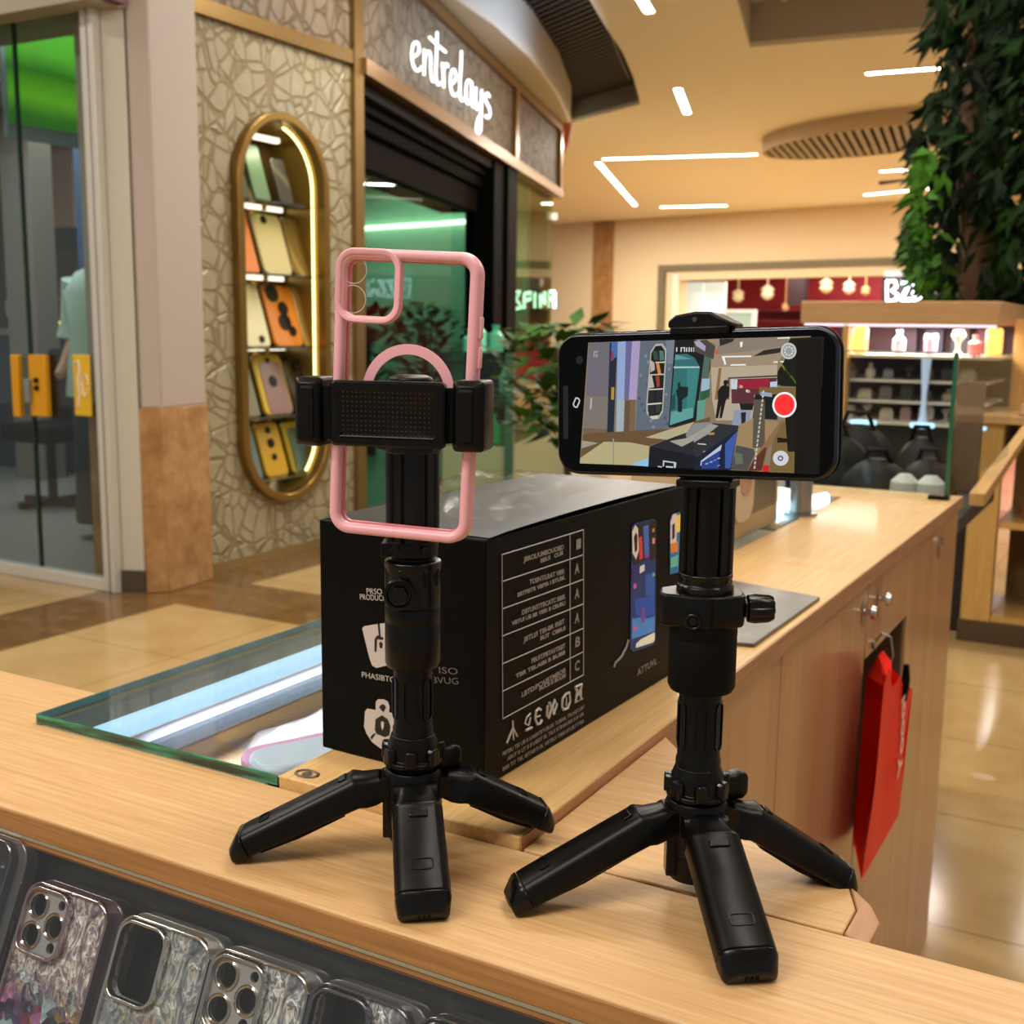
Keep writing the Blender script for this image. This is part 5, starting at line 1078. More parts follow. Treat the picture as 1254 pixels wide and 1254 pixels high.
# ---- pink phone case held by the left tripod
cz0, cz1 = (atd(500, 660, .655).z-T), (atd(508, 309, .655).z-T)
CHh = cz1-cz0; cw_ = .0835; PINK = P('pink_plastic', 'e9abb6', .38, coat=.2); PINK2 = P('deep_pink_plastic', 'd97c86', .4)
CM = KM@frame((.0028, -.0225, (cz0+cz1)/2), (1, 0, 0), (0, 0, 1))@Mx.Rotation(-.042, 4, 'Z')
pc_ = thing('phone_case', 'empty pink rimmed clear phone case held upright by the left tripod', 'phone case', M=CM)
b = B(CM); ro, wd = .0125, .0062
def rr_(w, h, r, n=10): return rrect(w, h, r, n)
prf = [(0, -.0045), (.0006, .0030), (.0018, .0044), (.0042, .0044), (.0058, .0034), (.0066, .0010), (.0060, -.0010), (.0054, -.0045)]
b.loft([[(x, y, z) for x, y in rr_(cw_-2*i_, CHh-2*i_, max(.0045, ro-i_))] for i_, z in prf], cap=False, closed=True); rim = b.obj('rim', PINK, pc_, ang=50)
b = B(CM); b.ring(rr_(cw_-.0122, CHh-.0122, .0062), rr_(cw_-.0142, CHh-.0142, .0055), -.0042, -.0012); b.obj('inner_lip', PINK2, pc_)
b = B(CM); camc = (-cw_/2+.0199, CHh/2-.0206)
hole1 = rrect(.0335, .0355, .0085, 6, camc)
px_h = rrect(.046, .030, .003, 3, (-.004, zc_-(cz0+cz1)/2))
b.plate(rr_(cw_-.0126, CHh-.0126, .006), [hole1, px_h], .0008, .0018); b.obj('clear_back', glass('case_clear', 'fdfdfd', .004, cap=.2), pc_)
b = B(CM); pr2 = [(0, .0006), (0, .0040), (.0008, .0052), (.0030, .0052), (.0040, .0042), (.0042, .0006)]
b.loft([[(x, y, z) for x, y in rrect(.0386-2*i_, .0406-2*i_, max(.004, .0112-i_), 8, camc)] for i_, z in pr2], cap=False, closed=True); b.obj('camera_frame', PINK, pc_, ang=50)
b = B(CM)
b.tube([(camc[0]-.0095+.0075*math.cos(a), camc[1]-.0075+.0075*math.sin(a), .0016) for a in [2*PI*i/28 for i in range(28)]], .0002, 4, True); b.tube([(camc[0]-.0095+.0075*math.cos(a), camc[1]+.0085+.0075*math.sin(a), .0016) for a in [2*PI*i/28 for i in range(28)]], .0002, 4, True); b.obj('lens_outline', P('faint_ring', 'd8d2cc', .2), pc_)
b = B(CM); rc = (0.0030, zc_-(cz0+cz1)/2+.0115)
b.ring([(rc[0]+.0268*math.cos(2*PI*i/48), rc[1]+.0268*math.sin(2*PI*i/48)) for i in range(48)], [(rc[0]+.0212*math.cos(2*PI*i/48), rc[1]+.0212*math.sin(2*PI*i/48)) for i in range(48)], .0019, .0026); b.obj('magnet_ring', PINK, pc_)
for y0, y1 in ((.046, .034), (.030, .018)):
  b = B(CM); b.loft([[(cw_/2-.001+k, y, z) for y, z in ((y0-s, -.002+s), (y0-s, .002-s), (y1+s, .002-s), (y1+s, -.002+s))] for k, s in ((0, 0), (.0022, .0002), (.0026, .0008))])
  b.obj('side_button', PINK, pc_, bevel=.0003)
# ---- right tripod (holds the phone)
RX, RY = -.2135, .60
zr = lambda y, x=850: zax(x, y, (RX, RY))-T
PR = dict(hub0=zr(1004), hub1=zr(975), lobe0=zr(974), lobe1=zr(936), thick0=zr(842), thick1=zr(757), lobe_r=.0160, thin_r=.0120, thick_r=.0188, pole_r=.0138)
rf = [(onz(628, 1113, T), .0250, 1), (onz(918, 1204, T), .0300, 1), (onz(1034, 1090, T-.008), .0250, 1)]
t2, M2 = tripod('right black phone tripod, holding a smartphone sideways', RX, RY, rf, PR, (zr(722, 862), zr(590, 862)), 0, '', zr(1070), (.0225, .013, .5), 2)
b = B(M2); b.lathe([(.0150, zr(730)), (.0158, zr(722)), (.0158, zr(716)), (.0142, zr(712)), (.0142, zr(708)), (.0150, zr(704)), (.0150, zr(700))], 40); b.bb((.004, .0, zr(724)), (.0145, .012, zr(694))); b.obj('collar', BLK2, t2, bevel=.0006)
# split clamp with knob
zc2 = zr(742); hh = .0075
b = B(M2)
pts = [(-.0265, -.006), (-.024, -.0105), (-.014, -.0135), (-.006, -.0178), (.002, -.0185), (.013, -.0165), (.0195, -.0125), (.0215, -.006), (.0215, .006), (.014, .014), (0, .018), (-.014, .014), (-.024, .008)]
b.loft([[(x*.97, y*.97, zc2-hh-.0015) for x, y in pts], [(x, y, zc2-hh) for x, y in pts], [(x, y, zc2+hh) for x, y in pts], [(x*.95, y*.95, zc2+hh+.0015) for x, y in pts]]); b.obj('tilt_clamp', BLK, t2, bevel=.0012)
b = B(M2); b.lathe([(.0172, PR['thick1']-.001), (.0168, zc2-hh+.001)], 36); b.obj('tilt_seat', BLK2, t2)
b = B(M2); b.bb((.0010, -.0192, zc2-hh), (.0018, -.017, zc2+hh+.0008)); b.obj('clamp_split', BLKM, t2)
b = B(M2@frame((-.0085, -.0168, zc2-.0045), (1, 0, 0), (0, 0, 1))@Mx.Rotation(-.3, 4, 'Y')); b.tube([(.0038*math.cos(a), .0038*math.sin(a), .0012) for a in [2*PI*i/24 for i in range(24)]], .0007, 6, True); b.cyl((0, 0, -.001), (0, 0, .0012), .0024, n=6); b.obj('clamp_bolt', BLK2, t2)
b = B(M2@Mx.Translation((.0212, -.004, zc2))@Mx.Rotation(PI/2, 4, 'Y')); n = 48
def kn(r, d): return [((r-(d if math.cos(8*2*PI*i/n) < -.2 else 0))*math.cos(2*PI*i/n), (r-(d if math.cos(8*2*PI*i/n) < -.2 else 0))*math.sin(2*PI*i/n)) for i in range(n)]
b.loft([[(x, y, z) for x, y in kn(r, d)] for r, d, z in ((.0052, 0, 0), (.0052, 0, .0015), (.0078, .0004, .002), (.0084, .0010, .006), (.0078, .001, .0135), (.0066, .0008, .0162))]); b.obj('tilt_knob', BLK2, t2, bevel=.0003)
# ---- smartphone held sideways
DC = .612
pl_, pr_ = atd(682, 495, DC+.036), atd(1026, 495, DC-.037)
pxv = (pr_-pl_); PW = pxv.length
pcen = (pl_+pr_)/2
up_ = atd(850, 405, DC)-atd(850, 584, DC); PH = .0772
PM = frame(pcen, pxv, V((0, 0, 1))+CU*.35)
ph = thing('smartphone', 'black smartphone held sideways by the right tripod with its camera app filming the mall', 'smartphone', M=PM)
def ppx(x, y):
    q = PM.inverted()@onp(x, y, PM.translation, PM.to_3x3()@V((0, 0, 1))); return (q.x, q.y)
rc_ = .0125
b = B(PM); prf = [(.0012, -.0080), (0, -.0068), (0, -.0016), (.0010, -.0004), (.0016, -.0002)]
b.loft([[(x, y, z) for x, y in rrect(PW-2*i_, PH-2*i_, rc_-i_, 12)] for i_, z in prf]); b.obj('frame', P('phone_frame', '3a3d46', .2, .9), ph, ang=50)
b = B(PM); b.prism(rrect(PW-.0030, PH-.0030, rc_-.0015, 12), -.0002, .0); scr = b.obj('screen_glass', P('phone_black_glass', '030303', .08, spec=.12), ph)
b = B(PM); b.ring(rrect(PW+.0008, PH+.0008, rc_+.0004, 12), rrect(PW-.0035, PH-.0035, rc_-.0018, 12), -.0088, -.0075); b.ring(rrect(PW+.0012, PH+.0012, rc_+.0006, 12), rrect(PW-.0002, PH-.0002, rc_-.0001, 12), -.0088, -.0060); b.obj('back_cover', BLKR, ph)
b = B(PM); b.bb((PW*.06, PH/2-.0002, -.0058), (PW*.22, PH/2+.0009, -.0028)); b.obj('side_button', P('phone_button', '2b2d33', .25, .8), ph, bevel=.0003); b = B(PM); b.bb((-PW*.20, PH/2-.0002, -.0058), (-PW*.12, PH/2+.0009, -.0028)); b.obj('side_button', P('phone_button', '2b2d33', .25, .8), ph, bevel=.0003)
# the picture on the screen
SCR = tintmat('screen_glow', .3, glow=.85)
b = B(PM)
lay = [0]
def sp_(pts, col, f):
    lay[0] += 1; z = .00005+lay[0]*.0000022
    b.paint([(*ppx(*f(*p)), z) for p in pts], col)
f2 = lambda x, y: (690+x*180/1188, 400+y*190/1254)
f3 = lambda x, y: (850+x*190/1191, 400+y*200/1254)
I = lambda x, y: (x, y)
sp_([(720.5, 419.5), (993, 411.5), (974, 579.5), (710, 567)], '8a7a62', I)
# left shop, column, wall
sp_([(207, 130), (440, 120), (410, 900), (160, 860)], '6f6a74', f2); sp_([(180, 560), (390, 560), (375, 840), (162, 830)], '7d746c', f2); sp_([(160, 820), (365, 830), (360, 885), (158, 860)], '77604c', f2)
sp_([(375, 130), (435, 125), (405, 890), (352, 880)], '1c2738', f2); sp_([(388, 130), (436, 124), (430, 240), (384, 280)], '3f6fae', f2); sp_([(388, 490), (412, 490), (408, 590), (385, 590)], 'b89030', f2); sp_([(386, 200), (408, 200), (406, 270), (386, 270)], '8a3a68', f2)
sp_([(440, 122), (505, 118), (480, 890), (425, 890)], '93a9d4', f2); sp_([(436, 590), (494, 590), (482, 892), (424, 890)], '9fb2b8', f2); sp_([(505, 118), (560, 118), (530, 590), (495, 590)], '6b6794', f2); sp_([(555, 118), (622, 116), (590, 590), (528, 590)], 'a99cc4', f2)
sp_([(495, 590), (585, 592), (575, 890), (488, 908)], '7b614a', f2); sp_([(500, 600), (540, 600), (528, 905), (490, 905)], '66503e', f2)
sp_([(622, 116), (900, 108), (850, 815), (580, 875)], '5f6c78', f2); sp_([(830, 112), (900, 108), (890, 300), (840, 300)], '77808a', f2)
for i in range(26): x = 600+(i*73) % 250; y = 150+(i*131) % 680; sp_([(x, y), (x+18, y-10), (x+26, y+12), (x+8, y+20)], '7d8a96' if i % 2 else '4b5662', f2) if (x-600 > 40 or y > 300) else None
ov = [(745, 140), (800, 135), (832, 180), (832, 250), (805, 690), (770, 745), (715, 750), (672, 700), (670, 620), (705, 200)]
sp_(ov, 'b7b0a4', f2); sp_([((x-752)*.86+752, (y-440)*.94+440) for x, y in ov], '15181a', f2)
for (pts, c_) in (([(720, 190), (760, 200), (770, 270), (735, 270)], '2f4a3e'), ([(775, 190), (810, 200), (815, 270), (780, 275)], '4f7a70'), ([(705, 270), (735, 290), (740, 350), (705, 370)], 'c8a8a0'), ([(745, 280), (775, 300), (790, 380), (765, 385)], 'd08a48'), ([(690, 400), (715, 390), (735, 490), (690, 500)], 'b9b4ac'), ([(745, 400), (775, 400), (780, 480), (758, 490)], 'a83a2a'), ([(690, 520), (735, 515), (735, 610), (682, 610)], '20242a'), ([(750, 515), (800, 510), (790, 605), (748, 608)], '1c2530'), ([(685, 640), (735, 630), (735, 720), (690, 725)], '242a2c'), ([(748, 630), (790, 620), (780, 690), (745, 700)], '30383a'), ([(690, 505), (805, 498), (804, 508), (690, 514)], 'd8d0bc'), ([(680, 622), (795, 612), (795, 624), (680, 634)], 'd8d0bc'), ([(745, 285), (820, 282), (820, 292), (745, 294)], 'd8d0bc'), ([(700, 385), (812, 380), (812, 390), (700, 395)], 'c8c0ac'), ([(700, 725), (770, 715), (760, 745), (715, 748)], 'c6c8b8')): sp_(pts, c_, f2)
sp_([(900, 108), (1188, 100), (1188, 340), (1060, 800), (850, 815)], '14161a', f2)
sp_([(905, 225), (1000, 220), (1060, 250), (1105, 330), (1050, 735), (858, 800)], '2f6f72', f2); sp_([(908, 225), (1040, 262), (900, 268)], '5f9a9c', f2); sp_([(893, 322), (1100, 322), (1098, 334), (892, 336)], 'a8d0cc', f2); sp_([(1000, 340), (1095, 340), (1060, 640), (1000, 660)], '3a8280', f2); sp_([(870, 690), (1050, 650), (1048, 735), (860, 795)], '5f9f9c', f2)
for p in (([(910, 520), (940, 480), (1010, 490), (1005, 560), (960, 590), (960, 690), (925, 690), (925, 590)], '0d2024'), ([(880, 560), (905, 540), (905, 660), (870, 680)], '1d4a4c'), ([(925, 455), (945, 450), (945, 490), (925, 495)], '0d2024')): sp_(p[0], p[1], f2)
for i, x in enumerate((912, 948, 975, 992, 1012, 1030, 1050, 1075)): sp_([(x, 168+i % 2*6), (x+9, 166), (x+9, 202), (x, 205)], 'd8dcdc', f2)
sp_([(948, 168), (985, 166), (985, 173), (948, 175)], 'd8dcdc', f2)
sp_([(1140, 230), (1188, 240), (1160, 560), (1110, 740), (1075, 740)], '4f6a60', f2); sp_([(1120, 420), (1185, 420), (1178, 520), (1112, 520)], '9fb8c8', f2); sp_([(1110, 530), (1188, 500), (1180, 570), (1105, 600)], '2c5a38', f2); sp_([(1085, 600), (1150, 590), (1135, 760), (1075, 770)], '5f9a88', f2)
# ceiling and back of the mall
sp_([(0, 100), (740, 80), (720, 140), (640, 290), (130, 310), (165, 130)], 'a08c74', f3); sp_([(200, 95), (740, 80), (700, 150), (400, 190), (165, 215)], '8c7f72', f3)
sp_([(0, 110), (95, 100), (165, 150), (150, 250), (0, 190)], '4a4640', f3); sp_([(0, 115), (40, 105), (90, 150), (85, 190), (20, 150)], 'a8a4c4', f3); sp_([(195, 95), (310, 92), (300, 115), (200, 150)], '2a2622', f3); sp_([(168, 175), (186, 172), (182, 205), (164, 208)], 'd05a3a', f3)
for pts in ([(212, 226), (440, 222), (440, 233), (235, 236), (248, 290), (236, 294)], [(280, 290), (398, 287), (398, 298), (280, 300)], [(352, 118), (375, 116), (370, 155), (356, 160)], [(610, 268), (690, 264), (690, 274), (610, 278)], [(640, 85), (735, 80), (735, 90), (640, 93)]): sp_(pts, 'f4f4f0', f3)
sp_([(455, 228), (540, 180), (680, 160), (660, 200), (560, 215)], '2c2620', f3)
sp_([(130, 312), (640, 292), (640, 470), (480, 480), (300, 720), (170, 720), (140, 560)], 'b8a88e', f3); sp_([(190, 318), (212, 318), (185, 560), (160, 560)], '8a6a44', f3)
sp_([(262, 390), (640, 372), (640, 385), (275, 400), (270, 560), (258, 560)], '3f3c34', f3); sp_([(285, 405), (640, 392), (620, 470), (500, 590), (290, 590)], '5a2c34', f3); sp_([(285, 405), (335, 405), (330, 480), (285, 480)], 'c8d4d8', f3); sp_([(335, 412), (580, 400), (575, 460), (480, 480), (340, 470)], '9a1c34', f3); sp_([(585, 425), (640, 420), (635, 460), (585, 465)], 'b8d0e8', f3)
for i in range(22): x = 300+(i*61) % 250; y = 420+(i*37) % 150; sp_([(x, y), (x+16, y-4), (x+18, y+14), (x+2, y+18)], ('d8b8a8', 'c42a3a', '6a4a3c', 'e0d4c8', '8a8a78')[i % 5], f3)
sp_([(290, 590), (480, 590), (480, 720), (180, 720), (240, 600)], 'b4a894', f3)
sp_([(350, 590), (460, 590), (450, 640), (360, 640)], '17181a', f3); sp_([(310, 640), (440, 640), (420, 760), (290, 760)], '8f98ac', f3); sp_([(360, 660), (400, 655), (395, 750), (365, 750)], '1c2028', f3)
# person silhouette on the screen
sp_([(232, 412), (258, 408), (264, 432), (252, 450), (275, 470), (272, 530), (245, 570), (215, 700), (195, 705), (210, 600), (185, 705), (166, 700), (185, 560), (182, 500), (205, 460), (232, 448), (226, 430)], '121214', f3)
# leafy column and kiosk
sp_([(740, 90), (1000, 75), (985, 470), (640, 455), (640, 350), (700, 250), (700, 160)], '101408', f3)
for i in range(20): x = 640+(i*47) % 150; y = 270+(i*59) % 190; sp_([(x, y), (x+18, y-8), (x+22, y+14)], ('3f6a20', '7a8a30', '24401a')[i % 3], f3)
sp_([(500, 466), (788, 466), (788, 560), (500, 560)], '7a6238', f3); sp_([(470, 520), (640, 520), (640, 715), (450, 705)], '14171c', f3); sp_([(510, 500), (600, 510), (600, 540), (510, 530)], '8fa8c0', f3)
# counter top, cabinets, floor
sp_([(340, 760), (460, 700), (665, 735), (560, 900), (415, 1105), (290, 1100), (320, 910)], 'a0845e', f3); sp_([(460, 560), (545, 560), (545, 930), (450, 930)], '5a5344', f3)
sp_([(665, 735), (740, 720), (770, 900), (790, 1125), (578, 1118), (600, 900)], '7a6238', f3); sp_([(660, 730), (690, 715), (560, 960), (530, 1110), (412, 1108), (480, 980)], '8f6a4a', f3); sp_([(640, 850), (720, 860), (720, 890), (640, 890)], '14100c', f3); sp_([(690, 560), (795, 560), (780, 960), (720, 960)], '100d0a', f3)
sp_([(540, 930), (560, 930), (520, 1105), (412, 1108), (460, 1020)], '5c2f24', f3); sp_([(530, 1065), (578, 1062), (576, 1115), (528, 1115)], 'd01c20', f3)
sp_([(325, 910), (460, 940), (470, 980), (410, 1105), (285, 1098)], '4c4c4a', f3); sp_([(310, 960), (370, 980), (380, 1050), (320, 1060)], '66705a', f3)
sp_([(790, 100), (985, 90), (965, 1135), (770, 1125)], '060606', f3)
for i, y in enumerate(range(490, 1080, 34)): sp_([(530-i*4, y), (542-i*4, y), (538-i*4, y+22), (526-i*4, y+22)], 'c8c4bc', f3)
# floor and box
sp_([(160, 865), (850, 825), (1188, 730), (1188, 800), (700, 960), (690, 1130), (135, 1105)], '6b5136', f2); sp_([(330, 930), (540, 935), (695, 965), (690, 1060), (550, 1118), (135, 1105), (140, 1060)], 'b7ac80', f2); sp_([(665, 895), (860, 830), (1060, 770), (990, 870), (855, 915)], 'b7ac86', f2); sp_([(152, 920), (285, 940), (150, 985)], '9c9c88', f2); sp_([(400, 905), (412, 905), (412, 1112), (400, 1112)], '9a9684', f2)
sp_([(545, 1118), (690, 1060), (690, 1130)], '8fc4ec', f2)
sp_([(705, 965), (900, 890), (1188, 790), (1188, 1010), (1100, 1050)], '23252c', f2); sp_([(703, 965), (1100, 1050), (1095, 1150), (688, 1130)], '0c1420', f2); sp_([(1100, 1050), (1188, 1000), (1188, 1155), (1095, 1150)], '121a30', f2)
sp_([(990, 870), (1060, 780), (1188, 770), (1188, 820), (1000, 905)], '8a8a8c', f2); sp_([(860, 925), (1000, 900), (1188, 800), (1188, 850), (960, 970)], 'a8a094', f2); sp_([(1085, 940), (1160, 945), (1155, 955), (1085, 950)], 'd8d8d8', f2)
sp_([(0, 830), (150, 740), (345, 760), (340, 790), (25, 1005), (0, 990)], '2a2c33', f3); sp_([(0, 830), (130, 745), (190, 760), (100, 830), (0, 890)], 'a09c98', f3); sp_([(25, 1005), (340, 785), (285, 1100), (0, 1100)], '111a36', f3); sp_([(55, 1030), (215, 905), (205, 950), (50, 1070)], 'c4c8d4', f3); sp_([(240, 900), (335, 800), (280, 1090), (240, 1085)], '3a5aa8', f3); sp_([(60, 1040), (200, 950), (190, 1090), (60, 1090)], '24408f', f3)
for i in range(14): x = 70+(i*29) % 120; y = 960+(i*41) % 110; sp_([(x, y), (x+18, y-9), (x+18, y-4), (x, y+5)], 'b8bccc', f3)
sp_([(110, 815), (160, 812), (158, 830), (112, 832)], 'a88a5c', f3); sp_([(30, 895), (95, 900), (95, 908), (30, 903)], 'd0d0d0', f3)
for L in ([(808, 1080), (905, 1095), (905, 1105), (818, 1092), (815, 1130), (805, 1128)], [(895, 1090), (916, 1100), (910, 1142), (895, 1140)], [(765, 1125), (800, 1130), (800, 1138), (765, 1134)], [(830, 1125), (890, 1130), (888, 1142), (832, 1138)]): sp_(L, 'c8ccd4', f2)
# interface marks
def disc(cx, cy, rx, ry, col, f, n=28): sp_([(cx+rx*math.cos(2*PI*i/n), cy+ry*math.sin(2*PI*i/n)) for i in range(n)], col, f)
disc(728, 187, 60, 63, 'c9cac6', f3); disc(728, 187, 46, 49, '9a9c98', f3)
for i in range(9): disc(728+30*math.cos(i*.7), 187+32*math.sin(i*.7), 7, 7, 'e4e4e2', f3, 8)
disc(667, 1010, 60, 58, 'd4d6dc', f3); disc(665, 1010, 22, 22, '5a5a64', f3, 14); disc(665, 1010, 11, 11, 'd4d6dc', f3, 10)
for (pts, c_) in (([(248, 200), (285, 196), (285, 206), (258, 210), (256, 240), (246, 250)], 'a8a4a8'), ([(262, 222), (282, 220), (280, 248), (262, 250)], '9a969a'), ([(222, 575), (236, 575), (230, 670), (216, 668)], 'b8aeb0')): sp_(pts, c_, f2)
b.obj('screen_picture', SCR, ph, keep=True)
b = B(PM); c1 = ppx(*f3(696, 600)); rw, rh = ppx(*f3(796, 600))[0]-c1[0], abs(ppx(*f3(696, 700))[1]-c1[1])
b.add([PM.inverted()@PM@V((c1[0]+.93*rw*math.cos(2*PI*i/40), c1[1]+rh*.98*math.sin(2*PI*i/40), .0007)) for i in range(40)], [tuple(range(40))]); b.obj('button_ring', lamp('ui_white', 'f4f2f2', .95), ph, keep=True)
b = B(PM); b.add([(c1[0]+.93*.84*rw*math.cos(2*PI*i/40), c1[1]+rh*.98*.84*math.sin(2*PI*i/40), .0008) for i in range(40)], [tuple(range(40))]); b.obj('record_button', lamp('ui_red', 'f4141c', 1.0), ph, keep=True)
b = B(PM); q = ppx(706.5, 493); b.tube([(q[0]+.0016*math.cos(a)*(1+.4*math.sin(2*a)), q[1]+.0026*math.sin(a), .0006) for a in [2*PI*i/14 for i in range(14)]], .0004, 4, True); q2 = ppx(710, 441); b.obj('interface_icon', lamp('ui_grey', 'cfcfcf', .8), ph)
b = B(PM); b.cyl((q2[0], q2[1], .00), (q2[0], q2[1], .0002), .0022, n=20); b.prism(rrect(.0032, .030, .0016, 5, ppx(693, 505)), 0, .0002); b.obj('front_camera', P('lens_dark', '15171c', .1), ph)
# clamp of the right tripod behind the phone
HM = PM   # clamp follows the phone: x right, y up, z to the screen
xc = ppx(858, 495)[0]
b = B(HM); b.bb((xc-.013, -PH/2-.004, -.0200), (xc+.015, PH/2+.004, -.0092)); b.obj('clamp_plate', BLK, t2, bevel=.001)
b = B(HM); xa, xb = ppx(820, 400)[0], ppx(897, 400)[0]; yt = PH/2
pr_j = [(xa, .0012), (xa, .0048), (xa+.004, .0078), ((xa+xb)/2-.002, .0094), ((xa+xb)/2+.006, .0090), (xb-.007, .0068), (xb, .0034), (xb, .0012)]
b.loft([[(x, yt+y, z) for x, y in pr_j] for z in (-.0195, .0030)]); b.bb((xa+.001, yt-.0022, .0010), (xb-.001, yt+.0020, .0032)); b.obj('top_jaw', BLK, t2, bevel=.0012)
b = B(HM); b.cyl(((xa+xb)/2-.002, yt+.0052, .0028), ((xa+xb)/2-.002, yt+.0052, .0040), .0013, n=12); b.obj('jaw_screw', P('screw_grey', '55524e', .3, .6), t2)
b = B(HM); b.bb((xc-.014, -yt-.0055, -.0195), (xc+.016, -yt-.0013, -.0010)); b.obj('bottom_jaw', BLK, t2, bevel=.001)
zt2 = zr(590, 862); b = B(M2); q = M2.inverted()@(PM@V((xc, -PH*.3, -.019)))
b.bb((q.x-.010, q.y+.001, zt2-.002), (q.x+.010, max(.011, q.y+.02), q.z+.012)); b.obj('clamp_neck', BLK, t2, bevel=.001)
# ================================================================== LONG CABINETS UNDER THE WORKTOP
XD = -.33
def door_knob(t, parent, y, z, s=1.0):
    b = B(); b.cyl((XD+.0005, y, z), (XD+.012, y, z), .004, n=12); b.cyl((XD+.012, y, z), (XD+.019, y, z), .010, .0075, n=20)
    b.prism(rrect(.012, .034, .005, 4), 0, .002, M=frame((XD+.0005, y, z-.002), (0, 1, 0), (0, 0, 1))); b.obj('knob', CHROME, parent, bevel=.0006)
def cab(name, label, y0, y1, parts):
    return thing(name, label, 'cabinet', (XD-.2, (y0+y1)/2, .0))
GAP = .0015
c1 = cab('base_cabinet', 'maple base cabinet with two doors under the near part of the long worktop', .87, 1.58, 0)
b = B(); b.bb((-.515, .83, .0), (XD-.019, 1.579, T-.0145)); b.obj('carcass', W_DOOR, c1)
b = B(); b.bb((XD-.018, .832, .06), (XD, .9655, T-.016)); d = b.obj('side_door', W_DOOR, c1, bevel=.001)
b = B(); b.cyl((XD+.0005, .958, T-.047), (XD+.006, .958, T-.047), .0075, n=20); b.prism(rrect(.012, .03, .005, 4), 0, .002, M=frame((XD+.0005, .958, T-.055), (0, 1, 0), (0, 0, 1))); b.obj('lock', CHROME, d)
b = B(); b.bb((XD-.018, .970+GAP, .06), (XD, 1.1732, T-.016)); b.obj('door', W_DOOR, c1, bevel=.001)
b = B(); b.bb((XD-.018, 1.1764, .06), (XD, 1.5775, T-.016)); d = b.obj('door', W_DOOR, c1, bevel=.001); door_knob(c1, d, 1.552, T-.052)
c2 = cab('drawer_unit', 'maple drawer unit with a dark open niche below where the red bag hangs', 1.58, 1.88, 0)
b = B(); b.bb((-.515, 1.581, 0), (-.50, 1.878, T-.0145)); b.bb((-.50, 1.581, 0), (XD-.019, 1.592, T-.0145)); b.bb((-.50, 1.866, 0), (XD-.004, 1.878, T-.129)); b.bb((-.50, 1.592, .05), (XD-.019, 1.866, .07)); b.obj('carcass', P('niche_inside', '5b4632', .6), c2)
b = B(); b.bb((XD-.018, 1.5835, T-.127), (XD, 1.878, T-.016)); b = B() if False else b; d = b.obj('drawer', W_DOOR, c2, bevel=.001); door_knob(c2, d, 1.645, T-.053)
b = B(); b.bb((XD-.018, 1.5835, .06), (XD, 1.878, T-.40)); b.obj('lower_panel', W_DOOR, c2, bevel=.001)
c3 = cab('end_cabinet', 'maple end cabinet with a single lock by the far end of the long worktop', 1.88, 2.345, 0)
b = B(); b.bb((-.515, 1.881, 0), (XD-.019, 2.34, T-.0145)); b.obj('carcass', W_DOOR, c3)
b = B(); b.bb((XD-.018, 1.881, .0), (XD, 2.34, T-.016)); d = b.obj('door', W_DOOR, c3, bevel=.001); 
b = B(); b.cyl((XD+.0005, 2.13, T-.047), (XD+.007, 2.13, T-.047), .008, n=18); b.prism(rrect(.012, .035, .005, 4), 0, .002, M=frame((XD+.0005, 2.13, T-.06), (0, 1, 0), (0, 0, 1))); b.obj('lock', CHROME, d)
b = B(); b.bb((XD-.0015, 1.40, T-.30), (XD+.0, 1.401, T-.016)) ; b.bm.free()
# red bag on a hook
bg = thing('shopping_bag', 'red paper shopping bag hanging from a wire hook at the open niche', 'bag', (-.30, 1.56, T-.375))
RED = P('red_paper', 'f01f0c', .5, spec=.25); RED2 = P('red_paper_fold', 'dd1a0c', .55, spec=.2)
n0, n1, f1, f0 = V((-.285, 1.43, T-.372)), V((-.282, 1.478, T-.128)), V((-.285, 1.705, T-.196)), V((-.285, 1.665, T-.372))
g0, g1 = V((-.3265, 1.56, T-.372)), V((-.3265, 1.585, T-.150))
g0b, g1b = V((-.3265, 1.69, T-.372)), V((-.3265, 1.73, T-.170))
b = B(); m_ = lambda a, e, k: a+(e-a)*k
q = [n0, n1, f1, f0, g0, g1, g1b, g0b]
nu = 8; vs, fs = [], []
for i in range(nu+1):
    for j in range(nu+1):
        u, v = i/nu, j/nu; p = m_(m_(n0, n1, v), m_(f0, f1, v), u); p = p+V((.006*math.sin(u*9+v*3)*v*(1-v)*2, 0, (.028*max(0, 1-abs(u-.12)*8)+.018*max(0, 1-abs(u-.5)*5))*(v > .95)))
        vs.append(p)
for i in range(nu):
    for j in range(nu): a = i*(nu+1)+j; fs.append((a, a+nu+1, a+nu+2, a+1))
b.add(vs, fs); b.add([g1, g0, g0b, g1b, f1, f0], [(0, 1, 2, 3), (3, 2, 5, 4)]); b.add([n0, f0, g0b, g0], [(0, 1, 2, 3)]); b.obj('front_face', RED, bg, ang=60)
b = B(); mid1, mid0 = (n1+g1)/2+V((.004, .045, -.004)), (n0+g0)/2+V((.002, .012, 0))
b.add([n0, n1, mid1, mid0, g0, g1], [(0, 1, 2, 3), (3, 2, 5, 4)]); b.obj('gusset', RED2, bg, ang=20)
b = B(); tp = [n1+V((-.002, .02, .0)), m_(n1, f1, .35)+V((0, 0, .02)), m_(n1, f1, .5)+V((-.02, 0, .012)), g1+V((.004, .04, .008)), g1]
b.add([n1, n1+V((-.012, .03, .024)), g1+V((.01, .02, .026)), g1], [(0, 1, 2, 3)]); b.add([m_(n1, f1, .2), m_(n1, f1, .45)+V((-.01, 0, .035)), m_(g1, g1b, .5)+V((.006, 0, .03)), g1+V((.01, .02, .026))], [(0, 1, 2, 3)]); b.obj('top_fold', RED, bg, keep=True)
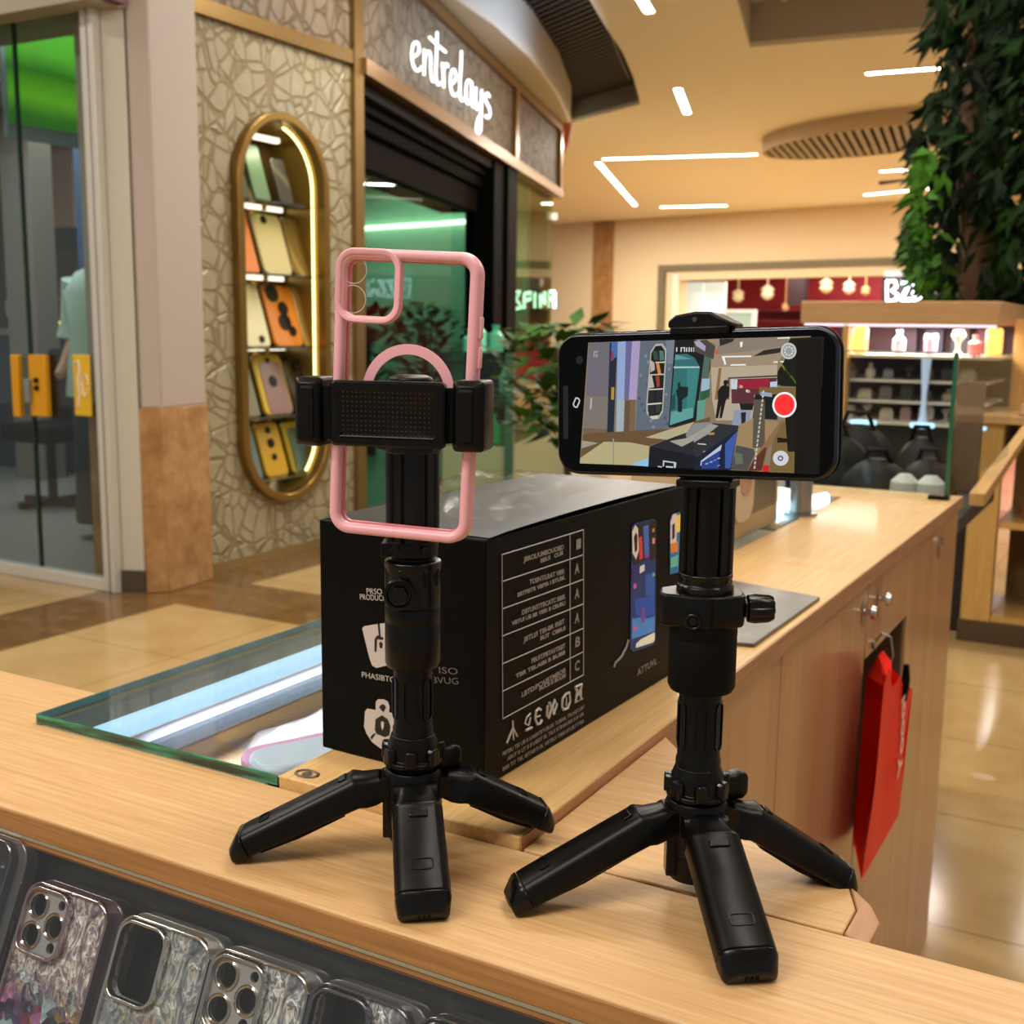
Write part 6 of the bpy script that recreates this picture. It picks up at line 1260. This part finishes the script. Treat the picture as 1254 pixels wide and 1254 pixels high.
b = B(); x_ = m_(n1, f1, .62); b.tube([x_+V((.003, 0, .035)), x_+V((.003, .004, .012)), x_+V((.004, .0, -.016))], [.004, .006, .003], 6); b.obj('handle_slot', BLKM, bg)
b = B(); K = frame(m_(m_(n0, n1, .5), m_(f0, f1, .5), .52)+V((.005, 0, -.01)), (0, -.10, 1), (0, -1, 0)); b.text('Yoooi', .042, K@Mx.Translation((-.02, -.055, 0)), 0, 0, .12, bold=.001)
b.obj('lettering', P('bag_white', 'f0dcd6', .5), bg, keep=True)
b = B(); h0 = V((XD+.001, 1.63, T-.115)); b.tube([h0, h0+V((.012, -.004, .018)), h0+V((.024, -.006, .014)), h0+V((.028, -.004, -.012)), h0+V((.022, 0, -.034))], .0016, 8); b.cyl(h0, h0+V((.003, 0, 0)), .008, n=12); tag(b.obj('wire_hook', STEEL), 'thin wire hook on the drawer edge carrying the red bag', 'hook')
# ================================================================== NEIGHBOURING KIOSK WITH LIT DISPLAY
YK = 4.83
kt = thing('lit_display_stand', 'wooden framed lit display stand under the leafy column', 'display stand', (-.97, YK+.3, .0))
b = B(); b.bb((-1.352, YK, T+.345), (-.585, YK+.9, T+.435)); b.obj('top_beam', W_BEAM, kt, bevel=.004)
b = B(); b.bb((-1.34, YK+.02, T+.335), (-.60, YK+.06, T+.344)); b.obj('light_bar', lamp('stand_bar', 'e8d8e4', 1.6), kt)
b = B(); b.bb((-1.18, YK+.02, 0), (-1.155, YK+.08, T+.344)); b.obj('post', W_PALE, kt, bevel=.002); b = B(); b.bb((-.56, YK+.30, T-.05), (-.47, YK+.42, T+.37)); b.obj('post', W_PALE, kt, bevel=.002)
b = B(); b.bb((-1.352, YK+.62, T-.2), (-.55, YK+.65, T+.344)); b.obj('back_panel', P('stand_back', '3a1426', .5), kt)
zsh_ = T+.222
b = B(); b.bb((-1.35, YK+.05, zsh_-.012), (-.58, YK+.60, zsh_)); b.obj('shelf', P('stand_shelf_pale', 'c9bca8', .35), kt)
for k, zz_ in enumerate((.12, .035, -.045)):
    b = B(); b.bb((-1.30, YK+(.10 if k < 2 else .0), T+zz_-.01), (-.62, YK+.60, T+zz_)); b.obj('shelf', P('stand_shelf_white', 'cfcac0', .35), kt)
b = B(); b.bb((-1.35, YK+.12, 0), (-.60, YK+.60, T-.056)); b.obj('lower_cabinet', P('stand_dark', '1a1817', .4), kt)
WARM = lamp('warm_lamp', 'ffa850', 2.4)
for x, lb in ((-1.135, 'glowing warm lamp at the left end of the lit display stand'), (-.615, 'glowing warm lamp at the right end of the lit display stand')):
    b = B(); b.lathe([(.028, zsh_+.001), (.032, zsh_+.02), (.032, zsh_+.10), (.026, zsh_+.112)], 24, M=Mx.Translation((x, YK+.14, 0))); tag(b.obj('lamp', WARM), lb, 'lamp', 'warm lamps of the display stand')
def jar(name, x, y, z, r, h, col, label, cat, grp, kind=0, em=0):
    b = B(); pr = [[(r*.8, 0), (r, h*.1), (r, h*.6), (r*.4, h*.75), (r*.4, h*.9), (r*.5, h)], [(r, 0), (r, h*.7), (r*1.1, h*.72), (r*.9, h)], [(r*.9, 0), (r*.3, h*.2), (r*.3, h*.5), (r*.9, h*.8), (r*.6, h)]][kind % 3]
    b.lathe(pr, 16, M=Mx.Translation((x, y, z))); return tag(b.obj(name, P('ware', col, .3, emit=col if em else None, es=em)), label, cat, grp)
cols = [('cbbfd4', 'lilac white'), ('b8a8c0', 'pale mauve'), ('d8cfc0', 'cream'), ('b87878', 'rose')]
for i, (x, cc) in enumerate(zip((-.985, -.86, -.755, -.69), cols)):
    jar('perfume_bottle', x, YK+.18, zsh_+.0005, .026+.004*(i == 2), .10-.015*(i % 2), cc[0], '%s bottle on the top shelf between the warm lamps, %s from the left' % (cc[1], ('first', 'second', 'third', 'fourth')[i]), 'bottle', 'bottles between the warm lamps', i)
for i in range(4):
    x = -1.06+.11*i; b = B(); b.bb((x, YK+.55, zsh_+.001), (x+.075, YK+.60, zsh_+.11)); tag(b.obj('perfume_box', P('dark_box_%d' % i, ('2a1030', '1c1440', '14101c', '5c1430')[i], .4)), '%s box at the back of the top shelf, %s from the left' % (('dark plum', 'dark violet', 'black', 'wine red')[i], ('first', 'second', 'third', 'fourth')[i]), 'box', 'boxes on the top shelf of the display stand')
rr = random.Random(12); pal = [('b8a890', 'beige'), ('6a5f58', 'brown-grey'), ('d8d0c4', 'off-white'), ('9a7a78', 'dusty pink'), ('3a3634', 'charcoal'), ('c4b498', 'sand'), ('8a8f98', 'grey')]
orde = ('first', 'second', 'third', 'fourth', 'fifth', 'sixth', 'seventh', 'eighth')
for k, (zz_, nm) in enumerate(((.12, 'upper'), (.035, 'middle'), (-.045, 'lower'))):
    for i in range(8):
        x = -1.255+.078*i+rr.uniform(-.008, .008); cc = pal[rr.randrange(7)]; y = YK+.16+rr.uniform(0, .05)
        if rr.random() < .5:
            b = B(Mx.Translation((x, y, T+zz_+.0005))@Mx.Rotation(rr.uniform(-.3, .3), 4, 'Z')); w_, h_ = rr.uniform(.04, .06), rr.uniform(.04, .068)
            b.loft([[(sx_*w_/2*s_, sy_*.02*s_, z) for sx_, sy_ in ((-1, -1), (1, -1), (1, 1), (-1, 1))] for z, s_ in ((0, 1), (h_*.7, 1), (h_, .7))]); b.cyl((0, -.021, h_*.45), (0, -.027, h_*.45), w_*.28, n=14)
            tag(b.obj('watch_stand', P('stand_ware', cc[0], .4), bevel=.002), '%s watch stand %s from the left on the %s shelf of the lit stand' % (cc[1], orde[i], nm), 'watch stand', 'goods on the %s shelf of the display stand' % nm)
        else:
            jar('trinket_jar', x, y, T+zz_+.0005, rr.uniform(.02, .03), rr.uniform(.045, .068), cc[0], '%s trinket jar %s from the left on the %s shelf of the lit stand' % (cc[1], orde[i], nm), 'jar', 'goods on the %s shelf of the display stand' % nm, rr.randrange(3))
# pale blue glowing bars on the lowest shelf edge, standing in for LED reflections
COOL = lamp('cool_bar', 'a8dcff', 2.2)
for x0, x1 in ((-1.235, -1.175), (-1.12, -1.02), (-.885, -.795), (-.665, -.60)):
    b = B(); b.tube([(x0, YK-.004, T-.052), ((x0+x1)/2, YK-.006, T-.053), (x1, YK-.004, T-.051)], [.009, .012, .009], 8); b.obj('shelf_glow', COOL, kt)
b = B(); b.lathe([(.022, 0), (.012, .03), (.010, .11), (.016, .19), (.020, .255)], 16, M=Mx.Translation((-.85, YK+.05, T-.0448))); tag(b.obj('reflection_column', P('reflection_pale_blue', 'b4c6e4', .15, emit='a8c4ec', es=.35)), 'tall slender pale blue column built as a reflection above the lowest shelf of the stand', 'reflection')  # glowing upright shaped to imitate a reflection in the glass
# dark second counter with clutter behind the partition
b = B(); b.bb((-1.15, 2.42, .0), (-.45, 2.95, T-.09)); b.bb((-1.15, 2.42, T-.09), (-.35, 3.05, T-.06)); tag(b.obj('back_counter', P('back_counter_dark', '191716', .5)), 'dark counter behind the glass partition covered with black bags', 'counter')
rr = random.Random(4)
def bag_heap(x, y, w, d, h, label, col='131212', seed=0, name='black_bag', cat='bag'):
    r2 = random.Random(seed); t = thing(name, label, cat, (x, y, T-.06), 0, 'dark clutter behind the partition')
    b = B(); rings = []
    for k in range(7):
        z = T-.0598+h*k/6; s = (1.0, 1.06, 1.05, .98, .85, .62, .25)[k]
        rings.append([(x+w/2*s*math.cos(2*PI*i/18)*(1+.10*math.sin(3*i+seed))*r2.uniform(.93, 1.04), y+d/2*s*math.sin(2*PI*i/18)*r2.uniform(.93, 1.04), z) for i in range(18)])
    b.loft(rings); b.obj('body', P('dark_bag', col, .5, spec=.12), t, ang=25)
    b = B(); b.tube([(x-w*.2, y, T-.06+h*.9), (x-w*.12, y-.01, T-.06+h*1.2), (x+w*.12, y-.01, T-.06+h*1.2), (x+w*.2, y, T-.06+h*.9)], .006, 6); b.obj('handle', BLKR, t)
bag_heap(-.68, 2.75, .20, .18, .14, 'round black bag behind the partition, half covered by the phone', '141616', 1)
bag_heap(-.545, 2.62, .15, .14, .10, 'low charcoal bag behind the partition right of the phone', '1c1a18', 2)
bag_heap(-.45, 2.70, .12, .16, .10, 'brownish black bag behind the green corner edge', '221d1a', 3)
bag_heap(-.66, 2.92, .2, .16, .15, 'wide black bag deeper behind the partition', '101011', 4)
bag_heap(-.50, 2.88, .12, .12, .13, 'dark grey bag deeper behind the partition by its corner', '242120', 5)
for i, (x, y, lb) in enumerate(((1102, 592, 'left'), (1135, 590, 'right'))):
    p = ony(x, y, 2.40); b = B(); 
    b.M = Mx.Translation((p.x, 2.45, T-.0598)); b.lathe([(.02, 0), (.03, .04), (.028, .075), (.012, .09)], 14); tag(b.obj('paper_cup', P('cup_white', 'b9bdbc', .5)), 'small pale crumpled cup at the foot of the partition, %s one' % lb, 'cup', 'pale cups behind the partition')
b = B(); p = onz(1098, 560, T+.03); 
for i in range(6):
    q = ony(1092+i*12, 535+((i*7) % 5)*8, 2.53); b = B(); b.lathe([(.003, -.004), (.010, 0), (.009, .007), (.003, .012)], 10, M=Mx.Translation((q.x, 2.50-.03, max(q.z, T-.05)))@Mx.Rotation(.6, 4, 'X'))
    b.bm.free()
# brown panel behind the side pane, column and low cabinets of the neighbouring kiosk
b = B(); p0, p1 = ony(1174, 460, 2.96), ony(1207, 455, 2.96); b.bb((p0.x, 2.96, T-.0595), (p1.x, 2.99, T+.20)); tag(b.obj('brown_panel', wood('brown_panel', '6f5743', '5f4936', '7d654f', 'Z', .5)), 'tall brown panel standing behind the side pane of the glass partition', 'panel')
nk = thing('neighbour_counter', 'wooden counter of the neighbouring kiosk with open shelves and a dark kick board', 'counter', (-.3, YK+.3, 0))
b = B(); b.bb((-.652, YK-.02, .0), (.9, YK+.55, .085)); b.obj('kick_board', P('kick_brown', '4d3a2a', .35), nk)
b = B(); b.bb((-.645, YK-.01, .085), (-.535, YK+.05, T-.03)); b.obj('stile', W_PALE, nk, bevel=.002)
b = B(); b.bb((-.535, YK+.0, .086), (.9, YK+.5, .11)); b.bb((-.535, YK+.01, .46), (.9, YK+.5, .485)); b.obj('shelf', W_PALE, nk)
b = B(); b.bb((-.535, YK+.47, .11), (.9, YK+.5, T-.03)); b.bb((-.64, YK+.05, .085), (-.615, YK+.5, T-.03)); b.obj('back_panel', W_PALE, nk)
b = B(); b.bb((-.40, YK+.10, .11), (-.385, YK+.47, .46)); b.obj('divider', W_PALE, nk)
b = B(); b.bb((-.66, YK-.03, T-.03), (.9, YK+.55, T+.0)); b.obj('counter_top', W_BEAM, nk, bevel=.002)
P1, P2 = V((-.318, 2.62, T-.02)), V((-.43, YK-.035, T-.02)); dd = P2-P1
b = B(frame(P1, dd, V((-dd.y, dd.x, 0)))); b.bb((0, 0, -.028), (dd.length, .032, 0)); tag(b.obj('counter_rail', W_PALE, bevel=.002), 'slim wooden rail running from the worktop corner back to the neighbouring kiosk', 'rail')
bag = thing('black_crate', 'black rounded storage bin on the low shelf of the neighbouring kiosk', 'bin', (-.33, YK+.2, .11))
b = B(); b.loft([[(x-.24, y+YK+.22, z) for x, y in rrect(.28*s, .22*s, .04, 5)] for z, s in ((.112, .9), (.13, .97), (.33, 1.0))]); b.obj('body', BLK, bag); b = B(); b.loft([[(x-.24, y+YK+.22, z) for x, y in rrect(.29*s, .23*s, .04, 5)] for z, s in ((.331, 1), (.345, 1), (.362, .86))]); b.obj('lid', BLKR, bag)
for i, (x, w_, h_, c_, lb) in enumerate(((-.47, .05, .07, 'c9a884', 'tan'), (-.42, .04, .09, '7a5a44', 'brown'), (-.37, .05, .06, 'd8cbb8', 'cream'), (-.32, .05, .10, 'b07a6a', 'pinkish'))):
    jar('counter_jar', x, YK+.05, T+.0005, w_/2, h_, c_, '%s jar on the neighbouring counter beside the wooden post' % lb, 'jar', 'jars on the neighbouring counter', i)
for i, (x, c_, lb) in enumerate(((-.46, '8a4a3a', 'reddish'), (-.30, 'b0a490', 'pale'))):
    b = B(); b.bb((x, YK+.12, .486), (x+.1, YK+.3, .56)); tag(b.obj('shelf_box', P('shelf_box%d' % i, c_, .5), bevel=.004), '%s box on the upper open shelf of the neighbouring kiosk' % lb, 'box')
# leafy column
tr = thing('leafy_tree', 'tall dark leafy tree column rising to the ceiling behind the lit display stand', 'tree', (-.86, 6.1, 0))
b = B(); rr = random.Random(3)
TK = P('trunk_bark', '6b4a30', .7); gg = G(TK); n_ = gg.noise(gg.ob((10, 10, 2)), 3, 5); gg.col(gg.ramp(n_.outputs[0], [(.3, '4a321f'), (.7, '84603f')])); gg.bump(n_.outputs[0], .5, .02)
def zt_(x, y): return ony(x, y, 6.1)
b.tube([(-.87, 6.1, 0), zt_(1186, 400), zt_(1192, 340), zt_(1196, 280), zt_(1188, 200), zt_(1200, 100), zt_(1206, -60), (-.80, 6.1, CZ-.02)], [.11, .085, .078, .075, .07, .07, .065, .06], 14)
b.tube([zt_(1188, 420)+V((.15, .1, -.6)), zt_(1225, 300)+V((0, .1, 0)), zt_(1215, 180), zt_(1240, 60), zt_(1235, -60)], [.06, .05, .045, .04, .04], 10); b.obj('trunk', TK, tr)
b = B()
LT = P('tree_leaf', '12260a', .65, spec=.12); gg = G(LT); n_ = gg.noise(gg.pos(), 4, 3); gg.col(gg.ramp(n_.outputs[0], [(.35, '060d04'), (.55, '12280a'), (.75, '24480f')]))
def edge_l(y): 
    ks = [(-60, 1158), (0, 1156), (60, 1146), (110, 1150), (160, 1128), (190, 1132), (250, 1120), (290, 1118), (330, 1124), (365, 1140), (420, 1160)]
    for (ya, xa), (yb, xb) in zip(ks, ks[1:]):
        if ya <= y <= yb: return xa+(xb-xa)*(y-ya)/(yb-ya)
    return 1150
def clump(x, y): return math.sin(x*.093+1.3)*math.sin(y*.061+.4)+.8*math.sin(x*.17-y*.083)+.5*math.sin(x*.05+y*.15+2)
for i in range(6200):
    y = rr.uniform(-80, 372); xe = edge_l(y); u = rr.random()**1.15; x = xe-6+u*(1340-xe); yy = rr.uniform(5.75, 6.5)
    k_ = clump(x, y)
    if k_ < -.55 and rr.random() < .93: continue
    if u < .16 and (k_ < .1 or rr.random() < .45): continue
    if 1172 < x < 1206 and 255 < y < 372 and rr.random() < .93: continue
    if 1204 <= x < 1224 and (262 < y < 345) and rr.random() < .9: continue
    if 1180 < x < 1205 and (35 < y < 75 or 95 < y < 160) and rr.random() < .88: continue
    p = ony(x, y, yy)
    d = V((rr.uniform(-.9, .35), rr.uniform(-.8, .3), rr.uniform(-1.3, -.1)))
    leaf(b, p, d, rr.uniform(.08, .17), rr.uniform(.028, .05), up=V((rr.uniform(-.8, .8), -.6, rr.uniform(-.2, .7))))
b.obj('foliage', LT, tr, keep=True)
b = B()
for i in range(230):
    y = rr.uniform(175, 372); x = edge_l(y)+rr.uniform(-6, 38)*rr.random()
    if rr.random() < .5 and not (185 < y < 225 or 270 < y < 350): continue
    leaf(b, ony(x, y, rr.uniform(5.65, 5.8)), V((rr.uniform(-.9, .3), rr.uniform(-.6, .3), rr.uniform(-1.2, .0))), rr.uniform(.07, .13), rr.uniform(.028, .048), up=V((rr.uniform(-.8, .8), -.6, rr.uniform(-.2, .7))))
b.obj('lit_foliage', leafmat('lit_leaf', '437a16', '1c3d0a'), tr, keep=True)  # brighter green leaves paint the light falling on the tree's left edge
b = B(); 
for i in range(26):
    y = rr.uniform(-40, 300); xe = edge_l(y)+rr.uniform(0, 60); p = ony(xe, y, rr.uniform(5.8, 6.3)); q = ony(xe+rr.uniform(-8, 6), y+rr.uniform(40, 90), rr.uniform(5.8, 6.3)); b.tube([p, m_(p, q, .5)+V((.02, 0, 0)), q], .004, 4)
b.obj('vine', P('vine_stem', '33401c', .6), tr)
# ================================================================== LIGHT AND CAMERA
w = bpy.data.worlds.new('mall_ambience'); scene.world = w; w.use_nodes = True
bgn = w.node_tree.nodes['Background']; bgn.inputs[0].default_value = (.94, .93, .90, 1); bgn.inputs[1].default_value = AMB = .36
def area(name, loc, sx_, sy_, watt, col, tgt=None):
    l = bpy.data.lights.new(name, 'AREA'); l.shape = 'RECTANGLE'; l.size = sx_; l.size_y = sy_; l.energy = watt; l.color = col
    o = bpy.data.objects.new(name, l); COL.objects.link(o); o.location = loc
    if tgt: o.rotation_euler = (V(tgt)-V(loc)).to_track_quat('-Z', 'Y').to_euler()
    return o
WC = (1, .945, .86)
for i, (x, y, p) in enumerate(((-3.2, .6, 40), (-1.6, -1.6, 85), (-.4, -.9, 28), (.6, .9, 26), (-1.0, 2.6, 40), (-5.2, 2.2, 30), (-2.6, 5.2, 60), (.4, 5.2, 40), (-3.0, 8.6, 70), (-.2, 9.5, 60), (-6.2, 13.5, 120), (-2.0, 14, 110), (-8.5, 18.5, 260), (-4.5, 18, 230), (-7.5, 20.5, 30), (-10.6, 20.8, 170))):
    area('ceiling_fill', (x, y, CZ-.06), 1.6, .16, p*1.0, WC)  # fill lights added under the ceiling, apart from the modelled strips
# fill lights added inside the shops to brighten their rooms
area('shop_fill', F0+FD*2.0-FN*1.8+V((0, 0, zs0+.08)), 2, 1.2, 30, (.95, 1, .95)); area('shop_fill', F0+FD*5.0-FN*1.6+V((0, 0, zs0+.08)), 1.2, 1.2, 30, (.95, 1, .95))
area('shop_fill', (-6.6, 5.0, 2.7), 1.6, 1.2, 40, (.95, .95, 1)); area('shop_fill', (-5.6, 4.1, 2.7), 1.2, .3, 16, (.95, .95, 1))
area('shop_fill', A0+du*(u0+4)+dn*1.6+V((0, 0, zt+.4)), 6, 1.2, 260, (1, .93, .85))
area('cove_lamp', F0+FD*2.2+FN*.75+V((0, 0, T+2.36)), 1.6, .12, 7, (.5, .68, 1), F0+FD*2.2+FN*.5+V((0, 0, CZ)))
area('niche_lamp', (PX-.05, oc+.05, zc0+.86), .3, .1, 1.2, (1, .93, .7), (PX-.12, oc, zc0-1))
area('stand_lamp', (-.97, YK+.2, T+.33), .6, .1, 14.0, (1, .9, .85))
area('case_fill', (-.686, 1.3, T-.013), .012, 1.3, 2.0, (.9, .9, 1))  # area light added beside the tube to brighten the case interior
cam = bpy.data.cameras.new('camera'); co = bpy.data.objects.new('camera', cam); COL.objects.link(co)
cm = Mx((CR, CU, -CF)).transposed().to_4x4(); cm.translation = CP; co.matrix_world = cm
cam.sensor_width = 36; cam.sensor_fit = 'HORIZONTAL'; cam.lens = FPX/1254*36; cam.clip_start = .02; cam.clip_end = 200
cam.dof.use_dof = True; cam.dof.focus_distance = .66; cam.dof.aperture_fstop = 17
scene.camera = co
vs_ = scene.view_settings; vs_.view_transform = 'Standard'; vs_.look = 'None'; vs_.gamma = 1; vs_.exposure = .12; vs_.use_curve_mapping = False
try:
    scene.cycles.use_denoising = True; scene.cycles.denoiser = 'OPENIMAGEDENOISE'; scene.cycles.max_bounces = 8; scene.cycles.transparent_max_bounces = 16
    scene.cycles.sample_clamp_indirect = 6; scene.cycles.caustics_reflective = False; scene.cycles.caustics_refractive = False
except Exception: pass
